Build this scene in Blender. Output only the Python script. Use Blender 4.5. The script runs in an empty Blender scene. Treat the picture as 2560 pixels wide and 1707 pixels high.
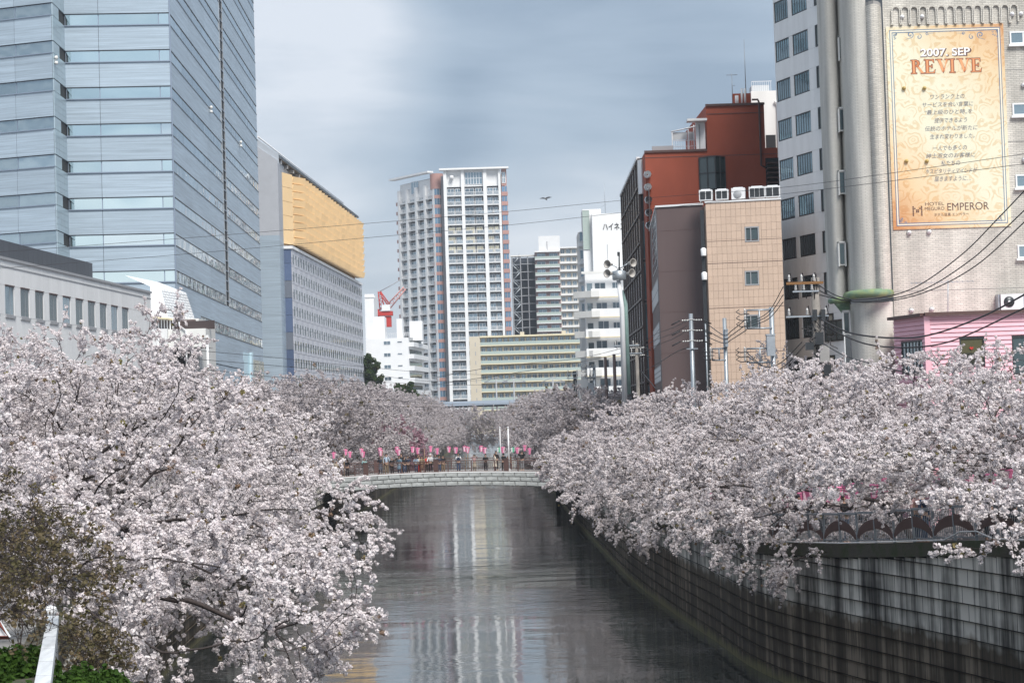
import bpy, bmesh, math, random
import numpy as np
from mathutils import Matrix, Vector, Euler
random.seed(7); rng = np.random.default_rng(7)
C = bpy.context.scene.collection
SC = bpy.context.scene
PI = math.pi

# ---------------------------------------------------------------- camera
F = 5000.0                                   # focal length in pixels of a 2560 px wide frame
CAMZ = 9.8                                   # the bridge one stands on, above the water (z = 0)
PITCH = math.atan(186.5 / F); ROLL = -0.031
RC = Euler((PI / 2 + PITCH, 0, 0)).to_matrix() @ Matrix.Rotation(ROLL, 3, 'Z')
cam_d = bpy.data.cameras.new('camera'); cam = bpy.data.objects.new('camera', cam_d); C.objects.link(cam)
cam_d.sensor_width = 36; cam_d.lens = F / 2560 * 36; cam_d.clip_start = 0.5; cam_d.clip_end = 9000
cam.matrix_world = Matrix.Translation((0, 0, CAMZ)) @ RC.to_4x4()
SC.camera = cam

# ---------------------------------------------------------------- sky, sun, exposure
SUN_EL, SUN_AZ = math.radians(50), math.radians(157)     # behind the camera, a little to its right
w = bpy.data.worlds.new('World'); SC.world = w; w.use_nodes = True
nt = w.node_tree; nt.nodes.clear()
def N(t, typ, **kw):
    n = t.nodes.new(typ)
    for k, v in kw.items(): setattr(n, k, v)
    return n
out = N(nt, 'ShaderNodeOutputWorld'); bg = N(nt, 'ShaderNodeBackground')
sky = N(nt, 'ShaderNodeTexSky', sky_type='NISHITA', sun_disc=False)
sky.sun_elevation = SUN_EL; sky.sun_rotation = SUN_AZ; sky.air_density = 1.0; sky.dust_density = 1.5
bg.inputs['Strength'].default_value = 0.1
tc = N(nt, 'ShaderNodeTexCoord'); mp = N(nt, 'ShaderNodeMapping')
mp.inputs['Scale'].default_value = (1.0, 1.0, 4.2); mp.inputs['Location'].default_value = (0.35, 0.2, 0.43)
nz = N(nt, 'ShaderNodeTexNoise'); nz.inputs['Scale'].default_value = 3.0; nz.inputs['Detail'].default_value = 7; nz.inputs['Roughness'].default_value = .52
nz.inputs['Distortion'].default_value = .35
rp = N(nt, 'ShaderNodeValToRGB')
cr = rp.color_ramp
cr.elements[0].position = .36; cr.elements[0].color = (2.5, 3.2, 4.1, 1)
cr.elements[1].position = .72; cr.elements[1].color = (6.2, 6.6, 7.2, 1)
e = cr.elements.new(.46); e.color = (3.35, 4.1, 5.0, 1)
e = cr.elements.new(.58); e.color = (4.3, 4.95, 5.75, 1)
# one bright bank of cloud and one heavy blue-grey one, each a soft patch of the sky in its own direction
def patch(px, py, sharp, amount, prev):
    d = RC @ Vector(((px - 1280) / F, (853.5 - py) / F, -1)); d.normalize()
    nrm = N(nt, 'ShaderNodeVectorMath', operation='NORMALIZE'); dot = N(nt, 'ShaderNodeVectorMath', operation='DOT_PRODUCT')
    nt.links.new(tc.outputs['Generated'], nrm.inputs[0]); nt.links.new(nrm.outputs[0], dot.inputs[0]); dot.inputs[1].default_value = d
    mr = N(nt, 'ShaderNodeMapRange', interpolation_type='SMOOTHSTEP'); mr.inputs['From Min'].default_value = math.cos(sharp); mr.inputs['From Max'].default_value = 1
    mr.inputs['To Max'].default_value = amount
    ad = N(nt, 'ShaderNodeMath', operation='ADD')
    nt.links.new(dot.outputs['Value'], mr.inputs['Value']); nt.links.new(mr.outputs[0], ad.inputs[0]); nt.links.new(prev, ad.inputs[1])
    return ad.outputs[0]
nt.links.new(tc.outputs['Generated'], mp.inputs[0]); nt.links.new(mp.outputs[0], nz.inputs['Vector'])
sz = N(nt, 'ShaderNodeSeparateXYZ'); nt.links.new(tc.outputs['Generated'], sz.inputs[0])      # the cloud pales towards the horizon all round
hm = N(nt, 'ShaderNodeMapRange', interpolation_type='SMOOTHSTEP'); hm.inputs['From Min'].default_value = .24; hm.inputs['From Max'].default_value = .02; hm.inputs['To Max'].default_value = .15; nt.links.new(sz.outputs[2], hm.inputs[0])
ha = N(nt, 'ShaderNodeMath', operation='ADD'); nt.links.new(hm.outputs[0], ha.inputs[0]); nt.links.new(nz.outputs[0], ha.inputs[1])
f = patch(700, 200, .095, .26, ha.outputs[0])
f = patch(1450, 430, .075, .13, f)
f = patch(1500, 60, .12, -.10, f)
f = patch(1050, 330, .05, -.06, f)
nt.links.new(f, rp.inputs[0])
mx = N(nt, 'ShaderNodeMix', data_type='RGBA'); mx.inputs['Factor'].default_value = .88
nt.links.new(sky.outputs[0], mx.inputs['A']); nt.links.new(rp.outputs[0], mx.inputs['B'])
nt.links.new(mx.outputs['Result'], bg.inputs[0]); nt.links.new(bg.outputs[0], out.inputs[0])
sun_d = bpy.data.lights.new('sun', 'SUN'); sun = bpy.data.objects.new('sun', sun_d); C.objects.link(sun)
sun_d.energy = 3.5; sun_d.angle = math.radians(24); sun_d.color = (1, .96, .9)
# the Nishita rotation runs clockwise seen from above, from +Y
sdir = Vector((math.sin(SUN_AZ) * math.cos(SUN_EL), math.cos(SUN_AZ) * math.cos(SUN_EL), math.sin(SUN_EL)))
sun.rotation_euler = sdir.to_track_quat('Z', 'Y').to_euler()
SC.view_settings.view_transform = 'Standard'; SC.view_settings.look = 'None'
SC.view_settings.exposure = 0.42; SC.view_settings.gamma = 1; SC.view_settings.use_curve_mapping = False
SC.cycles.max_bounces = 6; SC.cycles.transparent_max_bounces = 4; SC.cycles.diffuse_bounces = 3; SC.cycles.glossy_bounces = 3
SC.cycles.transmission_bounces = 3; SC.cycles.caustics_reflective = False; SC.cycles.caustics_refractive = False

# ---------------------------------------------------------------- measuring
def at(px, py, D):                            # a pixel of the photograph and its distance -> a point of the place
    d = RC @ Vector(((px - 1280) / F, (853.5 - py) / F, -1))
    return Vector((0, 0, CAMZ)) + d * (D / d.y)
def P(px, D, py=500):
    v = at(px, py, D); return (v.x, D)
def Zp(px, py, D): return at(px, py, D).z

# ---------------------------------------------------------------- objects
W = {}                                        # world matrices of what has been placed
def place(name, data, parent=None, M=None, **props):
    o = bpy.data.objects.new(name, data); C.objects.link(o)
    M = Matrix.Identity(4) if M is None else M
    if parent is not None:
        o.parent = parent; o.matrix_basis = W[parent].inverted() @ M
    else: o.matrix_basis = M
    W[o] = M.copy()
    for k, v in props.items(): o[k] = v
    return o
def thing(name, label, cat, loc=(0, 0, 0), group=None, rz=0):
    o = place(name, None, None, Matrix.Translation(loc) @ Matrix.Rotation(rz, 4, 'Z'), label=label, category=cat)
    o.empty_display_size = .5
    if group: o['group'] = group
    return o
class MB:                                     # collects shapes and links them as one mesh
    def __init__(s): s.v = []; s.f = []; s.m = []; s.sm = []
    def add(s, vs, fs, m=0, smooth=False):
        n = len(s.v); s.v += [tuple(v) for v in vs]
        for f in fs: s.f.append([i + n for i in f]); s.m.append(m); s.sm.append(smooth)
    def box(s, x0, x1, y0, y1, z0, z1, m=0):
        if x0 > x1: x0, x1 = x1, x0
        if y0 > y1: y0, y1 = y1, y0
        s.add([(x0, y0, z0), (x1, y0, z0), (x1, y1, z0), (x0, y1, z0), (x0, y0, z1), (x1, y0, z1), (x1, y1, z1), (x0, y1, z1)],
              [(0, 3, 2, 1), (4, 5, 6, 7), (0, 1, 5, 4), (1, 2, 6, 5), (2, 3, 7, 6), (3, 0, 4, 7)], m)
    def prism(s, poly, z0, z1, m=0):
        n = len(poly); zz0 = z0 if hasattr(z0, '__len__') else [z0] * n; zz1 = z1 if hasattr(z1, '__len__') else [z1] * n
        vs = [(p[0], p[1], zz0[i]) for i, p in enumerate(poly)] + [(p[0], p[1], zz1[i]) for i, p in enumerate(poly)]
        s.add(vs, [list(range(n))[::-1], list(range(n, 2 * n))] + [(i, (i + 1) % n, n + (i + 1) % n, n + i) for i in range(n)], m)
    def yprism(s, poly, y0, y1, m=0):           # polygon in x,z pushed along y
        n = len(poly)
        vs = [(p[0], y0, p[1]) for p in poly] + [(p[0], y1, p[1]) for p in poly]
        s.add(vs, [list(range(n)), list(range(n, 2 * n))[::-1]] + [(i, n + i, n + (i + 1) % n, (i + 1) % n) for i in range(n)], m)
    def tube(s, pts, r, n=6, m=0, cap=True, smooth=True):
        pts = [Vector(p) for p in pts]; rr = r if hasattr(r, '__len__') else [r] * len(pts)
        base = len(s.v); up = Vector((0, 0, 1))
        for i, p in enumerate(pts):
            d = (pts[min(i + 1, len(pts) - 1)] - pts[max(i - 1, 0)])
            d = d.normalized() if d.length > 1e-9 else up
            a = d.cross(up if abs(d.z) < .9 else Vector((1, 0, 0))).normalized(); b = d.cross(a)
            for k in range(n):
                t = 2 * PI * k / n; s.v.append(tuple(p + (a * math.cos(t) + b * math.sin(t)) * rr[i]))
        for i in range(len(pts) - 1):
            for k in range(n):
                s.f.append([base + i * n + k, base + i * n + (k + 1) % n, base + (i + 1) * n + (k + 1) % n, base + (i + 1) * n + k]); s.m.append(m); s.sm.append(smooth)
        if cap:
            s.f.append([base + k for k in range(n)][::-1]); s.m.append(m); s.sm.append(False)
            e = base + (len(pts) - 1) * n; s.f.append([e + k for k in range(n)]); s.m.append(m); s.sm.append(False)
    def lathe(s, prof, n=12, c=(0, 0, 0), axis='Z', m=0, smooth=True):
        base = len(s.v); c = Vector(c)
        for r, h in prof:
            for k in range(n):
                t = 2 * PI * k / n; x, y = r * math.cos(t), r * math.sin(t)
                s.v.append(tuple(c + (Vector((x, y, h)) if axis == 'Z' else Vector((x, h, y)) if axis == 'Y' else Vector((h, x, y)))))
        for i in range(len(prof) - 1):
            for k in range(n):
                s.f.append([base + i * n + k, base + i * n + (k + 1) % n, base + (i + 1) * n + (k + 1) % n, base + (i + 1) * n + k]); s.m.append(m); s.sm.append(smooth)
    def mesh(s, name, mats):
        me = bpy.data.meshes.new(name); me.from_pydata(s.v, [], s.f)
        mats = mats if isinstance(mats, (list, tuple)) else [mats]
        for mt in mats: me.materials.append(mt)
        me.polygons.foreach_set('material_index', s.m); me.polygons.foreach_set('use_smooth', s.sm)
        me.update(); return me
    def build(s, name, mats, parent=None, M=None, **props):
        return place(name, s.mesh(name, mats), parent, M, **props)
def curve_pts(pts, n):                          # smooth line through points
    pts = [Vector(p) for p in pts]; o = []
    for i in range(len(pts) - 1):
        p0 = pts[max(i - 1, 0)]; p1 = pts[i]; p2 = pts[i + 1]; p3 = pts[min(i + 2, len(pts) - 1)]
        for k in range(n):
            t = k / n
            o.append(.5 * ((2 * p1) + (p2 - p0) * t + (2 * p0 - 5 * p1 + 4 * p2 - p3) * t * t + (3 * p1 - p0 - 3 * p2 + p3) * t ** 3))
    o.append(pts[-1]); return o

# ---------------------------------------------------------------- materials
def pbr(name, col, rough=.6, metal=0, var=.0, vscale=(1, 1, 1), vs=1.0, objvar=0.0, bump=0, bscale=20, bvec=(1, 1, 1), spec=.5, col2=None, detail=4, coat=0):
    m = bpy.data.materials.new(name); m.use_nodes = True; t = m.node_tree; b = t.nodes['Principled BSDF']
    b.inputs['Roughness'].default_value = rough; b.inputs['Metallic'].default_value = metal
    b.inputs['Specular IOR Level'].default_value = spec; b.inputs['Coat Weight'].default_value = coat
    geo = N(t, 'ShaderNodeNewGeometry'); L = t.links
    cur = None
    rgb = N(t, 'ShaderNodeRGB'); rgb.outputs[0].default_value = (*col, 1); cur = rgb.outputs[0]
    if var > 0 or col2:
        mp = N(t, 'ShaderNodeMapping'); mp.inputs['Scale'].default_value = vscale
        nz = N(t, 'ShaderNodeTexNoise'); nz.inputs['Scale'].default_value = vs; nz.inputs['Detail'].default_value = detail; nz.inputs['Roughness'].default_value = .6
        L.new(geo.outputs['Position'], mp.inputs[0]); L.new(mp.outputs[0], nz.inputs['Vector'])
        if col2:
            mr = N(t, 'ShaderNodeMapRange'); mr.inputs['From Min'].default_value = .42; mr.inputs['From Max'].default_value = .62
            mx = N(t, 'ShaderNodeMix', data_type='RGBA'); mx.inputs['B'].default_value = (*col2, 1)
            L.new(nz.outputs[0], mr.inputs[0]); L.new(mr.outputs[0], mx.inputs['Factor']); L.new(cur, mx.inputs['A']); cur = mx.outputs['Result']
        if var > 0:
            mr = N(t, 'ShaderNodeMapRange'); mr.inputs['From Min'].default_value = .3; mr.inputs['From Max'].default_value = .7
            mr.inputs['To Min'].default_value = 1 - var; mr.inputs['To Max'].default_value = 1 + var * .6
            vm = N(t, 'ShaderNodeVectorMath', operation='SCALE')
            L.new(nz.outputs[0], mr.inputs[0]); L.new(mr.outputs[0], vm.inputs['Scale']); L.new(cur, vm.inputs[0]); cur = vm.outputs[0]
    if objvar > 0:
        oi = N(t, 'ShaderNodeObjectInfo'); mr = N(t, 'ShaderNodeMapRange'); mr.inputs['To Min'].default_value = 1 - objvar; mr.inputs['To Max'].default_value = 1 + objvar * .7
        vm = N(t, 'ShaderNodeVectorMath', operation='SCALE')
        L.new(oi.outputs['Random'], mr.inputs[0]); L.new(mr.outputs[0], vm.inputs['Scale']); L.new(cur, vm.inputs[0]); cur = vm.outputs[0]
    L.new(cur, b.inputs['Base Color'])
    if bump > 0:
        mp = N(t, 'ShaderNodeMapping'); mp.inputs['Scale'].default_value = bvec
        nz = N(t, 'ShaderNodeTexNoise'); nz.inputs['Scale'].default_value = bscale; nz.inputs['Detail'].default_value = 3
        bp = N(t, 'ShaderNodeBump'); bp.inputs['Strength'].default_value = bump; bp.inputs['Distance'].default_value = .05
        L.new(geo.outputs['Position'], mp.inputs[0]); L.new(mp.outputs[0], nz.inputs['Vector']); L.new(nz.outputs[0], bp.inputs['Height']); L.new(bp.outputs[0], b.inputs['Normal'])
    return m
def glass(name, col, metal=.75, rough=.04, wob=.02, objvar=.25, wscale=.5):   # coated facade glass, slightly wavy
    m = pbr(name, col, rough, metal, objvar=objvar); t = m.node_tree; b = t.nodes['Principled BSDF']; L = t.links
    geo = N(t, 'ShaderNodeNewGeometry'); nz = N(t, 'ShaderNodeTexNoise'); nz.inputs['Scale'].default_value = wscale; nz.inputs['Detail'].default_value = 1
    bp = N(t, 'ShaderNodeBump'); bp.inputs['Strength'].default_value = 1; bp.inputs['Distance'].default_value = wob
    L.new(geo.outputs['Position'], nz.inputs['Vector']); L.new(nz.outputs[0], bp.inputs['Height']); L.new(bp.outputs[0], b.inputs['Normal'])
    return m
def brick_mat(name, col, mortar, bw, bh, var=.12, stain=.25, msize=.012, curved=False, rough=.75):
    m = pbr(name, col, rough); t = m.node_tree; b = t.nodes['Principled BSDF']; L = t.links
    tx = N(t, 'ShaderNodeTexCoord'); sp = N(t, 'ShaderNodeSeparateXYZ'); cb = N(t, 'ShaderNodeCombineXYZ')
    L.new(tx.outputs['Object'], sp.inputs[0])
    if curved:
        ad = N(t, 'ShaderNodeMath', operation='ADD'); L.new(sp.outputs[0], ad.inputs[0]); L.new(sp.outputs[1], ad.inputs[1]); L.new(ad.outputs[0], cb.inputs[0])
    else: L.new(sp.outputs[0], cb.inputs[0])
    L.new(sp.outputs[2], cb.inputs[1])
    br = N(t, 'ShaderNodeTexBrick'); br.inputs['Scale'].default_value = 1; br.inputs['Brick Width'].default_value = bw; br.inputs['Row Height'].default_value = bh
    br.inputs['Mortar Size'].default_value = msize; br.inputs['Mortar Smooth'].default_value = .3
    c = Vector(col); br.inputs['Color1'].default_value = (*(c * (1 - var)), 1); br.inputs['Color2'].default_value = (*(c * (1 + var)), 1); br.inputs['Mortar'].default_value = (*mortar, 1)
    L.new(cb.outputs[0], br.inputs['Vector'])
    mp = N(t, 'ShaderNodeMapping'); mp.inputs['Scale'].default_value = (1.1, 1.1, .13); nz = N(t, 'ShaderNodeTexNoise'); nz.inputs['Scale'].default_value = 1.0; nz.inputs['Detail'].default_value = 6
    L.new(tx.outputs['Object'], mp.inputs[0]); L.new(mp.outputs[0], nz.inputs['Vector'])
    mr = N(t, 'ShaderNodeMapRange'); mr.inputs['From Min'].default_value = .35; mr.inputs['From Max'].default_value = .65; mr.inputs['To Min'].default_value = 1 - stain; mr.inputs['To Max'].default_value = 1.08
    vm = N(t, 'ShaderNodeVectorMath', operation='SCALE'); L.new(nz.outputs[0], mr.inputs[0]); L.new(mr.outputs[0], vm.inputs['Scale']); L.new(br.outputs['Color'], vm.inputs[0]); L.new(vm.outputs[0], b.inputs['Base Color'])
    bp = N(t, 'ShaderNodeBump', invert=True); bp.inputs['Strength'].default_value = .6; bp.inputs['Distance'].default_value = .015; L.new(br.outputs['Fac'], bp.inputs['Height']); L.new(bp.outputs[0], b.inputs['Normal'])
    return m
def rib_mat(name, col, pitch, dark=.75, var=.12, objvar=.06, rough=.45, metal=.2):      # metal panels with fine horizontal ribs
    m = pbr(name, col, rough, metal); t = m.node_tree; b = t.nodes['Principled BSDF']; L = t.links
    geo = N(t, 'ShaderNodeNewGeometry'); sp = N(t, 'ShaderNodeSeparateXYZ'); L.new(geo.outputs['Position'], sp.inputs[0])
    mp = N(t, 'ShaderNodeMapping'); mp.inputs['Scale'].default_value = (.12, .12, 1 / pitch); L.new(geo.outputs['Position'], mp.inputs[0])
    nz = N(t, 'ShaderNodeTexNoise'); nz.inputs['Scale'].default_value = 1; nz.inputs['Detail'].default_value = 4; nz.inputs['Roughness'].default_value = .7; L.new(mp.outputs[0], nz.inputs['Vector'])
    mr = N(t, 'ShaderNodeMapRange'); mr.inputs['From Min'].default_value = .32; mr.inputs['From Max'].default_value = .68; mr.inputs['To Min'].default_value = dark; mr.inputs['To Max'].default_value = 1.12
    L.new(nz.outputs[0], mr.inputs[0])
    oi = N(t, 'ShaderNodeObjectInfo'); m2 = N(t, 'ShaderNodeMapRange'); m2.inputs['To Min'].default_value = 1 - objvar; m2.inputs['To Max'].default_value = 1 + objvar; L.new(oi.outputs['Random'], m2.inputs[0])
    mu = N(t, 'ShaderNodeMath', operation='MULTIPLY'); L.new(mr.outputs[0], mu.inputs[0]); L.new(m2.outputs[0], mu.inputs[1])
    vm = N(t, 'ShaderNodeVectorMath', operation='SCALE'); vm.inputs[0].default_value = col; L.new(mu.outputs[0], vm.inputs['Scale']); L.new(vm.outputs[0], b.inputs['Base Color'])
    bp = N(t, 'ShaderNodeBump'); bp.inputs['Strength'].default_value = .5; bp.inputs['Distance'].default_value = .03; L.new(nz.outputs[0], bp.inputs['Height']); L.new(bp.outputs[0], b.inputs['Normal'])
    return m
MT = dict(
    tower_panel=rib_mat('tower_panel', (.41, .50, .585), .16), tower_dark=pbr('tower_dark', (.045, .055, .075), .5),
    tower_trim=pbr('tower_trim', (.30, .36, .45), .4, .5), tower_tile=pbr('tower_tile', (.42, .52, .58), .35, .3, objvar=.06),
    tower_glass=glass('tower_glass', (.86, 1.0, 1.0), 1.0, .03, .06, .12, .15), side_glass=glass('side_glass', (.38, .47, .52), .8, .04, .05),
    glass_dark=glass('glass_dark', (.07, .10, .11), .15, .05, .02), glass_mid=glass('glass_mid', (.30, .38, .42), .7, .06, .02),
    glass_far=glass('glass_far', (.24, .32, .38), .6, .1, .01, .45),
    white=pbr('white_paint', (.80, .81, .82), .55, var=.05, vs=.5), white_panel=pbr('white_panel', (.80, .81, .82), .5, var=.07, vscale=(1, 1, .15), vs=1.2, objvar=.04),
    offwhite=pbr('offwhite', (.76, .76, .74), .6, var=.08, vscale=(1, 1, .2), vs=.6, objvar=.03),
    charcoal=pbr('charcoal_sheet', (.085, .093, .11), .45, .4, var=.08, objvar=.07), gold=pbr('gold_panel', (.93, .65, .34), .45, .0, var=.06, vs=.3, objvar=.07),
    lilac=pbr('lilac_panel', (.52, .53, .59), .5, .1, objvar=.05), grey_stone=pbr('grey_stone', (.40, .42, .46), .6, var=.05, objvar=.03),
    concrete=pbr('concrete', (.34, .33, .32), .8, var=.2, vs=.6, bump=.3), dark=pbr('dark_void', (.02, .022, .025), .8), dark_metal=pbr('dark_metal', (.06, .065, .07), .4, .6),
    steel=pbr('galvanised_steel', (.42, .46, .50), .45, .6, var=.15, vs=3), wire=pbr('cable_rubber', (.03, .03, .035), .6),
    brown=pbr('brown_cladding', (.125, .088, .086), .55, var=.06, vscale=(1, 1, .1), vs=.8), brown_rail=pbr('brown_rail', (.115, .066, .06), .5, .2, var=.1, vs=3),
    red=pbr('red_render', (.34, .075, .038), .75, var=.13, vscale=(1, 1, .5), vs=.5, bump=.2), tan=pbr('tan_tile', (.60, .45, .35), .6, var=.03, objvar=.05),
    pink=pbr('pink_board', (.80, .46, .53), .6, var=.05, vs=1.0, objvar=.03), pinkband=pbr('salmon_band', (.44, .25, .22), .6, objvar=.05),
    beige=pbr('beige_wall', (.60, .54, .43), .7, var=.05, vs=.2), cream=pbr('cream_edge', (.74, .66, .46), .6), teal=glass('teal_balcony', (.42, .50, .47), .0, .35, .0, .06),
    green=pbr('green_copper', (.18, .29, .19), .7, var=.3, vs=1.5, col2=(.24, .30, .14)), orange_red=pbr('red_paint', (.48, .035, .025), .5), grey=pbr('grey_paint', (.35, .36, .38), .5),
    asphalt=pbr('asphalt', (.06, .06, .065), .9, var=.2, vs=2), pave=pbr('pavement', (.26, .25, .24), .85, var=.15, vs=1.5), soil=pbr('soil', (.09, .07, .05), .95, var=.3, vs=1.2),
    granite=pbr('granite_block', (.40, .42, .42), .75, var=.22, vs=2.2, objvar=.12, bump=.8, bscale=6, detail=6),
    bamboo=pbr('bamboo', (.30, .21, .12), .6), tin=pbr('tin_white', (.75, .76, .78), .45), aluminium=pbr('aluminium', (.6, .62, .64), .35, .8),
)

# ---------------------------------------------------------------- facades
class Fac:                                       # a wall standing on the plan from A to B (left to right seen from outside)
    def __init__(s, A, B):
        s.A = Vector((A[0], A[1])); s.B = Vector((B[0], B[1])); d = s.B - s.A; s.L = d.length; s.u = d / s.L
        s.ang = math.atan2(s.u.y, s.u.x)
        s.M = Matrix.Translation((s.A.x, s.A.y, 0)) @ Matrix.Rotation(s.ang, 4, 'Z')     # local x along, -y outward, z up
    def U(s, px, py):                            # where the sight line through a pixel meets the wall: (u, z)
        d = RC @ Vector(((px - 1280) / F, (853.5 - py) / F, -1)); n = Vector((s.u.y, -s.u.x))
        t = (s.A.dot(n)) / (d.x * n.x + d.y * n.y); q = Vector((d.x * t, d.y * t))
        return (q - s.A).dot(s.u), CAMZ + d.z * t
    def at(s, u, z=0, out=0): return s.M @ Matrix.Translation((u, -out, z))
    def pt(s, u, out=0): p = s.A + s.u * u + Vector((s.u.y, -s.u.x)) * out; return (p.x, p.y)
_bx = {}
def slab(w, h, t, mat, name='panel'):            # shared mesh: w wide, h high, t thick, front face t outward of its origin
    k = (round(w, 3), round(h, 3), round(t, 3), mat.name, name)
    if k not in _bx:
        b = MB(); b.box(0, w, -t, 0, 0, h); _bx[k] = b.mesh(name, mat)
    return _bx[k]
def put(name, parent, fac, u, z, w, h, t, mat, out=0, **props):
    return place(name, slab(w, h, t, mat, name), parent, fac.at(u, z, out), **props)
_wn = {}
def window(parent, fac, u, z, w, h, nx=1, ny=1, fm='dark_metal', gm='glass_dark', ft=.06, mull=.04, out=0.0, proud=.05, far=False, sill=None, xs=None):
    k = (round(w, 3), round(h, 3), nx, ny, fm, gm, ft, mull, proud, far, str(xs))
    if k not in _wn:
        f = MB(); f.box(0, w, -proud, 0, 0, ft); f.box(0, w, -proud, 0, h - ft, h); f.box(0, ft, -proud, 0, ft, h - ft); f.box(w - ft, w, -proud, 0, ft, h - ft)
        cols = xs if xs else [i / nx for i in range(1, nx)]
        for c in cols: x = ft + (w - 2 * ft) * c; f.box(x - mull / 2, x + mull / 2, -proud * .8, 0, ft, h - ft)
        for i in range(1, ny): y = ft + (h - 2 * ft) * i / ny; f.box(ft, w - ft, -proud * .6, 0, y - mull / 2, y + mull / 2)
        g = f if far else MB(); g.box(ft, w - ft, -.02, -.005, ft, h - ft, 1 if far else 0)
        _wn[k] = (f.mesh('window', [MT[fm], MT[gm]]), None if far else g.mesh('pane', MT[gm]))
    a, g = _wn[k]
    o = place('window', a, parent, fac.at(u, z, out))
    if g: place('pane', g, o, fac.at(u, z, out))
    if sill: place('sill', slab(w + .16, .1, .16, MT[sill], 'sill'), o, fac.at(u - .08, z - .11, out))
    return o
def core(parent, poly, z0, z1, mat, name='wall', **props):
    cx = sum(p[0] for p in poly) / len(poly); cy = sum(p[1] for p in poly) / len(poly)
    b = MB(); b.prism([(p[0] - cx, p[1] - cy) for p in poly], z0, z1)
    return b.build(name, mat, parent, Matrix.Translation((cx, cy, 0)), **props)
def grid(parent, fac, us, zs, mat, name='panel', t=.04, gap=.02, holes=(), cap=300, out=0):
    cells = []
    for j in range(len(zs) - 1):
        for i in range(len(us) - 1):
            u0, u1, z0, z1 = us[i] + gap / 2, us[i + 1] - gap / 2, zs[j] + gap / 2, zs[j + 1] - gap / 2
            if any(u0 < h[1] - .01 and u1 > h[0] + .01 and z0 < h[3] - .01 and z1 > h[2] + .01 for h in holes): continue
            cells.append((u0, z0, u1 - u0, z1 - z0))
    n = 0
    for c in sorted(cells, key=lambda c: -c[1])[:cap]:
        put(name, parent, fac, c[0], c[1], c[2], c[3], t, mat, out)
    rest = sorted(cells, key=lambda c: -c[1])[cap:]
    if rest:
        b = MB()
        for c in rest: b.box(c[0], c[0] + c[2], -t - out, -out, c[1], c[1] + c[3])
        b.build(name, mat, parent, fac.M, kind='stuff')
# ================================================================= the river and its banks
RE = [(24, -20), (18.5, 28), (13.8, 54), (9.3, 72), (8.2, 86), (7.3, 100.6), (6.56, 118), (6.15, 138), (5.6, 170), (5.2, 200), (4.2, 300), (2.6, 420), (1, 600), (0, 900)]   # foot of the right wall
LE = [(-2.0, -20), (-3.6, 12), (-6.9, 30), (-10.5, 50), (-13.5, 71), (-15, 100), (-16, 140), (-16.5, 170), (-17, 240), (-18, 400), (-19, 600), (-20, 900)]
def lerp_edge(E, y):
    for (x0, y0), (x1, y1) in zip(E, E[1:]):
        if y0 <= y <= y1: return x0 + (x1 - x0) * (y - y0) / (y1 - y0)
    return E[-1][0] if y > E[-1][1] else E[0][0]
REs = [(v.x, v.y) for v in curve_pts([(x, y, 0) for x, y in RE], 6)]
LEs = [(v.x, v.y) for v in curve_pts([(x, y, 0) for x, y in LE], 6)]
def zbank(y):                                   # the riverside streets climb towards the bridge one stands on
    return float(np.interp(y, [-20, 30, 56, 66, 78, 110, 160, 170, 190, 300], [7.4, 6.7, 5.88, 5.2, 4.65, 4.4, 4.6, 5.0, 4.7, 4.5]))
def land(name, E, side):
    b = MB(); xs = [0, 1.5, 4, 8, 16, 40, 120, 400, 880]
    for i, (x, y) in enumerate(E):
        for dx in xs: b.v.append((x + side * (dx + (.25 if dx == 0 else 0)), y, zbank(y)))
    n = len(xs)
    for i in range(len(E) - 1):
        for k in range(n - 1):
            q = [i * n + k, i * n + k + 1, (i + 1) * n + k + 1, (i + 1) * n + k]
            b.f.append(q if side > 0 else q[::-1]); b.m.append(0); b.sm.append(False)
    return b.build(name, MT['pave'], kind='structure')
land('ground', REs, 1); land('ground', LEs, -1)
b = MB(); b.add([(-900, 900, 4.5), (900, 900, 4.5), (900, 1800, 4.5), (-900, 1800, 4.5)], [(0, 1, 2, 3)])
b.build('ground', MT['pave'], kind='structure')
b = MB(); b.add([(-40, -40, -1.5), (60, -40, -1.5), (60, 900, -1.5), (-40, 900, -1.5)], [(0, 1, 2, 3)]); b.build('riverbed', MT['soil'], kind='structure')

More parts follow.
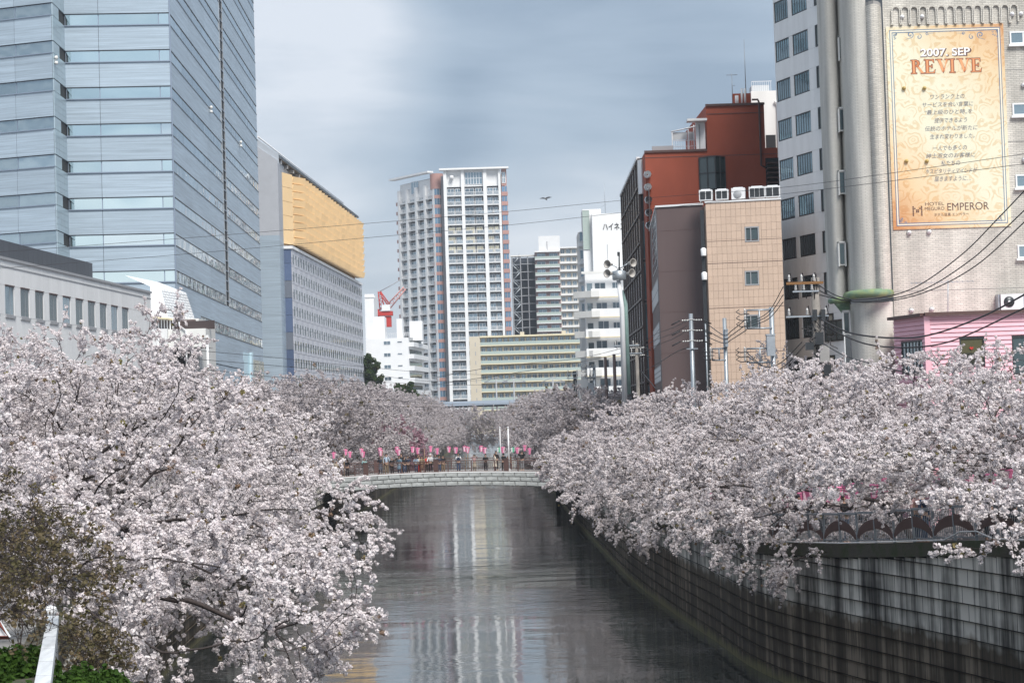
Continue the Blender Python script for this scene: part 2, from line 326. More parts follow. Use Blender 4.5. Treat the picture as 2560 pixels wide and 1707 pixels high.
# water: dark, a little petal dust on it, wind ripples that come and go
def water_mat():
    m = bpy.data.materials.new('river_water'); m.use_nodes = True; t = m.node_tree; b = t.nodes['Principled BSDF']; L = t.links
    b.inputs['Roughness'].default_value = .035; b.inputs['IOR'].default_value = 1.5; b.inputs['Specular IOR Level'].default_value = .9
    geo = N(t, 'ShaderNodeNewGeometry')
    def noise(scale, sx, sy, det, dist=0, rough=.5):
        mp = N(t, 'ShaderNodeMapping'); mp.inputs['Scale'].default_value = (sx, sy, 1); nz = N(t, 'ShaderNodeTexNoise'); nz.inputs['Scale'].default_value = scale
        nz.inputs['Detail'].default_value = det; nz.inputs['Distortion'].default_value = dist; nz.inputs['Roughness'].default_value = rough
        L.new(geo.outputs['Position'], mp.inputs[0]); L.new(mp.outputs[0], nz.inputs['Vector']); return nz.outputs[0]
    def math_(op, a, c):
        n = N(t, 'ShaderNodeMath', operation=op)
        for i, v in enumerate((a, c)):
            if isinstance(v, (int, float)): n.inputs[i].default_value = v
            else: L.new(v, n.inputs[i])
        return n.outputs[0]
    swell = noise(.33, .45, 1, 1.5, .6); chop = noise(2.2, .4, 1, 2, .3); fine = noise(9, .5, 1, 2)
    gust = noise(.05, .5, 1.1, 2, .8); mr = N(t, 'ShaderNodeMapRange'); mr.inputs['From Min'].default_value = .44; mr.inputs['From Max'].default_value = .6; mr.inputs['To Min'].default_value = .12; mr.inputs['To Max'].default_value = 1
    L.new(gust, mr.inputs[0])
    sp = N(t, 'ShaderNodeSeparateXYZ'); L.new(geo.outputs['Position'], sp.inputs[0])
    g2 = N(t, 'ShaderNodeMapRange', interpolation_type='SMOOTHSTEP')     # a gust lies across the river some hundred metres out
    wob = math_('ADD', sp.outputs[1], math_('MULTIPLY', noise(.12, 1, 1, 2), 22)); ab = math_('ABSOLUTE', math_('SUBTRACT', wob, 116), 0)
    g2.inputs['From Min'].default_value = 13; g2.inputs['From Max'].default_value = 3; L.new(ab, g2.inputs[0])
    amp = math_('ADD', mr.outputs[0], math_('MULTIPLY', g2.outputs[0], 2.4))
    h = math_('ADD', math_('MULTIPLY', swell, .055), math_('MULTIPLY', math_('ADD', math_('MULTIPLY', chop, .023), math_('MULTIPLY', fine, .0016)), amp))
    bp = N(t, 'ShaderNodeBump'); bp.inputs['Strength'].default_value = 1; bp.inputs['Distance'].default_value = .55; L.new(h, bp.inputs['Height']); L.new(bp.outputs[0], b.inputs['Normal'])
    pet = noise(5, .6, 1, 4, .2, .75); drift = noise(.075, 1, 2.2, 3, 1.2)
    p1 = N(t, 'ShaderNodeMapRange'); p1.inputs['From Min'].default_value = .46; p1.inputs['From Max'].default_value = .70; L.new(pet, p1.inputs[0])
    p2 = N(t, 'ShaderNodeMapRange'); p2.inputs['From Min'].default_value = .50; p2.inputs['From Max'].default_value = .68; p2.inputs['To Min'].default_value = .10; p2.inputs['To Max'].default_value = .6; L.new(drift, p2.inputs[0])
    fac = math_('MULTIPLY', p1.outputs[0], p2.outputs[0])
    mx = N(t, 'ShaderNodeMix', data_type='RGBA'); mx.inputs['A'].default_value = (.030, .038, .036, 1); mx.inputs['B'].default_value = (.52, .48, .50, 1); L.new(fac, mx.inputs['Factor']); L.new(mx.outputs['Result'], b.inputs['Base Color'])
    r = N(t, 'ShaderNodeMapRange'); r.inputs['To Min'].default_value = .035; r.inputs['To Max'].default_value = .5; L.new(fac, r.inputs[0]); L.new(r.outputs[0], b.inputs['Roughness'])
    return m
b = MB(); b.add([(-40, -40, 0), (60, -40, 0), (60, 900, 0), (-40, 900, 0)], [(0, 1, 2, 3)]); b.build('river', water_mat(), kind='structure')

# the embankment walls: courses of concrete blocks, tide-dark below, streaked above
def wall_mat(name, wet):
    m = bpy.data.materials.new(name); m.use_nodes = True; t = m.node_tree; b = t.nodes['Principled BSDF']; L = t.links
    geo = N(t, 'ShaderNodeNewGeometry')
    def noise(scale, vec, det=4, rough=.6):
        mp = N(t, 'ShaderNodeMapping'); mp.inputs['Scale'].default_value = vec; nz = N(t, 'ShaderNodeTexNoise'); nz.inputs['Scale'].default_value = scale; nz.inputs['Detail'].default_value = det; nz.inputs['Roughness'].default_value = rough
        L.new(geo.outputs['Position'], mp.inputs[0]); L.new(mp.outputs[0], nz.inputs['Vector']); return nz.outputs[0]
    def ramp(src, stops):
        r = N(t, 'ShaderNodeValToRGB'); L.new(src, r.inputs[0]); c = r.color_ramp
        c.elements[0].position, c.elements[0].color = stops[0][0], (*stops[0][1], 1); c.elements[1].position, c.elements[1].color = stops[-1][0], (*stops[-1][1], 1)
        for p, q in stops[1:-1]: e = c.elements.new(p); e.color = (*q, 1)
        return r.outputs[0]
    streak_a = noise(1.0, (1.6, 1.6, .09), 5, .65); blot = noise(.22, (1, 1, 1.6), 4); sm = N(t, 'ShaderNodeMath', operation='MULTIPLY_ADD'); L.new(blot, sm.inputs[0]); sm.inputs[1].default_value = .55; sb_ = N(t, 'ShaderNodeMath', operation='SUBTRACT'); L.new(streak_a, sb_.inputs[0]); sb_.inputs[1].default_value = .265; L.new(sb_.outputs[0], sm.inputs[2]); streak = sm.outputs[0]; broad = noise(.5, (1, 1, .4))
    up = ramp(streak, [(.36, (.07, .065, .06)), (.43, (.20, .19, .175)), (.51, (.46, .44, .40)), (.62, (.86, .82, .75))])
    wetc = ramp(streak, [(.35, (.05, .039, .028)), (.53, (.11, .087, .063)), (.66, (.32, .26, .20))])
    sp = N(t, 'ShaderNodeSeparateXYZ'); L.new(geo.outputs['Position'], sp.inputs[0])
    md = N(t, 'ShaderNodeMath', operation='MULTIPLY_ADD'); L.new(noise(1.2, (1, 1, .15), 4), md.inputs[0]); md.inputs[1].default_value = 1.1; L.new(sp.outputs[2], md.inputs[2])
    mr = N(t, 'ShaderNodeMapRange'); mr.inputs['From Min'].default_value = wet + .42; mr.inputs['From Max'].default_value = wet + .7; L.new(md.outputs[0], mr.inputs[0])
    mx = N(t, 'ShaderNodeMix', data_type='RGBA'); L.new(mr.outputs[0], mx.inputs['Factor']); L.new(wetc, mx.inputs['A']); L.new(up, mx.inputs['B'])
    al = N(t, 'ShaderNodeMapRange'); al.inputs['From Min'].default_value = .95; al.inputs['From Max'].default_value = .6; L.new(md.outputs[0], al.inputs[0])
    m2 = N(t, 'ShaderNodeMix', data_type='RGBA'); L.new(al.outputs[0], m2.inputs['Factor']); L.new(mx.outputs['Result'], m2.inputs['A']); m2.inputs['B'].default_value = (.24, .22, .11, 1)
    oi = N(t, 'ShaderNodeObjectInfo'); rr = N(t, 'ShaderNodeMapRange'); rr.inputs['To Min'].default_value = .8; rr.inputs['To Max'].default_value = 1.15; L.new(oi.outputs['Random'], rr.inputs[0])
    vm = N(t, 'ShaderNodeVectorMath', operation='SCALE'); L.new(m2.outputs['Result'], vm.inputs[0]); L.new(rr.outputs[0], vm.inputs['Scale']); L.new(vm.outputs[0], b.inputs['Base Color'])
    b.inputs['Roughness'].default_value = .75
    bp = N(t, 'ShaderNodeBump'); bp.inputs['Strength'].default_value = .5; bp.inputs['Distance'].default_value = .03; L.new(broad, bp.inputs['Height']); L.new(bp.outputs[0], b.inputs['Normal'])
    return m
WM = wall_mat('embankment_concrete', 2.9)
def embankment(label, E, side, y0, y1, ncap):
    E = [p for p in E if y0 - 1 <= p[1] <= y1 + 1]
    lo = thing('embankment_wall', label, 'river wall', (E[0][0], E[0][1], 0))
    # backing sheet a little behind the blocks
    b = MB(); n = len(E)
    for x, y in E: b.v += [(x + side * .14, y, -1.5), (x + side * .14, y, zbank(y) - .02), (x + side * .9, y, zbank(y) - .02)]
    for i in range(n - 1):
        for k in range(2): b.f.append([i * 3 + k, i * 3 + k + 1, i * 3 + 4 + k, i * 3 + 3 + k]); b.m.append(0); b.sm.append(False)
    b.build('backing', MT['dark'], lo)
    # resample the line by length
    pts = [Vector((x, y, 0)) for x, y in E]; s = [0]
    for a, c in zip(pts, pts[1:]): s.append(s[-1] + (c - a).length)
    def P_(d):
        d = max(0, min(s[-1], d)); x = float(np.interp(d, s, [p.x for p in pts])); y = float(np.interp(d, s, [p.y for p in pts])); return Vector((x, y, 0))
    BW, BH = .74, .50; meshes = {}
    stuff = MB(); cells = []
    for r in range(-1, 14):
        z = r * BH + (0)
        d = 0 if r % 2 else -BW / 2
        while d < s[-1]:
            c = P_(d + BW / 2); zt = zbank(c.y) - .38
            if z < zt: cells.append((c.y, d, z, min(BH, zt - z)))
            d += BW
    cells.sort(); k = 0
    for (yy, d, z, hh) in cells:
        p, q = P_(d), P_(d + BW)
        if (q - p).length < .3 or hh < .08: continue
        a = math.atan2(q.y - p.y, q.x - p.x); wdt = (q - p).length - .028
        o = side * -1
        bb = 0.022 * random.random()
        M = Matrix.Translation((p.x, p.y, z)) @ Matrix.Rotation(a, 4, 'Z')
        if k < ncap and z + hh > .05 and yy > 22:
            key = (round(wdt, 2), round(hh, 2))
            if key not in meshes:
                m_ = MB(); o_ = side * .12
                m_.add([(0, 0, .0), (wdt, 0, .0), (wdt, o_ * 1.6, 0), (0, o_ * 1.6, 0), (0, 0, hh - .03), (wdt, 0, hh - .03), (wdt, o_ * 1.6, hh - .005), (0, o_ * 1.6, hh - .005), (0, -o_ * .0 + side * .045, hh - .005), (wdt, side * .045, hh - .005)],
                       [(0, 1, 5, 4), (4, 5, 9, 8), (8, 9, 6, 7), (0, 4, 8, 7, 3), (1, 2, 6, 9, 5), (0, 3, 2, 1)])
                meshes[key] = m_.mesh('block', WM)
            place('block', meshes[key], lo, M @ Matrix.Translation((0, -side * 0 + (bb if side > 0 else -bb) * (1 if side > 0 else 1), 0)))
            k += 1
        else:
            n0 = len(stuff.v); o_ = side * .12
            for vx, vy, vz in [(0, 0, 0), (wdt, 0, 0), (wdt, 0, hh - .03), (0, 0, hh - .03), (0, o_, hh - .005), (wdt, o_, hh - .005)]:
                stuff.v.append(tuple(M @ Vector((vx, vy, vz))))
            for f in [(0, 1, 2, 3), (3, 2, 5, 4)]: stuff.f.append([n0 + i for i in f]); stuff.m.append(0); stuff.sm.append(False)
    stuff.build('block', WM, lo, kind='stuff')
    # coping
    b = MB(); n = len(E)
    for x, y in E:
        z = zbank(y)
        b.v += [(x - side * .06, y, z - .38), (x - side * .06, y, z + .06), (x + side * .45, y, z + .06), (x + side * .45, y, z - .3)]
    for i in range(n - 1):
        for k_ in range(3): b.f.append([i * 4 + k_, i * 4 + k_ + 1, i * 4 + 5 + k_, i * 4 + 4 + k_]); b.m.append(0); b.sm.append(False)
    b.build('coping', MT['coping'], lo)
    return lo
MT['coping'] = pbr('mossy_coping', (.10, .09, .07), .9, var=.35, vs=1.5, col2=(.05, .06, .03), bump=.5)
embankment('tall curving concrete block river wall on the right, streaked white above a dark tide line', REs, 1, 20, 240, 300)
embankment('river wall under the blossom along the left bank', LEs, -1, 12, 240, 60)
for E, side, lab in ((REs, 1, 'distant river wall on the right bank beyond the footbridge'), (LEs, -1, 'distant river wall on the left bank beyond the footbridge')):
    E2 = [p for p in E if p[1] >= 238]; b = MB()
    for x, y in E2: b.v += [(x, y, -1.5), (x, y, 4.56), (x + side * .5, y, 4.56)]
    for i in range(len(E2) - 1):
        for k in range(2): b.f.append([i * 3 + k, i * 3 + k + 1, i * 3 + 4 + k, i * 3 + 3 + k]); b.m.append(0); b.sm.append(False)
    b.build('embankment_wall', WM, label=lab, category='river wall')

# ---- railing with wave-shaped panels on the right bank
def railing(label, y0, y1, step, E, side, full):
    pts = []; y = y0
    d_acc = 0
    line = [Vector((lerp_edge(E, yy) + side * .3, yy, zbank(yy))) for yy in np.arange(y0, y1, .25)]
    s = [0]
    for a, c in zip(line, line[1:]): s.append(s[-1] + (c - a).length)
    def L_(d): return Vector([float(np.interp(d, s, [p[i] for p in line])) for i in range(3)])
    t = thing('riverside_railing', label, 'railing', tuple(L_(0)))
    H = 1.02; nb = int(s[-1] / step)
    for i in range(nb):
        a, c = L_(i * step), L_((i + 1) * step); v = c - a; Lh = Vector((v.x, v.y, 0)).length; ang = math.atan2(v.y, v.x); sl = v.z / Lh
        M = Matrix.Translation(a) @ Matrix.Rotation(ang, 4, 'Z') @ Matrix(((1, 0, 0, 0), (0, 1, 0, 0), (sl, 0, 1, 0), (0, 0, 0, 1)))
        b = MB(); b.box(-.035, .035, -.035, .035, .0, H); b.build('post', MT['rail_grey'], t, M)
        b = MB(); b.box(0, Lh, -.045, .045, H - .02, H + .05); b.build('top_rail', MT['rail_grey'], t, M)
        b = MB(); b.box(.04, Lh - .04, -.02, .02, .12, .16)
        x = .07
        while x < Lh - .05: b.box(x - .005, x + .005, -.008, .008, .16, H - .02); x += .12
        b.build('bars', MT['rail_grey'], t, M, kind='stuff')
        if full:
            # brown arch panel hung behind the bars: one arch over two bays
            b = MB(); k = i % 2; nseg = 10; pr = []
            for j in range(nseg + 1):
                x = j / nseg; g = (x + k) / 2; zz = .30 + .52 * math.sin(PI * g) ** .6; pr.append((.04 + x * (Lh - .08), zz))
            lo = [(x, max(.18, z - .24 - .10 * math.sin(PI * ((j / nseg) + k) / 2))) for j, (x, z) in enumerate(pr)]
            for j in range(nseg):
                side_y = .03 if side > 0 else -.03
                b.add([(lo[j][0], side_y, lo[j][1]), (lo[j + 1][0], side_y, lo[j + 1][1]), (pr[j + 1][0], side_y, pr[j + 1][1]), (pr[j][0], side_y, pr[j][1]),
                       (lo[j][0], side_y * .7, lo[j][1]), (lo[j + 1][0], side_y * .7, lo[j + 1][1]), (pr[j + 1][0], side_y * .7, pr[j + 1][1]), (pr[j][0], side_y * .7, pr[j][1])],
                      [(0, 1, 2, 3), (4, 7, 6, 5), (3, 2, 6, 7), (0, 4, 5, 1)])
            b.build('arch_panel', MT['brown_rail'], t, M)
    return t
MT['rail_grey'] = pbr('rail_grey', (.30, .33, .36), .5, .3, var=.1, vs=4)
railing('grey barred railing with brown arched panels along the top of the right river wall', 34, 96, 1.35, REs, 1, True)
railing('plain grey barred railing on the left bank under the cherry trees', 44, 80, 2.0, LEs, -1, False)
# the white hose-like pipe along the foot of the railing
b = MB(); pp = []
for y in np.arange(36, 112, 1.0):
    zz = zbank(y) + .10; x = lerp_edge(REs, y) - .10
    if 56 < y < 59: zz += .22
    pp.append((x, y, zz))
b.tube(pp, .022, 5); b.build('pipe', MT['tin'], label='thin white pipe running along the foot of the right-bank railing', category='pipe')

# streets on both banks and the pedestrian bank
b = MB(); xs = [(3.2, 8.0)]
for (x, y), (x2, y2) in zip(REs, REs[1:]):
    if y < 0 or y2 > 900: continue
    b.add([(x + 4.2, y, zbank(y) + .004), (x + 9.0, y, zbank(y) + .004), (x2 + 9.0, y2, zbank(y2) + .004), (x2 + 4.2, y2, zbank(y2) + .004)], [(0, 1, 2, 3)])
b.build('road', MT['asphalt'], kind='structure')
b = MB()
for (x, y), (x2, y2) in zip(LEs, LEs[1:]):
    if y < 0 or y2 > 900: continue
    b.add([(x - 9.0, y, zbank(y) + .004), (x - 4.2, y, zbank(y) + .004), (x2 - 4.2, y2, zbank(y2) + .004), (x2 - 9.0, y2, zbank(y2) + .004)], [(0, 1, 2, 3)])
b.build('road', MT['asphalt'], kind='structure')

# ================================================================= the footbridge
BD = 170.0
bl = at(800, 1188, BD).x; br = at(1372, 1184, BD).x
br_ = thing('footbridge', 'low arched footbridge of pale rough stone blocks with brown railings across the river', 'bridge', (bl, BD, 0))
def zdeck(x): t = (x - (bl + br) / 2) / ((br - bl) / 2); return 5.16 - .27 * t * t
def zunder(x): t = (x - (bl + br) / 2) / ((br - bl) / 2); return 4.06 - .36 * t * t
n = 20; bw = (br - bl) / n
for row in range(3):
    for i in range(-1, n + 1):
        x0 = bl + (i + (.5 if row == 1 else 0)) * bw; x1 = x0 + bw
        x0, x1 = max(x0, bl - .4), min(x1, br + .4)
        if x1 - x0 < .2: continue
        def zz(x, f): return zunder(x) + (zdeck(x) - zunder(x)) * f
        f0, f1 = row / 3, (row + 1) / 3; g = .014; o = .03 + .03 * random.random()
        b = MB(); vs = [(x0 + g, zz(x0, f0) + g), (x1 - g, zz(x1, f0) + g), (x1 - g, zz(x1, f1) - g), (x0 + g, zz(x0, f1) - g)]
        ins = .05; V = [(x - bl, 0, z) for x, z in vs] + [(vs[0][0] + ins - bl, -o - .03, vs[0][1] + ins), (vs[1][0] - ins - bl, -o - .02, vs[1][1] + ins), (vs[2][0] - ins - bl, -o - .03, vs[2][1] - ins), (vs[3][0] + ins - bl, -o - .01, vs[3][1] - ins)]
        b.add(V, [(4, 5, 6, 7), (0, 1, 5, 4), (1, 2, 6, 5), (2, 3, 7, 6), (3, 0, 4, 7)])
        b.build('stone_block', MT['granite'], br_, Matrix.Translation((bl, BD, 0)))
b = MB(); N_ = 24
for i in range(N_):
    x0 = bl - 2 + (br - bl + 4) * i / N_; x1 = bl - 2 + (br - bl + 4) * (i + 1) / N_
    b.add([(x0, BD + .02, zunder(x0)), (x1, BD + .02, zunder(x1)), (x1, BD + 10, zunder(x1)), (x0, BD + 10, zunder(x0)), (x0, BD + .02, zdeck(x0)), (x1, BD + .02, zdeck(x1)), (x1, BD + 10, zdeck(x1)), (x0, BD + 10, zdeck(x0))],
          [(0, 1, 5, 4), (3, 2, 1, 0), (4, 5, 6, 7), (2, 3, 7, 6)])
b.build('deck', MT['concrete'], br_, Matrix.Translation((0, 0, 0)))
b = MB()
for i in range(N_):
    x0 = bl - 2 + (br - bl + 4) * i / N_; x1 = bl - 2 + (br - bl + 4) * (i + 1) / N_
    b.add([(x0, BD - .06, zdeck(x0) + .002), (x1, BD - .06, zdeck(x1) + .002), (x1, BD + .3, zdeck(x1) + .002), (x0, BD + .3, zdeck(x0) + .002), (x0, BD - .06, zdeck(x0) + .09), (x1, BD - .06, zdeck(x1) + .09), (x1, BD + .3, zdeck(x1) + .09), (x0, BD + .3, zdeck(x0) + .09)],
          [(0, 1, 5, 4), (4, 5, 6, 7), (2, 3, 7, 6)])
b.build('kerb', MT['white'], br_)
def brail(y, name_y, bal=.15):
    t = thing('bridge_railing', name_y, 'railing', (bl, y, 5), 'railings of the footbridge')
    xs = [x for x in np.arange(bl - 1.5, br + 1.5, 1.0)]
    b = MB(); b.tube([(x, y, zdeck(x) + 1.02) for x in xs], .04, 6); b.build('top_rail', MT['brown_rail'], t)
    for h in (.14, .84):
        b = MB(); b.tube([(x, y, zdeck(x) + h) for x in xs], .025, 4); b.build('rail', MT['brown_rail'], t)
    b = MB(); x = bl - 1.4
    while x < br + 1.4: b.box(x - .007, x + .007, y - .007, y + .007, zdeck(x) + .14, zdeck(x) + .84); x += bal
    b.build('balusters', MT['brown_rail'], t, kind='stuff')
    for px in (840, 996, 1168, 1341): pass
    x = bl - 1.0
    while x < br + 1.2:
        b = MB(); b.box(x - .05, x + .05, y - .05, y + .05, zdeck(x) + .05, zdeck(x) + 1.0); b.build('post', MT['brown_rail'], t); x += 1.98
    for px in (913.5, 1089.5, 1265.5):
        x = at(px, 1160, BD).x + (.25 if y > BD + 1 else 0)
        b = MB(); b.box(x - .21, x + .21, y - .16, y + .16, zdeck(x) + .0, zdeck(x) + 1.12); b.box(x - .24, x + .24, y - .19, y + .19, zdeck(x) + 1.12, zdeck(x) + 1.18); b.build('pillar', MT['brown_rail'], t)
brail(BD + .12, 'brown railing with square pillars on the near edge of the footbridge')
brail(BD + 9.8, 'brown railing on the far edge of the footbridge behind the people')
for px, lab in ((1251, 'thinner white lamp post on the footbridge'), (1271.5, 'thicker white lamp post on the footbridge, near the square pillar')):
    x = at(px, 1120, BD + (1.0 if px < 1260 else .6)).x; y = BD + (1.0 if px < 1260 else .6)
    b = MB(); r = .05 if px < 1260 else .075; zt = Zp(px, 1069, y)
    b.tube([(x, y, zdeck(x)), (x, y, zt)], [r, r * .8], 8); b.lathe([(r * 1.9, zdeck(x)), (r * 1.9, zdeck(x) + .25), (r, zdeck(x) + .3)], 8, (x, y, 0)); b.lathe([(r * 1.2, zt), (r * 1.4, zt + .05), (.01, zt + .12)], 8, (x, y, 0))
    b.build('lamp_post', MT['tin'], label=lab, category='lamp post')
# the elevated road far up the river
t = thing('road_bridge', 'distant pale blue-grey road bridge crossing above the river between the tree tops', 'bridge', (-12, 500, 0))
z0 = Zp(1215, 1016, 500); z1 = Zp(1215, 1001, 500)
b = MB(); b.box(-30, 22, 500, 512, z0 + .4, z1); b.build('beam', pbr('bridge_blue', (.36, .43, .52), .5), t)
b = MB(); b.box(-30, 22, 500.4, 511.6, z0, z0 + .4); b.build('girder', MT['dark_metal'], t)
for x in (-26, 18):
    b = MB(); b.box(x - 1, x + 1, 504, 508, 4, z0); b.build('pier', MT['concrete'], t)
# ================================================================= left: the blue-grey office tower
def office_tower():
    c = P(421, 216, 0); a = P(158, 215.2, 0); n0 = P(128, 209, 0); lft = P(-420, 219, 0); e = P(658, 307, 947)
    t = thing('office_tower', 'tall blue-grey office tower with ribbed metal panels and bright window bands', 'office tower', (c[0], c[1], 4.5))
    front, rec, left, side = Fac(a, c), Fac(n0, a), Fac(lft, n0), Fac(c, e)
    zt, zb = 77.0, 4.5
    s = .35
    core(t, [(lft[0], lft[1] + s), (n0[0] - .1, n0[1] + s), (a[0] + .0, a[1] + s + .1), (c[0] - s, c[1] + s), (e[0] - s, e[1]), (e[0] - 45, e[1] + 6), (lft[0], 300)], zb, zt, MT['tower_dark'], 'core')
    tops = [54.7 - 4 * k for k in range(-5, 12)]
    tp = MT['tower_panel']
    # front: two panels per storey, four panes per band
    uj, _ = front.U(249, 200); 
    for k, z in enumerate(tops):
        for u0, u1 in ((0, uj), (uj, front.L)):
            put('panel', t, front, u0 + .02, z + .06, u1 - u0 - .04, 2.66, .12, tp, -.3 + .3)
        for u0, u1 in ((.1, uj), (uj, front.L * .9), (front.L * .9, front.L)):
            window(t, front, u0, z - 1.22, u1 - u0, 1.22, 1, 1, 'tower_trim', 'tower_glass', .05, .03, out=-.05)
        put('ledge', t, front, -.05, z - 1.31, front.L + .12, .09, .26, MT['tower_trim'])
        put('ledge', t, front, -.02, z + .0, front.L + .05, .055, .16, MT['dark_metal'])
        # left block
        for i in range(4):
            u1 = left.L - i * 4.6; u0 = u1 - 4.6
            if i < 3: window(t, left, u0, z - 1.22, 4.6, 1.22, 1, 1, 'tower_trim', 'side_glass', .05, .03, out=-.12)
            put('panel', t, left, u0 + .02, z + .06, 4.56, 2.66, .12, tp)
        put('ledge', t, left, left.L - 14, z - 1.31, 14.02, .09, .24, MT['tower_trim'])
        # the angled return between the two blocks
        h = 2.66
        for j in range(4):
            for i in range(3):
                w_ = rec.L / 3
                put('tile', t, rec, i * w_ + .02, z + .06 + j * h / 4 + .01, w_ - .04, h / 4 - .02, .1, MT['tower_tile'])
        put('tile', t, rec, .02, z - 1.24, rec.L * .5, 1.2, .1, MT['tower_tile'])
        put('opening', t, rec, rec.L * .52, z - 1.24, rec.L * .46, 1.2, .02, MT['dark'])
        # side: a long band each storey either side of the dark slot
    us, _ = side.U(549, 40); uL = us - 1.5; uR = us + 1.9
    bot = 25.4
    for k, z in enumerate(tops):
        low = z < 26
        segs = [(0, uL), (uR, side.L)] if not low else [(0, side.L)]
        for u0, u1 in segs:
            m = max(1, round((u1 - u0) / 15)); w_ = (u1 - u0) / m
            hh = 2.66 if z > 10 else 2.66
            for i in range(m): put('panel', t, side, u0 + i * w_ + .015, z + .06, w_ - .03, hh, .05, tp)
            if z > 20:
                ws = u0; we = u1
                if low: ws = side.U(500, 800)[0]
                m = max(1, round((we - ws) / 9)); w_ = (we - ws) / m
                for i in range(m): window(t, side, ws + i * w_, z - 1.22, w_, 1.22, 1, 1, 'dark_metal', 'side_glass', .05, .03, out=-.01, proud=.02)
                if low: put('panel', t, side, u0 + .015, z - 1.2, ws - u0 - .03, 1.26, .12, tp)
                put('ledge', t, side, ws - .02, z - 1.33, we - ws + .04, .11, .09, MT['dark_metal'])
                put('ledge', t, side, ws - .02, z - .02, we - ws + .04, .08, .07, MT['dark_metal'])
            else:
                put('panel', t, side, u0 + .015, z - 1.2, (u1 - u0) * .74, 1.24, .12, tp)
    b = MB(); b.box(uL, uR, -.02, .1, 25.5, zt); b.build('slot', MT['dark'], t, side.M)
    for u in (uL - .02, uR - .16):
        b = MB(); b.box(u, u + .14, -.12, 0, 25.4, zt); b.build('slot_edge', MT['aluminium'], t, side.M)
    b = MB(); z = 26
    while z < zt: b.box(uL + .16, uR - .16, -.1, -.02, z, z + .12); z += 1.33
    b.build('rungs', MT['tower_trim'], t, side.M, kind='stuff')
    b = MB(); b.box(-.1, .12, -.14, .0, zb, zt); b.build('corner_trim', MT['tower_trim'], t, side.M)
    # stacked glass strips at the foot of the far corner, and the tilted pale glass screen in front of them
    ug = side.U(620, 850)[0]
    for i in range(9): window(t, side, ug, 17.6 - i * 1.75, side.L - ug - .1, 1.68, 3, 1, 'aluminium', 'glass_mid', .07, .05, out=.15)
    for px, py in ((131, 150), (522, 275), (597, 361)):
        fc = left if px < 200 else side
        u, z = (rec.U(px, py) if px < 200 else side.U(px, py)); fcc = rec if px < 200 else side
        b = MB(); b.lathe([(.01, -.5), (.22, -.42), (.2, -.2), (.05, -.1)], 8, (0, 0, .3), 'Y'); b.lathe([(.01, -.5), (.2, -.42), (.18, -.2), (.05, -.1)], 8, (0, 0, -.25), 'Y'); b.tube([(0, 0, 0), (0, -.3, .05)], .05, 5)
        b.build('camera_unit', MT['offwhite'], t, fcc.at(max(.4, u), z))
    # tilted screen
    A = P(556, 268, 880); B = P(624, 284, 880); fs = Fac(A, B)
    t2 = thing('glass_screen', 'tilted pale blue slotted glass screen at the foot of the office tower above the blossom', 'screen', (A[0], A[1], 5))
    z1 = fs.U(600, 877)[1]; z0 = z1 - 9
    b = MB(); b.yprism([(0, z0), (fs.L - 1.6, z0), (fs.L - .5, z1 - .2), (.8, z1)], -.1, .1); b.build('pane', pbr('pale_glass', (.42, .60, .68), .2, .1), t2, fs.M)
    b = MB(); b.yprism([(fs.L - 1.5, z0), (fs.L - .1, z0), (fs.L + .8, z1), (fs.L - .3, z1 - .1)], -.35, .0); b.build('edge_panel', pbr('pale_blue', (.50, .66, .74), .35), t2, fs.M)
    b = MB(); b.yprism([(-.5, z0), (0, z0), (.8, z1), (.3, z1)], -.3, .0); b.build('edge_panel', MT['grey'], t2, fs.M)
    b = MB()
    for j in range(10):
        z = z1 - .5 - j * .62
        for i in range(4): x = 1.0 - j * .06 + i * .95 + (.3 if j % 2 else 0); b.box(x, x + .6, -.13, -.1, z, z + .09)
    b.build('slot', MT['dark_metal'], t2, fs.M, kind='stuff')
office_tower()

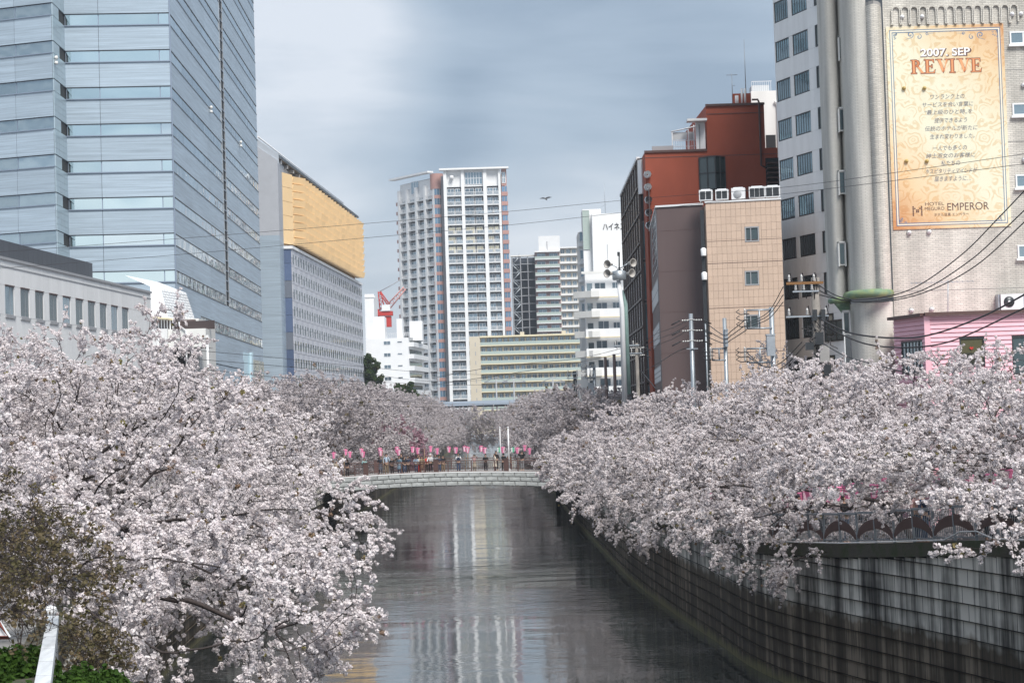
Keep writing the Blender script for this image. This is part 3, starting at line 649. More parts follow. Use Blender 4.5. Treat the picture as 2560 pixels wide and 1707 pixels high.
# ================================================================= left: the long white building with narrow windows
def white_hall():
    A = P(-260, 96, 700); B = P(375, 144, 735); f = Fac(A, B)
    t = thing('white_hall', 'long white panelled building with a row of narrow windows and a charcoal roof screen, left', 'building', (B[0], B[1], 4.5))
    zt = 19.45; L = f.L
    n = Vector((f.u.y, -f.u.x))
    Ai, Bi = f.pt(0, -.02), f.pt(L, -.02); Ab, Bb = f.pt(0, -14), f.pt(L, -14)
    core(t, [Ai, Bi, Bb, Ab], 4.4, zt - .1, MT['offwhite'])
    wins = []
    for x0, x1, yt in ((10, 30, 711), (48, 69, 714), (86, 107, 721), (121, 141, 727), (155, 173, 735), (187, 206, 741), (218, 236, 747), (247, 264, 752), (275, 291, 757), (303, 318, 763)):
        u0, u1 = f.U(x0, yt)[0], f.U(x1, yt)[0]; wins.append((u0, u1))
    d = (wins[-1][0] - wins[0][0]) / 9; wdt = sum(b - a for a, b in wins) / 10
    wl = [wins[0][0] + d * i for i in range(-4, 10)]
    zb_, zh = 16.35, 18.02
    us = [0.0]
    for u in wl: us += [u, u + wdt]
    u = wl[-1] + wdt
    while u + 1.2 < L: u += 1.15; us.append(u)
    us.append(L); us = sorted(set(round(x, 4) for x in us))
    grid(t, f, us, [4.5, 9.5, 13.6, zb_, zh, zt], MT['white_panel'], 'panel', .05, .018, [(u, u + wdt, zb_, zh) for u in wl])
    for i, u in enumerate(wl):
        g = 'glass_dark' if i % 4 else 'glass_mid'
        o = window(t, f, u, zb_, wdt, zh - zb_, 1, 1, 'grey', g, .07, .05, out=-.01, xs=[.62], proud=.03)
        put('sill', t, f, u - .06, zb_ - .16, wdt + .12, .16, .12, MT['grey'])
        put('lintel', t, f, u - .02, zh - .02, wdt + .04, .06, .1, MT['brown'])
    b = MB(); b.box(-.1, L + .05, -.14, .3, zt - .02, zt + .13); b.build('roof_edge', MT['grey'], t, f.M)
    b = MB(); b.box(-.1, L + .02, -.08, .0, zt - .42, zt - .36); b.build('trim', MT['grey'], t, f.M)
    # end wall
    g = Fac(B, Bb)
    # roof screen of charcoal sheets
    ue = f.U(309, 705)[0] ; n_ = int(ue / .93)
    S = Fac(f.pt(0, -2.2), f.pt(L, -2.2))
    for i in range(n_): put('sheet', t, S, ue - (i + 1) * .93 + .012, zt + .1, .906, 1.62, .05, MT['charcoal'])
    b = MB(); b.box(0, ue, .0, 3, zt + .05, zt + 1.68); b.build('screen_frame', MT['charcoal'], t, S.M)
white_hall()

def tiled_house():
    D = 150.0
    def q(px, py, d=D): v = at(px, py, d); return (v.x, v.y, v.z)
    t = thing('tiled_roof_house', 'white building with a tiled mansard roof and dark balcony beside the long white building', 'building', (q(430, 900)[0], D, 4.5))
    # body
    x0, x1 = q(379, 870)[0], q(500, 870)[0]
    zr = q(430, 795)[2]
    core(t, [(x0 - 2, D + 3.5), (x1 - .6, D + 3.5), (x1 - .6, D + 12), (x0 - 2, D + 12)], 4.4, zr + .1, MT['offwhite'])
    # mansard roof: near slope and river slope, tiled in rows
    a, b_, c_, d_ = q(378, 792), q(420, 795), q(403, 722, 151.5), q(376, 716, 151.5)
    e_, f_ = q(490, 807, 158), q(465, 732, 157.0)
    m = MB(); m.add([a, b_, c_, d_], [(0, 1, 2, 3)]); m.build('roof_slope', MT['white'], t)
    ap = q(312, 688, 152); m = MB(); m.add([d_, c_, f_, q(395, 705, 156), ap], [(0, 1, 2, 3, 4)]); m.build('roof_top', MT['white'], t)
    b_, c_, e_, f_ = map(Vector, (b_, c_, e_, f_)); rows = 11
    for r in range(rows):
        k = 9
        for i in range(k):
            s0, s1 = r / rows, (r + 1) / rows; o = (.5 / k if r % 2 else 0)
            t0, t1 = max(0, i / k - o), min(1, (i + 1) / k - o)
            if i == k - 1: t1 = 1
            def pt(s, tt): L_ = b_.lerp(c_, s); R_ = e_.lerp(f_, s); return L_.lerp(R_, tt)
            v = [pt(s0, t0 + .006), pt(s0, t1 - .006), pt(s1, t1 - .006), pt(s1, t0 + .006)]
            off = Vector((.03, -.03, .02)); v[0] = v[0] + off; v[1] = v[1] + off
            m = MB(); m.add([*v, v[0] - off * 1.3, v[1] - off * 1.3], [(0, 1, 2, 3), (4, 5, 1, 0)]); m.build('roof_tile', MT['white_panel'], t)
    # back of the roof and eave
    m = MB(); m.add([a, tuple(b_), tuple(e_), (e_.x, e_.y + 4, e_.z), (a[0], a[1] + 8, a[2])], [(0, 1, 2, 3, 4)]); m.build('soffit', MT['offwhite'], t)
    m = MB(); m.tube([Vector(a) + Vector((0, -.05, -.06)), b_ + Vector((0, -.05, -.06)), e_ + Vector((.05, 0, -.06))], .1, 4); m.build('eave', MT['cream'], t)
    # recessed balcony
    zf = q(430, 826)[2]
    m = MB(); m.box(x0 - 1, x1 - .8, D + 2.9, D + 3.45, zf, zr); m.build('recess_wall', MT['brown'], t)
    for i in range(7):
        x = x0 + .15 + i * .22; m = MB(); m.box(x, x + .09, D + .8, D + .9, zf, zr - .05); m.build('balcony_bar', MT['white'], t)
    m = MB(); m.box(x0 + 2, x1 + .9, D + 1.6, D + 1.7, zf + .1, zf + .75); m.build('balcony_panel', pbr('dark_brown', (.05, .035, .035), .6), t)
    # fascia and leaning strut
    z2 = q(430, 866)[2]; z1 = q(430, 822)[2]
    sx = q(421, 822)[0]
    m = MB(); m.box(x0 - .5, sx, D - .6, D + 3.4, z2 + .1, z1); m.build('fascia', MT['white'], t)
    m = MB(); m.box(sx + .02, x1 + .5, D - .3, D + 3.4, z2 - .1, z1 - .05); m.build('fascia', MT['offwhite'], t)
    m = MB(); m.box(sx - .02, x1 + .55, D - .36, D - .3, z2 + .52, z2 + .56); m.build('groove', MT['grey'], t)
    zz = q(400, 925)[2]
    u0, u1, w0, w1 = q(392, 866)[0], q(422, 866)[0], q(383, 925)[0], q(412, 925)[0]
    m = MB(); m.yprism([(w0, zz), (w1, zz), (u1, z2 + .3), (u0, z2 + .3)], D - .55, D + .2); m.build('strut', MT['white'], t)
    r0, r1 = q(404, 840), q(392, 905)
    m = MB(); m.tube([(r0[0], D - .75, r0[2]), (r1[0], D - .75, r1[2])], .11, 6); m.build('downpipe', MT['tin'], t)
    r0 = q(467, 826); m = MB(); m.tube([(q(450, 800)[0], D - .4, q(450, 800)[2]), (q(450, 815)[0], D - .4, q(450, 815)[2]), (r0[0], D - .45, r0[2]), (r0[0], D - .45, 5)], .07, 6); m.build('downpipe', MT['tin'], t)
    m = MB(); m.box(q(427, 870)[0], q(452, 870)[0], D + .6, D + 3.4, 5, z2 - .1); m.build('doorway', MT['dark'], t)
tiled_house()
# slim white mast rising out of the blossom beside it
v = at(519, 880, 140); b = MB(); b.tube([(v.x, 140, 4.5), (v.x, 140, Zp(519, 838, 140))], .09, 6)
b.build('mast', MT['tin'], label='slim white mast standing in the blossom below the office tower', category='mast')

# ================================================================= left: the lilac tower with the golden upper floors
def golden_tower():
    a = P(700, 345, 520); c = P(730, 350, 520); e = P(890, 437, 650)
    t = thing('gold_fronted_building', 'grey-lilac building with golden panelled upper storeys under a dark sloping eave', 'building', (c[0], c[1], 4.5))
    side = Fac(c, e); fr = Fac(a, c)
    zg0, zg1 = 40.9, 53.3
    zl = 40.6
    s = .3
    # left grey pylon and core
    p0 = P(645, 339.6, 600); p1 = P(699, 339.6, 600)
    core(t, [p0, (p1[0], p1[1]), (p1[0], 430), (p0[0] - 10, 430)], 4.4, 41.8, MT['tower_panel'], 'lower_wall')
    core(t, [p0, p1, (p1[0], 430), (p0[0] - 10, 430)], 41.8, [57.2, 54.6, 54.6, 60], MT['grey_stone'], 'pylon')
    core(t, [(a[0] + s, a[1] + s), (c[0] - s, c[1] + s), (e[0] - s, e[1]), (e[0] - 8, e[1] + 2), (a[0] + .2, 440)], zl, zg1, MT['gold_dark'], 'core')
    # golden front strip: five tall panels
    for j in range(5):
        h = (zg1 - zg0) / 5; put('gold_panel', t, fr, .03, zg0 + j * h + .03, fr.L - .06, h - .06, .2, MT['gold'])
    # golden side: saw-tooth panels
    nc, nr = 22, 9; w_ = side.L / nc; h = (zg1 - zg0 - .2) / nr
    m = MB(); d0, d1 = .08, 1.7
    g_ = .16; m.add([(g_, -d0, g_ * .5), (w_ - g_, -d1, g_ * .5), (w_ - g_, -d1 - .28, h - .05), (g_, -d0 - .28, h - .05), (g_, 0, g_ * .5), (w_ - g_, 0, g_ * .5), (w_ - g_, 0, h - .05), (g_, 0, h - .05)], [(0, 1, 2, 3), (1, 5, 6, 2), (3, 2, 6, 7), (0, 4, 5, 1), (4, 0, 3, 7)])
    me = m.mesh('gold_panel', MT['gold'])
    for j in range(nr):
        for i in range(nc):
            place('gold_panel', me, t, side.at(i * w_, zg0 + j * h) @ Matrix.Diagonal((1, 1, .97, 1)))
    # dark eave and vaulted roof
    E0 = at(697, 400, 340); E1 = at(897, 543, 446); ez = 55.1
    v0 = Vector((E0.x - 0, E0.y, ez)); v1 = Vector((E1.x, E1.y, ez))
    m = MB(); m.add([v0, v1, v1 + Vector((-5, 0, -.9)), v0 + Vector((-5, 0, -.9)), v0 + Vector((0, 0, .55)), v1 + Vector((0, 0, .35))], [(0, 1, 2, 3), (0, 4, 5, 1)])
    m.build('eave', MT['dark_metal'], t)
    nb = 16
    for i in range(nb):
        p = v0.lerp(v1, (i + .5) / nb); m = MB(); m.box(p.x - 4.5, p.x - .05, p.y - .12, p.y + .12, ez - .75, ez - .12); m.build('eave_bracket', MT['grey'], t)
    m = MB(); prof = [(0, .55), (-3.5, 3.2), (-7, 5.2), (-11, 6.7), (-16, 7.8)]
    for k, (dx, dz) in enumerate(prof):
        m.v.append(tuple(v0 + Vector((dx, 0, dz)))); m.v.append(tuple(v1 + Vector((dx, 0, dz - .2))))
    for k in range(len(prof) - 1): m.f.append([2 * k, 2 * k + 1, 2 * k + 3, 2 * k + 2]); m.m.append(0); m.sm.append(False)
    nv = len(m.v); m.v += [tuple(v0 + Vector((dx, 0, dz))) for dx, dz in prof] + [tuple(v0 + Vector((dx, 0, min(0, dz) - 1))) for dx, dz in reversed(prof)]
    m.f.append(list(range(nv, len(m.v)))); m.m.append(0); m.sm.append(False)
    m.build('roof', pbr('roof_sheet', (.55, .60, .66), .4, .4, var=.05, vscale=(1, .1, 1)), t)
    m = MB(); m.tube([v0 + Vector((-3.4, -.3, 3.6)), v1 + Vector((-3.4, 0, 3.4))], .16, 5); m.build('roof_rib', MT['tin'], t)
    # lower part: a box standing half a metre proud
    c2 = P(735, 346, 900); e2 = P(908, 446, 900); s2 = Fac(c2, e2); a2 = P(697, 345.5, 900); f2 = Fac(a2, c2)
    ztop = 40.4
    core(t, [(a2[0], a2[1] + .2), (c2[0] - .05, c2[1] + .2), (e2[0] - .1, e2[1]), (e2[0] - 30, e2[1]), (a2[0] - 4, 445)], 4.4, ztop, MT['lilac'], 'lower_wall')
    nz_ = 12; hz = (ztop - 4.6) / nz_
    blues = ['pane_deep', 'pane_pale']
    for j in range(nz_):
        put('pane', t, f2, .02, 4.6 + j * hz + .03, f2.L * .28, hz - .06, .1, MT['pane_pale'])
        put('pane', t, f2, f2.L * .3, 4.6 + j * hz + .03, f2.L * .7, hz - .06, .1, MT['pane_deep' if j % 3 else 'pane_mid'])
    # panels with a slit window at every other one
    nc = 33; w_ = s2.L / nc; nrow = 12; zt_ = ztop - .5; hrow = 3.0
    lay = MB(); slit = MB(); n_p = 0
    for j in range(nrow):
        z = zt_ - (j + 1) * hrow
        for i in range(nc):
            u = i * w_
            for q_ in range(2):
                zz = z + q_ * hrow / 2; oo = (i + q_) % 2
                lay.box(u + .04, u + w_ - .04, -.10 - .03 * oo, 0, zz + .03, zz + hrow / 2 - .03, oo)
            slit.box(u + w_ * .36, u + w_ * .62, -.20, -.01, z + .55, z + .55 + 1.55)
    lay.build('cladding', [MT['lilac'], MT['lilac_b']], t, s2.M, kind='stuff'); slit.build('slit_window', MT['glass_dark'], t, s2.M, kind='stuff')
    put('cornice', t, s2, -.3, ztop - .45, s2.L + .4, .5, .35, MT['tin']); put('cornice', t, f2, -.1, ztop - .45, f2.L + .2, .5, .35, MT['tin'])
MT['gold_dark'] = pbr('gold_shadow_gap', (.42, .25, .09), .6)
MT['pane_deep'] = pbr('pane_deep', (.10, .14, .24), .15, .2, objvar=.15); MT['pane_mid'] = pbr('pane_mid', (.16, .18, .22), .2, .2); MT['pane_pale'] = pbr('pane_pale', (.27, .36, .48), .15, .2, objvar=.1)
MT['lilac_b'] = pbr('lilac_pale', (.58, .59, .64), .5, .1)
golden_tower()
# ================================================================= far centre: the white-ribbed apartment tower
def far_tower():
    D = 680.0
    A = P(1109, D, 700); B = P(1274, D, 700); LA = P(1009, 703, 900); 
    # plan: left face LA -> corner bay -> front A..B
    c0 = P(1099, 683, 700)
    t = thing('apartment_tower', 'tallest white-ribbed apartment tower with balconies and salmon corner bays, centre of the skyline', 'apartment tower', (A[0], D, 4.5))
    fr = Fac(A, B); lf = Fac(LA, c0); H0 = 94.6; st = 3.29
    core(t, [(LA[0] + 1, LA[1] + 1.5), (c0[0], c0[1] + 1.5), (A[0] + 1, A[1] + 1.5), (B[0] - .5, B[1] + 1.5), (B[0] - .5, B[1] + 24), (LA[0] + 2, LA[1] + 22)], 4.4, H0 - 2, MT['grey_mid'])
    uf = lambda px, py=600: fr.U(px, py)[0]
    pil = [(1113, 1121), (1157, 1165), (1212, 1221), (1250, 1256)]
    for a, c in pil:
        u0, u1 = uf(a + 0), uf(c + 0)
        put('pillar', t, fr, u0, 4.5, u1 - u0, H0 - 4.5, 1.3, MT['white'])
    bays = [(uf(1121), uf(1157)), (uf(1165), uf(1212)), (uf(1221), uf(1250))]
    nfl = 26; top = H0 - 6.2
    for k in range(nfl):
        z = top - (k + 1) * st
        if z < 5: break
        for bi, (u0, u1) in enumerate(bays):
            w_ = u1 - u0
            put('balcony', t, fr, u0, z, w_, .28, 1.2, MT['white'])
            m = 4 if bi != 1 else 5; ww = w_ / m
            window(t, fr, u0 + .1, z + .35, w_ * .48, 2.35, 2, 1, 'tin', ('glass_far', 'glass_lit')[1 if k in (4, 5, 6) else 0], .12, .12, far=True, out=.05)
            window(t, fr, u0 + w_ * .56, z + .35, w_ * .36, 2.35, 2, 1, 'white', ('glass_far', 'glass_lit')[1 if k in (4, 6) else 0], .12, .12, far=True, out=.05)
            key = ('brail', round(w_, 2))
            if key not in _bx:
                b = MB(); b.box(0, w_, -.06, 0, 1.15, 1.25); b.box(0, w_, -.04, 0, .1, .18); x = .05
                while x < w_: b.box(x, x + .09, -.05, 0, .1, 1.15); x += w_ / 14
                b.box(0, w_ * .36, -.03, -.01, .15, 1.1, 1); b.box(w_ * .62, w_, -.03, -.01, .15, 1.1, 1)
                _bx[key] = b.mesh('balcony_rail', [MT['tin'], MT['glass_far']])
            place('balcony_rail', _bx[key], t, fr.at(u0, z + .2, 1.2))
        # salmon end bay on the right, corner bay on the left
        u0 = uf(1257)
        put('bay_band', t, fr, u0, z - .2, fr.L - u0 + .3, 1.25, .6, MT['pinkband']); window(t, fr, u0 + .1, z + 1.05, fr.L - u0, 2.04, 2, 1, 'pinkband', 'glass_blue', .1, .12, far=True, out=.3)
    # left face
    ul = lambda px, py: lf.U(px, py)[0]
    n_ = 4; us = [ul(p, 520) for p in (1003, 1023, 1046, 1068, 1090)]
    for u in us[:5]: put('pillar', t, lf, u - .5, 4.5, 1.2, H0 - 9, 1.2, MT['white'])
    for k in range(nfl):
        z = top - (k + 1) * st
        if z < 5: break
        for i in range(4):
            u0, u1 = us[i] + .7, us[i + 1] - .5; w_ = u1 - u0
            put('balcony', t, lf, u0, z, w_, .28, 1.1, MT['white'])
            window(t, lf, u0 + .1, z + .3, w_ - .3, 2.3, 3, 1, 'tin', 'glass_far', .1, .12, far=True, out=.05)
            key = ('lrail', round(w_, 2))
            if key not in _bx:
                b = MB(); b.box(0, w_, -.06, 0, 1.15, 1.25); x = .05
                while x < w_: b.box(x, x + .12, -.05, 0, .1, 1.15); x += w_ / 9
                _bx[key] = b.mesh('balcony_rail', MT['tin'])
            place('balcony_rail', _bx[key], t, lf.at(u0, z + .2, 1.1))
        put('bay_band', t, lf, -1.4, z - .1, 2.2, 1.2, .4, MT['pinkband'])
        # rounded corner bay between the two faces: salmon band below, glass above
        b0 = Vector((*P(1090, 684, 700), 0)); 
        key = ('corner',)
        if key not in _bx:
            m = MB(); cx, cy = P(1099, 684.5, 700); pts = []
            for q in range(7):
                a = PI + PI * .5 * 0 + PI * q / 6; pts.append((math.cos(a) * 1.95, math.sin(a) * 2.3))
            m.prism(pts, 0, 1.15); _bx[key] = m.mesh('bay_band', MT['pinkband'])
            m = MB(); m.prism([(x * .93, y * .93) for x, y in pts], 1.15, st); _bx['cg'] = m.mesh('bay_window', MT['glass_blue'])
            m = MB()
            for q in range(1, 6):
                x, y = pts[q]; m.box(x * .95 - .07, x * .95 + .07, y * .95 - .07, y * .95 + .07, 1.15, st)
            _bx['cm'] = m.mesh('mullion', MT['grey'])
            _bx['cxy'] = (cx, cy)
        cx, cy = _bx['cxy']; M = Matrix.Translation((cx, cy, z - .1))
        place('bay_band', _bx[key], t, M); place('bay_window', _bx['cg'], t, M); place('mullion', _bx['cm'], t, M)
    # crown: penthouse storey, roof slabs
    put('penthouse_wall', t, fr, uf(1113), top, uf(1256) - uf(1113), H0 - top - .2, .2, MT['white']); put('penthouse_wall', t, lf, us[0], top - 2, lf.L - us[0], H0 - top - .5, .2, MT['white'])
    window(t, fr, uf(1166), top + .6, uf(1211) - uf(1166), 4.4, 6, 2, 'tin', 'glass_far', .2, .2, far=True, out=.3)
    window(t, lf, us[1] + 2, top - .4, 5.0, 4.4, 3, 1, 'tin', 'glass_far', .2, .2, far=True, out=.3)
    put('penthouse_wall', t, fr, uf(1258), top, fr.L - uf(1258), H0 - top - .2, .3, MT['pinkband']); window(t, fr, uf(1259), top + .8, fr.L - uf(1259) - .3, 3.8, 2, 2, 'tin', 'glass_far', .2, .2, far=True, out=.4)
    m = MB(); cx, cy = _bx['cxy']; m.lathe([(2.3, top - .1), (2.3, H0 - 1.0)], 12, (cx, cy, 0)); m.build('bay_band', MT['pinkband'], t)
    for f_, a_, b_ in ((fr, -.4, fr.L + .8), (lf, -2.6, lf.L - 2)):
        put('roof_slab', t, f_, a_, H0 - .55, b_ - a_, .6, 2.4, MT['white'])
    b = MB(); b.lathe([(.01, -1.2), (.7, -1.1), (.7, -.2), (.3, 0)], 10, (uf(1134), -.6, H0 - 3), 'Y'); b.build('roof_lamp', MT['tin'], t, fr.M)
MT['grey_mid'] = pbr('grey_mid', (.27, .28, .30), .6); MT['glass_blue'] = glass('glass_blue', (.20, .34, .48), .7, .08, .01, .3); MT['glass_lit'] = glass('glass_lit', (.75, .68, .5), .6, .12, .01, .3)
far_tower()

def balcony_block(name, label, pxl, pxr, D, top_py, st, nfl, endpx, band, wallm, railm, winper, cat='apartment block', depth=12, edge=None, roof=None, railh=.92, D2=None, refpy=800):
    A = P(pxl, D, refpy); B = P(pxr, D2 or D, refpy); t = thing(name, label, cat, (A[0], D, 4.5)); f = Fac(A, B)
    zt = Zp((pxl + pxr) / 2, top_py, D)
    core(t, [A, B, (B[0], B[1] + depth), (A[0], A[1] + depth)], 4.4, zt, wallm)
    ue = f.U(endpx, refpy)[0] if endpx else 0
    if ue > .5: put('end_wall', t, f, 0, 4.5, ue, zt - 4.5, 1.4, wallm)
    W_ = f.L - ue; nw = winper; ww = W_ / nw
    if edge: put('roof_edge', t, f, ue - .1, zt - .4, W_ + .2, .5, 1.6, edge)
    for k in range(nfl):
        z = zt - (k + 1) * st - .2
        if z < 4.6: break
        put('balcony', t, f, ue, z, W_, .32, 1.34, edge or wallm)
        put('balcony_rail', t, f, ue, z + .30, W_, railh, .08, railm, out=1.24)
        for i in range(nw):
            if i % 2 == 0 and i: put('partition', t, f, ue + i * ww - .05, z + .2, .1, st - .45, 1.15, wallm)
            window(t, f, ue + i * ww + ww * .16, z + .5, ww * .68, 1.9, 2, 1, 'tin', 'glass_far', .08, .09, far=True, out=.01)
    return t, f, zt, ue
# the long beige block with pale green balconies
t, f, zt, ue = balcony_block('beige_apartment_block', 'long beige apartment block with pale green balconies in front of the tall towers', 1172, 1452, 620, 838, 2.86, 9, 1199, None, MT['beige'], MT['teal'], 18, edge=MT['cream'])
for j in range(7): put('slot_window', t, f, ue * .5, zt - 3.0 - j * 2.86, .25, 1.2, 1.43, MT['grey'])
for px in (1305, 1409): u = f.U(px, 835)[0]; put('roof_vent', t, f, u - .6, zt, 1.3, 1.1, .5, MT['beige'])
# the stepped group to its right: stair tower, pink-and-teal flats, white flats
t, f, zt, ue = balcony_block('pink_apartment_block', 'slim pinkish apartment block with pale teal balconies and a white box on its roof', 1342, 1404, 745, 628, 2.98, 13, None, None, pbr('pink_wall', (.36, .25, .25), .6), MT['teal'], 2, edge=MT['white'])
put('roof_box', t, f, f.U(1346, 600)[0], zt, f.U(1399, 600)[0] - f.U(1346, 600)[0], Zp(1375, 590, 745) - zt, .5, MT['white'])
put('roof_box', t, f, f.U(1366, 600)[0], zt, .3, Zp(1375, 590, 745) - zt - 2, .6, MT['grey'])
t, f, zt, ue = balcony_block('pale_apartment_block', 'pale apartment block with small square windows between the pinkish block and the white stepped building', 1404, 1462, 748, 618, 2.98, 13, None, None, MT['beige2'] if 'beige2' in MT else pbr('pale_beige', (.62, .59, .52), .7), MT['offwhite'], 4, edge=MT['white'], railh=.5)
def stair_block():
    A = P(1281, 752, 740); B = P(1341, 752, 740); f = Fac(A, B); t = thing('stair_tower_block', 'dark open-sided block with steel fire stairs beside the tallest tower', 'building', (A[0], 752, 4.5))
    zt = Zp(1320, 640, 752)
    core(t, [(A[0], 754), (B[0], 754), (B[0], 768), (A[0], 768)], 4.4, zt - .5, MT['tower_dark'])
    for k in range(14):
        z = zt - k * 2.98
        if z < 5: break
        put('floor_slab', t, f, f.L * .38, z - .3, f.L * .62, .26, 2.6, MT['grey']); put('stair_landing', t, f, 0, z - .4, f.L * .36, .22, 2.4, MT['steel'])
        b = MB(); s_ = 1 if k % 2 else -1; x0, x1 = (.3, f.L * .34) if s_ > 0 else (f.L * .34, .3)
        b.tube([(x0, -2.3, z - .4), (x1, -2.3, z - 3.2)], .22, 4); b.tube([(x0, -2.3, z + .7), (x1, -2.3, z - 2.1)], .1, 4); b.build('stair_flight', MT['steel'], t, f.M)
    for u in (.1, f.L * .36, f.L * .66, f.L - .3): put('column', t, f, u, 4.5, .35, zt - 4.6, 2.5, MT['grey'])
    put('roof_slab', t, f, -.3, zt - .3, f.L + .4, .5, 2.8, MT['offwhite'])
stair_block()

# the white stepped block with the roof sign
def heights():
    D = 320.0
    A = P(1466, D, 640); B = P(1575, D, 640); t = thing('white_stepped_apartments', 'white stepped apartment block with black roof lettering, partly behind the dark glass building', 'apartment block', (A[0], D, 4.5)); f = Fac(A, B)
    zt = Zp(1500, 534, D); zl = Zp(1500, 689, D); zc = Zp(1490, 521, D)
    core(t, [(A[0] + 1.1, D), B, (B[0], D + 14), (A[0] + 1.1, D + 14)], 4.4, zt, MT['white'])
    core(t, [(A[0] - .4, D + 1), (A[0] + 2.6, D + 1), (A[0] + 2.6, D + 6), (A[0] - .4, D + 6)], 20, zc, MT['white'], 'lift_tower')
    L0 = P(1446, D + 6, 640); core(t, [(L0[0], D + 4), (A[0] + 1.1, D + 1.5), (A[0] + 1.1, D + 12), (L0[0], D + 12)], 4.4, Zp(1455, 575, D), MT['offwhite'], 'side_wall')
    lf = Fac((L0[0], D + 4), (A[0] + 1.1, D + 1.5))
    z = Zp(1455, 590, D)
    for k in range(5): window(t, lf, .3, z - .6 - k * 2.9, 2.2, 1.6, 2, 1, 'tin', 'glass_far', .1, .1, far=True); put('balcony', t, lf, .1, z - 1.4 - k * 2.9, 2.7, .5, .3, MT['white'])
    window(t, f, -.3 - .1, zc - 6.5, 1.1, 6.3, 1, 4, 'teal', 'teal', .08, .1, far=True, out=-.9)
    # lower storeys stand forward with balconies
    A2 = P(1441, D - 7, 800); B2 = P(1580, D - 7, 800); g = Fac(A2, B2)
    core(t, [(A2[0] + 1.6, A2[1] + 1.2), (B2[0], B2[1] + 1.2), (B2[0], D), (A2[0] + 1.6, D)], 4.4, zl, MT['white'], 'lower_wall')
    put('roof_edge', t, g, 1.0, zl - .15, g.L - 1, .35, .4, MT['offwhite'])
    Dl = D - 7; tops = [Zp(1500, y, Dl) for y in (702, 752, 802, 851, 899, 946, 993)]
    for k, zk in enumerate(tops):
        h = 1.25; st = 2.95
        u0 = g.U(1478 if k < 2 else 1462, 750)[0]
        put('balcony_front', t, g, u0, zk - st + .45, g.L - u0, h, .4, MT['white'])
        put('balcony', t, g, u0 - .1, zk - st + .30, g.L - u0 + .2, .16, .5, MT['cream'])
        window(t, g, g.U(1488 + (k % 3) * 3, 750)[0], zk - 1.25, 1.75, 1.05 if k < 2 else 1.3, 2, 1, 'tin', 'glass_far', .07, .07, far=True, out=-1.15)
        window(t, g, g.U(1532, 750)[0], zk - 1.2, 1.1, 1.0, 2, 1, 'tin', 'glass_far', .07, .07, far=True, out=-1.15)
        # stair-like angled balconies on the left corner
        m = MB(); x = g.pt(.1)[0]
        m.prism([(-.4, 1.3), (2.3, -.9), (3.6, -.9), (3.6, 1.8), (-.4, 2.2)], 0, 1.0); m.build('corner_balcony', MT['offwhite'], t, Matrix.Translation((x, Dl, zk - st + .4)))
        window(t, g, 1.75, zk - 1.9, 1.0, 1.7, 1, 1, 'tin', 'glass_mid', .07, .07, far=True, out=-1.15)
    # roof lettering
    txt = bpy.data.curves.new('lettering', 'FONT'); txt.body = 'ハイネス'; txt.size = 1.0; txt.extrude = .02; txt.offset = .012
    put_text(txt, t, f, f.U(1507, 577)[0], Zp(1507, 576, D), 1.12, 'letters', MT['dark'], width=f.U(1563, 570)[0] - f.U(1507, 570)[0])
    b = MB(); x = f.U(1513, 500)[0]; b.tube([(x, 1, zt), (x, 1, Zp(1513, 455, D))], [.05, .02], 4); b.tube([(x - .6, 1, zt + 1.2), (x + .5, 1, zt + 1.6)], .02, 4); b.build('aerial', MT['steel'], t, f.M)
    for u in (f.U(1482, 650)[0], f.U(1519, 650)[0]): put('downpipe', t, f, u, zl, .12, (zt - zl) * (.97 if u < 3 else .5), .1, MT['grey_pale'])
MT['grey_pale'] = pbr('grey_pale', (.5, .52, .54), .6)
def put_text(cu, parent, fac, u, z, size, name, mat, width=None, out=.06, center=False, shear=0, **props):
    cu.size = 1.0; cu.shear = shear; tmp = bpy.data.objects.new('tmp_text', cu); C.objects.link(tmp)
    dg = bpy.context.evaluated_depsgraph_get(); dg.update()
    me = bpy.data.meshes.new_from_object(tmp.evaluated_get(dg)); bpy.data.objects.remove(tmp)
    me.materials.clear(); me.materials.append(mat)
    xs = [v.co.x for v in me.vertices]; ys = [v.co.y for v in me.vertices]
    x0, x1, y0, y1 = min(xs), max(xs), min(ys), max(ys)
    sx = (width / (x1 - x0)) if width else size / (y1 - y0); sz = size / (y1 - y0)
    for v in me.vertices:
        x = (v.co.x - (x0 + x1) / 2 if center else v.co.x - x0) * sx; zz = (v.co.y - y0) * sz; d = v.co.z * .5
        v.co = (x, -d, zz)
    me.name = name
    return place(name, me, parent, fac.at(u, z, out), **props)
heights()

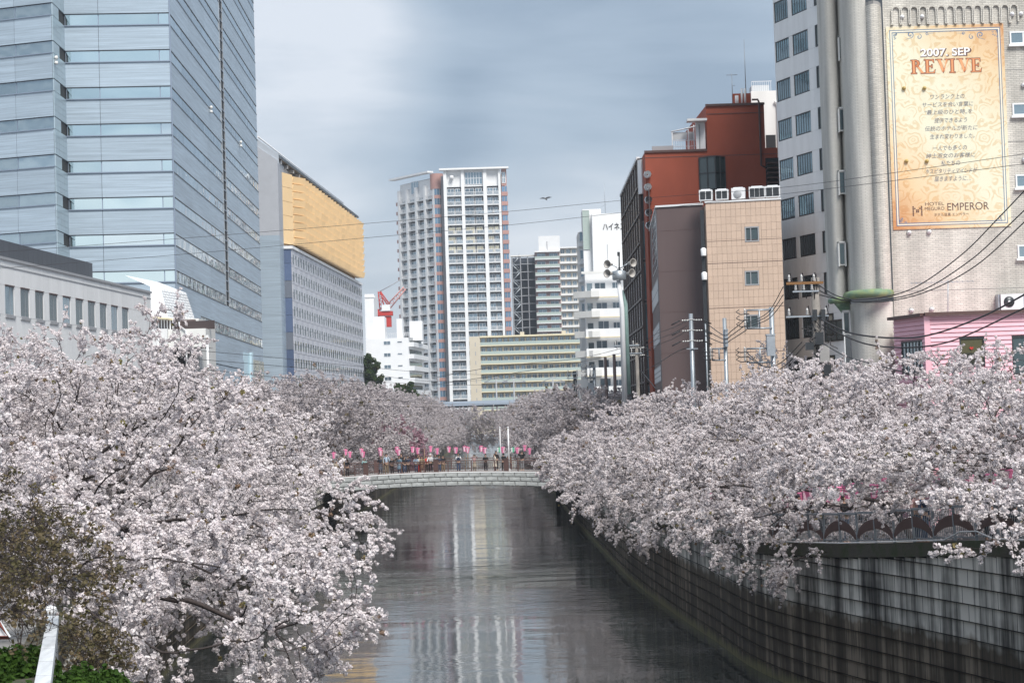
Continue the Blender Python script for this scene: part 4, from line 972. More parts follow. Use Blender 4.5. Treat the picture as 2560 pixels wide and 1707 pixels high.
# white stepped flats on the left, behind the lilac building
def left_flats():
    D = 520.0; A = P(922, D, 900); B = P(1022, D, 900); t = thing('white_flats', 'white apartment house with stepped roof behind the far blossom, left of the tallest tower', 'apartment block', (A[0], D, 4.5)); f = Fac(A, B)
    E = P(1060, D + 28, 900); s_ = Fac(B, E)
    zt = Zp(980, 845, D)
    core(t, [A, B, E, (A[0], D + 28)], 4.4, zt, MT['white'])
    for x0, x1, y, dd in ((930, 958, 792, 6), (990, 1004, 797, 3), (1020, 1052, 803, 8), (915, 945, 815, 4)):
        a, c = f.U(x0, 820)[0], f.U(x1, 820)[0]; b = MB(); b.box(a, c, dd, dd + 8, zt - .5, Zp(x0, y, D + dd)); b.build('roof_house', MT['white'], t, f.M)
    b = MB()
    for i in range(14): b.box(5 + i * .5, 5.06 + i * .5, .3, .36, zt, zt + 1.2)
    b.box(5, 11.6, .3, .36, zt + 1.15, zt + 1.25); b.build('roof_rail', MT['tin'], t, f.M, kind='stuff')
    for k in range(6):
        z = Zp(968, 862, D) - k * 3.1
        window(t, f, f.U(959, 862)[0], z, 1.8, 1.0, 2, 1, 'tin', 'glass_far', .08, .08, far=True, out=.02)
        window(t, f, f.U(993, 862)[0], z + .45, 1.3, .45, 1, 1, 'tin', 'glass_far', .08, .08, far=True, out=.02)
        put('balcony_front', t, s_, .4, z - .6, s_.L - 1, 1.15, 1.4, MT['white']); window(t, s_, 1.5, z + .3, s_.L - 6, 1.6, 4, 1, 'grey', 'glass_dark', .1, .1, far=True, out=.02)
left_flats()
A = P(913, 560, 800); B = P(936, 560, 800); b = MB(); b.box(A[0], B[0], 560, 575, 4.4, Zp(925, 735, 560)); b.box(A[0], B[0] + .4, 559.8, 560, Zp(925, 735, 560) - 1, Zp(925, 735, 560) - .6)
b.build('white_block', MT['white'], label='plain white narrow block rising behind the lilac building near the red crane', category='building')

def crane():
    D = 600.0; q = lambda px, py: at(px, py, D)
    t = thing('tower_crane', 'red luffing tower crane with a white cab beside the tallest tower', 'crane', tuple(q(972, 800)))
    o = q(970, 789); R = MT['orange_red']
    b = MB(); b.box(o.x - 1.0, o.x + 1.0, D - 1.0, D + 1.0, o.z - 3.4, o.z - .2); b.build('mast', R, t)
    b = MB(); a, c = q(936, 782), q(982, 776); b.box(a.x, c.x, D - 1.5, D + 1.5, a.z - 1.0, a.z + .3); b.build('turntable', R, t)
    b = MB(); a, c = q(936, 790), q(948, 778); b.box(a.x, c.x, D - 1.2, D + 1.2, a.z - .2, c.z + .6); b.build('counterweight', R, t)
    b = MB(); a, c = q(956, 778), q(976, 764); b.box(a.x, c.x, D - 1.9, D - .3, a.z, c.z + .2); b.build('cab', MT['white'], t)
    def lat(p0, p1, wd, nm, mt):
        b = MB(); p0, p1 = Vector(p0), Vector(p1); d = (p1 - p0).normalized(); n_ = Vector((-d.z, 0, d.x)) * wd
        for s_ in (-1, 1):
            for y_ in (-.5, .5): b.tube([p0 + n_ * s_ + Vector((0, y_, 0)), p1 + n_ * s_ * .6 + Vector((0, y_, 0))], .14, 4)
        k = 9
        for i in range(k): b.tube([p0.lerp(p1, i / k) + n_ * (1 if i % 2 else -1), p0.lerp(p1, (i + 1) / k) + n_ * (-1 if i % 2 else 1) * .8], .1, 4)
        b.build(nm, mt, t)
    lat(q(956, 776), q(949, 729), .7, 'a_frame', R); lat(q(972, 762), q(950, 730), .35, 'a_frame', R)
    lat(q(972, 766), q(1012, 720), .7, 'jib', pbr('pale_red', (.62, .30, .28), .6))
    b = MB(); b.tube([q(949, 729), q(978, 713), q(1018, 690)], .12, 4); b.build('pendant', MT['grey'], t)
crane()
# ================================================================= right bank
def dark_glass_red():
    # red rendered building with a dark glass side towards the river
    D = 172.0
    A = P(1616, D, 500); B = P(1948, D, 500); f = Fac(A, B)
    t = thing('red_building', 'brick-red rendered building with stepped top and a dark glass side facing the river', 'building', (A[0], D, 4.5))
    z1 = Zp(1700, 377, D); z2 = Zp(1830, 262, D)
    core(t, [A, B, (B[0], D + 22), (A[0], D + 22)], 4.4, z1, MT['red'])
    u0, u1 = f.U(1766, 300)[0], f.U(1911, 300)[0]
    X0 = A[0] + u0; X1 = A[0] + u1
    core(t, [(X0, D + .02), (X1, D + .02), (X1, D + 16), (X0 - .4, D + 16)], z1 - .05, z2, MT['red'], 'upper_wall')
    for z in (z1 + .02, z2): pass
    # string course lines
    for px, py in ((1700, 392), (1700, 470)): u, z = f.U(px, py); 
    put('roof_edge', t, f, -.05, z1 - .12, u0, .2, .12, MT['brown_rail']); put('roof_edge', t, f, u0 - .06, z2 - .1, u1 - u0 + .1, .2, .12, MT['brown_rail'])
    put('groove', t, f, 0, f.U(1700, 393)[1], f.L, .05, .02, MT['brown_rail']); put('groove', t, f, u0, f.U(1850, 284)[1], u1 - u0, .05, .02, MT['brown_rail'])
    # projecting dark window
    a, c = f.U(1749, 450)[0], f.U(1813, 450)[0]; zt = f.U(1780, 394)[1]; zb = f.U(1780, 476)[1]
    b = MB(); m_ = a + (c - a) * .58; b.prism([(a, 0), (a, -.15), (m_, -1.0), (c, -.15), (c, 0)], zb, zt); b.build('bay_window', MT['glass_dark'], t, f.M)
    b = MB()
    for x, y in ((a, -.18), (m_, -1.06), (c, -.18), (a + (m_ - a) * .5, -.62), (m_ + (c - m_) * .5, -.64)): b.box(x - .05, x + .05, y - .03, y + .05, zb, zt)
    for z in (zb, zb + (zt - zb) * .5, zt - .06): b.prism([(a - .05, 0), (a - .05, -.2), (m_, -1.1), (c + .05, -.2), (c + .05, 0)], z, z + .07)
    b.build('bay_frame', MT['dark_metal'], t, f.M)
    # dark glass side: recedes from the near right corner towards the left
    C0 = P(1560, 206, 600); C1 = P(1606, 176, 600); s = Fac(C0, C1); zt0 = Zp(1604, 396, 176)
    core(t, [(C0[0] + .3, C0[1] + .2), (C1[0], C1[1] + .3), (C1[0] + 4, C1[1] + 1), (C0[0] + 6, C0[1])], 4.4, zt0 - .3, MT['dark'], 'glass_wall_core')
    rows = 11; h = (zt0 - 5) / rows
    for j in range(rows):
        for i in range(8):
            w_ = s.L / 8; put('glass_panel', t, s, i * w_ + .04, 5 + j * h + .05, w_ - .08, h - .1, .1, MT['bronze'])
        put('transom', t, s, 0, 5 + j * h - .08, s.L, .16, .25, MT['bronze_frame'])
    put('transom', t, s, -.05, zt0 - .12, s.L + .1, .25, .3, MT['tin'])
    b = MB(); 
    for i in range(9): b.box(i * s.L / 8 - .06, i * s.L / 8 + .06, -.22, 0, 5, zt0)
    b.build('mullion', MT['bronze_frame'], t, s.M)
    # the glazed return between glass side and red wall
    r = Fac(C1, (A[0] + .3, D + 3.0)); rr = int((zt0 - 8.5) / 3.6)
    core(t, [(C1[0], C1[1] + .1), (A[0] + .3, D + 3.1), (A[0] + .3, D + 8), (C1[0], C1[1] + 6)], 4.4, zt0, MT['dark'], 'glass_wall_core')
    for j in range(rr): window(t, r, .05, 5.2 + j * 3.6, r.L - .1, 3.4, 1, 1, 'bronze_frame', 'glass_dark', .12, .08)
    put('white_panel', t, r, .1, zt0 - 3.2, r.L * .6, 3.0, .3, MT['white'])
    # pipes on the wall corner
    b = MB(); zz = z1 - 2
    for k in range(5): b.lathe([(.3, -.5), (.35, 0), (.05, .1)], 8, (.15, -.2, zz - k * 1.1), 'Y')
    b.build('vent', MT['tin'], t, f.M)
    # roof terrace frame
    a, c = f.U(1683, 340)[0], f.U(1764, 340)[0]; zf = z1
    b = MB(); zt = Zp(1700, 325, D); zt2 = Zp(1750, 308, D)
    for x, zz in ((a, zt), (a + 1.4, zt + .3), (c - .9, zt2), (c, zt2)):
        b.box(x - .05, x + .05, 1, 1.1, zf, zz)
    for y in (1,): b.tube([(a - .1, y, zt), (c, y, zt2)], .06, 4); b.tube([(a, y, zf + 1), (c, y, zf + 1)], .03, 4); b.tube([(a, y, zf + .5), (c, y, zf + .5)], .02, 4)
    for i in range(16): x = a + (c - a) * i / 15; b.box(x - .012, x + .012, .95, 1.0, zf, zf + 1)
    b.build('terrace_frame', MT['tin'], t, f.M)
    put('terrace_panel', t, f, a + .05, zf + 1.1, 1.25, zt - zf - 1.15, .05, MT['grey_pale'], out=-1.2); put('terrace_panel', t, f, a + 1.5, zf + 1.1, c - a - 2.4, zt - zf - 1.1, .05, MT['grey'], out=-1.5)
    put('stair_house', t, f, c - .8, zf, .8, zt2 - zf + .2, .3, MT['white'], out=-.6); put('canopy', t, f, c - 1.6, zt2 + .1, 1.7, .2, 1.2, MT['white'], out=-.4)
    put('door_frame', t, f, c - .55, zf + .05, .08, 2.2, .05, MT['grey'], out=-.3)
    put('roof_deck', t, f, f.U(1632, 372)[0], z1 + .1, f.U(1685, 372)[0] - f.U(1632, 372)[0], .45, .3, MT['grey'], out=-1)
    # drainpipes and outside stair at the right end
    u = f.U(1900, 350)[0]; b = MB(); b.tube([(u - .6, -.15, z2 + .35), (u - .1, -.15, z2 + .35), (u, -.15, z2 + .1), (u, -.15, f.U(1905, 414)[1]), (u + .4, -.15, f.U(1905, 414)[1] - .2)], .09, 6); b.build('drainpipe', MT['brown_rail'], t, f.M)
    zt = f.U(1930, 395)[1]
    for k in range(9): put('stair_step', t, f, f.U(1916, 420)[0], zt - .6 - k * .42, 1.6, .12, .9, MT['brown_rail'], out=.05)
    put('stair_back', t, f, f.U(1914, 420)[0], zt - 4.6, 1.8, 4.6, .03, MT['dark'])
    # rooftop block with tanks and pipes
    a, c = f.U(1838, 240)[0], f.U(1866, 240)[0]; zt = Zp(1850, 226, D)
    put('roof_block', t, f, a, z2, c - a + .6, zt - z2, .2, MT['red'], out=-2)
    for px in (1843, 1847, 1858, 1866): u = f.U(px, 240)[0]; b = MB(); b.tube([(u, 1, z2), (u, 1, zt + (.3 if px > 1850 else -.3))], .1, 6); b.build('pipe', MT['tin'], t, f.M)
    for px, py0, py1 in ((1838, 245, 173), (1872, 240, 88)):
        u = f.U(px, py0)[0]; b = MB(); b.tube([(u, 2, z2), (u, 2, Zp(px, py1, D))], [.06, .02], 5)
        if px < 1850: b.tube([(u - .5, 2, Zp(px, 178, D)), (u + .5, 2, Zp(px, 178, D))], .025, 4); b.tube([(u, 2, Zp(px, 205, D)), (u + .25, 2, Zp(px, 205, D))], .02, 4)
        b.build('aerial', MT['steel'], t, f.M)
MT['bronze'] = pbr('bronze_glass', (.045, .032, .030), .22, .55, objvar=.25); MT['bronze_frame'] = pbr('bronze_frame', (.10, .08, .075), .45, .4)
dark_glass_red()
# white block between red building and panelled building
D = 186.0; A = P(1880, D, 300); B = P(1965, D, 300); f = Fac(A, B)
t = thing('white_rear_building', 'white building with roof tank showing between the red building and the window-rowed facade', 'building', (A[0], D, 4.5))
core(t, [A, B, (B[0], D + 15), (A[0], D + 15)], 4.4, Zp(1900, 228, D), MT['offwhite'])
put('tank', t, f, f.U(1886, 215)[0], Zp(1900, 228, D), f.U(1930, 215)[0] - f.U(1886, 215)[0], Zp(1900, 205, D) - Zp(1900, 228, D), 2, MT['grey_pale'], out=-4)
b = MB(); zt = Zp(1900, 226, D); u0 = f.U(1882, 215)[0]
for i in range(10): b.box(u0 + i * .2, u0 + i * .2 + .03, 1, 1.03, zt, zt + 1.0)
b.box(u0, u0 + 1.9, 1, 1.03, zt + .97, zt + 1.02); b.build('roof_rail', MT['tin'], t, f.M, kind='stuff')
u0 = f.U(1915, 350)[0]; put('doorway', t, f, u0, Zp(1925, 395, D), .9, Zp(1925, 338, D) - Zp(1925, 395, D), .05, MT['dark'])
b = MB(); b.tube([(u0 + 1.2, -.2, 5), (u0 + 1.2, -.2, Zp(1925, 262, D)), (u0 + .9, -.2, Zp(1925, 262, D) + .3)], .12, 6); b.build('pipe', MT['offwhite'], t, f.M)

def brown_building():
    A = P(1641, 152, 520); B = P(1757, 151, 520); f = Fac(A, B); zt = Zp(1700, 514, 151.5)
    S0 = P(1621, 178, 600); 
    t = thing('brown_building', 'dull brown blank-fronted building with pale window strips on its river side', 'building', (A[0], 152, 4.5))
    core(t, [(A[0], A[1]), B, (B[0], B[1] + 9), (S0[0] + 3, S0[1] - 3), (S0[0], S0[1])], 4.4, zt, MT['brown'])
    s = Fac(S0, A)
    put('roof_edge', t, f, -.05, zt - .05, f.L + .1, .14, .1, MT['tin']); put('roof_edge', t, s, -.05, zt - .05, s.L + .1, .14, .1, MT['tin'])
    for k in range(6): put('joint', t, f, 0, 8 + k * 3.1, f.L, .02, .01, MT['brown_rail'])
    # side windows
    def wz(py, px=1652, D_=155): return Zp(px, py, D_)
    ua, ub = s.L * .42, s.L * .93
    window(t, s, s.L * .45, wz(668), s.L * .50, wz(528) - wz(668), 3, 6, 'tin', 'glass_mid', .06, .05, proud=.035)
    for y1, y2 in ((695, 755), (805, 856), (912, 953)):
        window(t, s, ua * .55, wz(y2), ub - ua * .55, wz(y1) - wz(y2), 6, 3 if y1 > 800 else 2, 'grey', 'glass_white', .08, .12, proud=.035)
    put('tall_window', t, s, s.L * .22, wz(640), s.L * .12, 7, .03, MT['brown_rail'])
MT['glass_white'] = glass('glass_white', (.66, .68, .70), .2, .4, .0)
brown_building()

def tan_building():
    D = 149.0; A = P(1764, D, 520); B = P(1952, D - 1, 520); f = Fac(A, B); zt = f.U(1850, 504)[1]
    t = thing('tan_building', 'tan tiled building with three square dark windows and air conditioners on its roof', 'building', (A[0], D, 4.5))
    core(t, [(A[0] + .05, A[1] + .05), (B[0], B[1] + .05), (B[0], D + 3.5), (A[0] + .05, D + 9)], 4.4, zt - .05, MT['tan_joint'])
    wl = []
    for y0, y1 in ((566, 605), (676, 714), (786, 822)):
        u0, z0 = f.U(1863, y1); u1, z1 = f.U(1897, y0); wl.append((u0, u1, z0, z1))
    n = 15; us = [i * f.L / n for i in range(n + 1)]; zs = [zt - .55 * k for k in range(41)][::-1]; zs = [z for z in zs if z > 9]
    grid(t, f, us, zs, MT['tan'], 'tile', .05, .012, wl, 300)
    for k, (u0, u1, z0, z1) in enumerate(wl):
        window(t, f, u0, z0, u1 - u0, z1 - z0, 1, 1, 'grey', 'glass_dark', .09, .06, out=-.02, xs=[.4], proud=.1)
        us_ = [x for x in us if x < u0][-1], [x for x in us if x > u1][0]; zz = [z for z in zs if z < z0 + .01][-1], [z for z in zs if z > z1 - .01][0]
        b = MB(); 
        for (a, c, e, g) in ((us_[0] + .01, u0 - .01, zz[0] + .01, zz[1] - .01), (u1 + .01, us_[1] - .01, zz[0] + .01, zz[1] - .01), (u0, u1, zz[0] + .01, z0 - .01), (u0, u1, z1 + .01, zz[1] - .01)):
            if c - a > .02 and g - e > .02: b.box(a, c, -.05, 0, e, g)
        b.build('window_surround', MT['tan'], t, f.M)
    put('joint', t, f, 0, zt - 2.9, f.L, .03, .055, MT['brown_rail'])
    for k in (1, 2, 3): put('joint', t, f, 0, f.U(1850, 545 + k * 112)[1], f.L, .04, .056, MT['brown_rail'])
    put('roof_edge', t, f, -.05, zt, f.L + .1, .12, .12, MT['tin'])
    b = MB(); b.box(-.42, -.14, -.06, .5, 6, zt - .5); b.build('pipe_channel', MT['dark_metal'], t, f.M)
    b = MB(); b.tube([(-.3, -.2, 8), (-.3, -.2, zt - 9)], .06, 5); b.build('drainpipe', MT['steel'], t, f.M)
    for py in (640, 700): b = MB(); u, z = f.U(1761, py); b.lathe([(.2, 0), (.22, .5), (.1, .6)], 8, (-.25, -.25, z)); b.build('vent_hood', MT['tin'], t, f.M)
    # rooftop air conditioners: things of their own
    for i, (x0, x1, y0, y1, lab) in enumerate(((1747, 1780, 478, 506, 'leftmost white rooftop air conditioner, over the dark gap beside the tan roof'), (1788, 1820, 477, 501, 'second white rooftop air conditioner from the left on the tan roof'), (1828, 1862, 475, 501, 'white rooftop air conditioner with a visible round fan on the tan roof'), (1872, 1912, 473, 501, 'wide white rooftop air conditioner with dark grilles, fourth from the left'), (1913, 1950, 473, 501, 'rightmost rooftop air conditioner beside the window-rowed facade'))):
        u0, u1 = f.U(x0, 490)[0], f.U(x1, 490)[0]; w_ = u1 - u0; h = w_ * .92 if i < 3 else .95; z0 = zt + .12
        o = thing('air_conditioner', lab, 'air conditioner', tuple(f.at(u0, z0, -.6).translation), 'air conditioners on the tan roof')
        M = f.at(u0, z0, -.6)
        b = MB(); b.box(0, w_, -.4, .4, .1, h); b.box(.06, .14, -.35, .35, 0, .1); b.box(w_ - .14, w_ - .06, -.35, .35, 0, .1); b.box(w_ * .15, w_ * .85, -.3, .3, h, h + .06); b.build('casing', MT['tin'], o, M)
        if i == 2:
            b = MB(); b.lathe([(.0, -.44), (.28, -.44), (.31, -.41)], 16, (w_ * .45, 0, h * .48), 'Y'); b.build('fan_grille', MT['grey'], o, M)
        else:
            b = MB()
            for k in range(2 if i != 3 else 3):
                m_ = 2 if i != 3 else 3; x = .08 + k * (w_ - .1) / m_
                b.box(x, x + (w_ - .22) / m_, -.43, -.4, .2, h - .12)
            b.build('grille', MT['dark_metal'], o, M)
MT['tan_joint'] = pbr('tan_joint', (.42, .31, .24), .8)
tan_building()

def window_row_building():
    A = P(1937, 155.5, 100); B = P(2085, 146.3, 100); f = Fac(A, B)
    t = thing('window_row_building', 'pale grey panelled building with rows of dark-framed slanting windows beside the tan building', 'building', (A[0], 155, 4.5))
    zt = 52.0
    core(t, [(A[0], A[1] + .1), (B[0], B[1] + .1), (B[0] + 8, B[1] + 14), (A[0] + 6, A[1] + 18)], 4.4, zt, MT['dark_metal'])
    zr = [38.3 + 3.09 * k for k in range(-10, 5)]
    c1 = (f.U(1937.5, 60)[0], f.U(1972, 60)[0]); c2 = (f.U(1981, 60)[0], f.U(2020, 60)[0]); c3 = (f.U(2040, 60)[0], f.U(2059, 60)[0])
    holes = []
    us = sorted(set([0.0, c1[0], c1[1], c2[0], c2[1], c3[0], c3[1], f.L])); 
    mid = [us[0]] 
    for a, c in zip(us, us[1:]):
        k = max(1, round((c - a) / .72)); mid += [a + (c - a) * (i + 1) / k for i in range(k)]
    zs = []
    for z in zr: zs += [z - 1.62, z]
    zs = [5.0] + [z for z in zs if z > 6] + [zt]
    for z in zr:
        if z < 7: continue
        for c in (c1, c2): holes.append((c[0], c[1], z - 1.62, z)); window(t, f, c[0], z - 1.62, c[1] - c[0], 1.62, 6, 1, 'dark_metal', 'glass_mid', .09, .05, out=-.02)
        if z > 13: holes.append((c3[0], c3[1], z - 1.62, z)); window(t, f, c3[0], z - 1.62, c3[1] - c3[0], 1.62, 1, 1, 'dark_metal', 'glass_pale', .13, .05, out=.02, proud=.1)
    grid(t, f, mid, zs, MT['white_panel'], 'panel', .06, .012, holes, 300)
    # big green-dark window low on the right
    u0, z0 = f.U(2066, 855); u1, z1 = f.U(2110, 797)
    window(t, f, u0 , z0, u1 - u0, z1 - z0, 3, 1, 'dark_metal', 'glass_dark', .1, .1, out=.09)
MT['glass_pale'] = glass('glass_pale', (.45, .52, .52), .6, .06, .02)
window_row_building()

# ---------------------------------------------------------------- the tiled hotel with its wall poster
HT = brick_mat('hotel_tile', (.64, .61, .55), (.40, .385, .36), .26, .085, .10, .3, .010)
HTC = brick_mat('hotel_tile_small', (.64, .62, .57), (.54, .52, .48), .10, .07, .04, .28, .008, True)
def hotel():
    D = 92.0
    prof = [(2056, 96.5), (2062, 94.8), (2072, 93.9), (2085, 93.5), (2098, 93.55), (2103, 93.8), (2106, 94.0), (2111, 93.4), (2118, 92.7), (2130, 92.1), (2145, 91.7), (2162, 91.5), (2178, 91.45)]
    prof2 = [(2178, 91.45), (2186, 91.15), (2198, 90.95), (2210, 91.2), (2216, 91.7), (2217, 92.0)]
    A = P(2217, D, 300); B = P(2760, D, 300); f = Fac(A, B)
    t = thing('tiled_hotel', 'pale tiled hotel with rounded corner bays, small arches and a big wall poster, right edge', 'hotel', (A[0], D, 4.6))
    zt = 33.5; zg = Zp(2170, 738, 91.6); zg2 = Zp(2095, 752, 93.6)
    core(t, [(A[0], D), B, (B[0] + 6, D + 25), (A[0] + 6, D + 25)], 4.5, zt, HT, 'wall')
    def strip(nm, pr, z0, z1, mat, inset=0):
        b = MB(); pts = [P(p, d + inset, 400) for p, d in pr]; ox, oy = pts[0]
        for x, y in pts: b.v += [(x - ox, y - oy, z0), (x - ox, y - oy, z1)]
        for i in range(len(pts) - 1): b.f.append([2 * i, 2 * i + 2, 2 * i + 3, 2 * i + 1]); b.m.append(0); b.sm.append(True)
        n = len(b.v); b.v += [(6 * ox / pts[0][1] + .05, 6, z0), (6 * ox / pts[0][1] + .05, 6, z1)]; b.f.append([0, 1, n + 1, n]); b.m.append(0); b.sm.append(False)
        return b.build(nm, mat, t, Matrix.Translation((ox, oy, 0)))
    strip('corner_bay', prof[:7], zg2, zt, HTC); strip('corner_bay', prof[6:], zg, zt, HTC)
    strip('corner_bay', [(2112, 93.3), (2125, 92.5), (2145, 91.9), (2170, 91.65), (2195, 91.6), (2212, 91.8), (2220, 92.1)], 4.5, zg - .3, HTC)
    strip('pilaster', prof2, zg, Zp(2195, 10, 91), HT)
    pc = [P(p, d, 400) for p, d in prof2]; b = MB(); b.prism([pc[0], pc[1], pc[2], pc[3], pc[4], (pc[4][0], 92.2), (pc[0][0], 92.2)], Zp(2195, 10, 91), Zp(2195, 10, 91) + .15); b.build('pilaster_cap', MT['concrete'], t)
    # green copper trays where the bays end
    def tray(pts, z0, z1, nm='copper_tray'):
        b = MB(); q = [P(p, d, 740) for p, d in pts]; cx = sum(x for x, y in q) / len(q); 
        b.tube([(x, y, (z0 + z1) / 2) for x, y in q], (z1 - z0) / 2, 8); b.build(nm, MT['green'], t)
    tray([(2117, 92.9), (2132, 92.0), (2160, 91.4), (2190, 91.0), (2214, 91.1), (2226, 91.6)], zg - .14, zg + .26)
    tray([(2076, 94.2), (2088, 93.4), (2104, 93.2), (2122, 93.6)], zg2 - .12, zg2 + .16)
    # green boarded wedge under the left tray
    l0, l1 = at(2080, 755, 93.9), at(2121, 755, 93.9); bt = at(2121, 806, 93.9); n = 8
    for i in range(n):
        a, c = i / n, (i + 1) / n; z1_ = l0.z + (bt.z - l0.z) * a; z0_ = l0.z + (bt.z - l0.z) * c; xa = l0.x + (l1.x - l0.x) * a; xc = l0.x + (l1.x - l0.x) * c
        b = MB(); b.yprism([(xc, z0_ + .012), (l1.x, z0_ + .012), (l1.x, z1_), (xa, z1_)], 93.6, 93.8 + .02 * i); b.build('green_board', MT['green'], t)
    # small windows in the seam between the bays
    for py in (90, 268, 425, 603, 775):
        v = at(2104, py + 10, 93.4) if py < 760 else at(2115, py + 10, 92.9)
        b = MB(); b.box(-.14, .14, -.05, .1, -.05, 1.0); b.box(-.18, -.13, -.12, .1, -.1, 1.05); b.box(.13, .18, -.12, .1, -.1, 1.05); b.box(-.18, .18, -.12, .1, 1.0, 1.07); b.build('seam_window', MT['offwhite'], t, Matrix.Translation((v.x, v.y, v.z - .9)))
        b = MB(); b.box(-.10, .10, -.08, -.051, .02, .95); b.build('pane', MT['glass_dark'], t, Matrix.Translation((v.x, v.y, v.z - .9)))
    v = at(2106, 300, 94.1); b = MB(); b.tube([(v.x + .02, v.y - .1, 12), (v.x + .02, v.y - .1, 33)], .045, 5); b.build('drainpipe', MT['grey_pale'], t)
    # corbel arches
    for i in range(14):
        px = 2227.5 + 22.7 * i; u, z = f.U(px, 20 - .45 * i); _, zb_ = f.U(px, 62 - .45 * i); w_ = .40
        b = MB(); rad = .155
        for s_ in (-1, 1): b.box(.2 + s_ * (rad + .03) - .035, .2 + s_ * (rad + .03) + .035, -.10, 0, zb_, z - rad)
        nseg = 8
        for k in range(nseg):
            a0, a1 = PI * k / nseg, PI * (k + 1) / nseg
            v0 = [(.2 + math.cos(a) * r_, z - rad + math.sin(a) * r_) for a, r_ in ((a0, rad - .005), (a0, rad + .065), (a1, rad + .065), (a1, rad - .005))]
            b.yprism(v0, -.10, 0)
        b.box(.2 - rad - .10, .2 - rad + .02, -.16, 0, zb_ - .04, zb_)
        b.build('corbel_arch', HT, t, f.M @ Matrix.Translation((u, 0, 0)))
    # round wall lamps / vent caps
    caps = ((2254, 44), (2304, 43), (2529, 37), (2551, 36), (2558, 214), (2560, 400), (2272, 582), (2322, 580), (2278, 776), (2329, 773))
    for px, py in caps:
        u, z = f.U(px, py)
        b = MB(); b.lathe([(.10, 0), (.10, -.12), (.0, -.20)], 12, (0, 0, 0), 'Y'); b.lathe([(.12, 0), (.12, -.05)], 12, (0, 0, 0), 'Y'); b.build('vent_cap', MT['tin'], t, f.at(u, z))
    # right-hand windows
    for px, y0, y1 in ((2523, 80, 112), (2530, 259, 290), (2538, 437, 470), (2543, 613, 646)):
        u, z1 = f.U(px, y0); z0 = f.U(px, y1)[1]
        window(t, f, u, z0, 1.25, z1 - z0, 2, 1, 'white', 'glass_mid', .07, .06, out=.01, sill='white')
    # movement joints and a cable
    for py in (175, 355, 542, 720): u, z = f.U(2530, py); put('joint', t, f, .0, z, f.L, .02, .012, MT['concrete'])
    u, z = f.U(2370, 703)
    # TV aerial on the wall side
    o = thing('tv_aerial', 'long thin TV aerial on a pole in front of the tiled hotel wall', 'aerial', tuple(f.at(u, 10).translation))
    v0, v1 = at(2370, 700, 88), at(2370, 800, 88)
    b = MB(); b.tube([v1, v0], .022, 5); b.build('pole', MT['steel'], o)
    a, c = at(2278, 708, 88), at(2432, 703, 88); b = MB(); b.tube([a, c], .011, 4)
    for i in range(13): p = a.lerp(c, i / 12); b.tube([p + Vector((0, -.15, -.05)), p + Vector((0, .15, .06))], .012, 4)
    b.build('boom', MT['steel'], o)
    # wall-mounted air conditioner
    u, z = f.U(2495, 783); u1, z1 = f.U(2549, 736)
    for k, lab in enumerate(('white air conditioner with a big round fan on the tiled hotel wall', 'white air conditioner cut by the right edge, beside the one with the big round fan')):
        M = f.at(u + k * (u1 - u + .12), z - .15, .35); w_, h = u1 - u, (z1 - z) + .15
        o = thing('air_conditioner', lab, 'air conditioner', tuple(M.translation), 'air conditioners on the hotel wall')
        b = MB(); b.box(0, w_, -.3, .1, 0, h); b.build('casing', MT['tin'], o, M)
        b = MB(); b.lathe([(0, -.34), (.24, -.34), (.25, -.30)], 18, (w_ * .36, 0, h * .64), 'Y'); b.build('fan_grille', MT['dark_metal'], o, M)
        b = MB(); b.lathe([(0, -.37), (.06, -.36), (.06, -.34)], 10, (w_ * .36, 0, h * .64), 'Y'); b.build('fan_hub', MT['tin'], o, M)
        b = MB(); b.box(-.1, -.04, -.2, .35, -.6, h); b.build('bracket', MT['steel'], o, M)
    return f
HF = hotel()

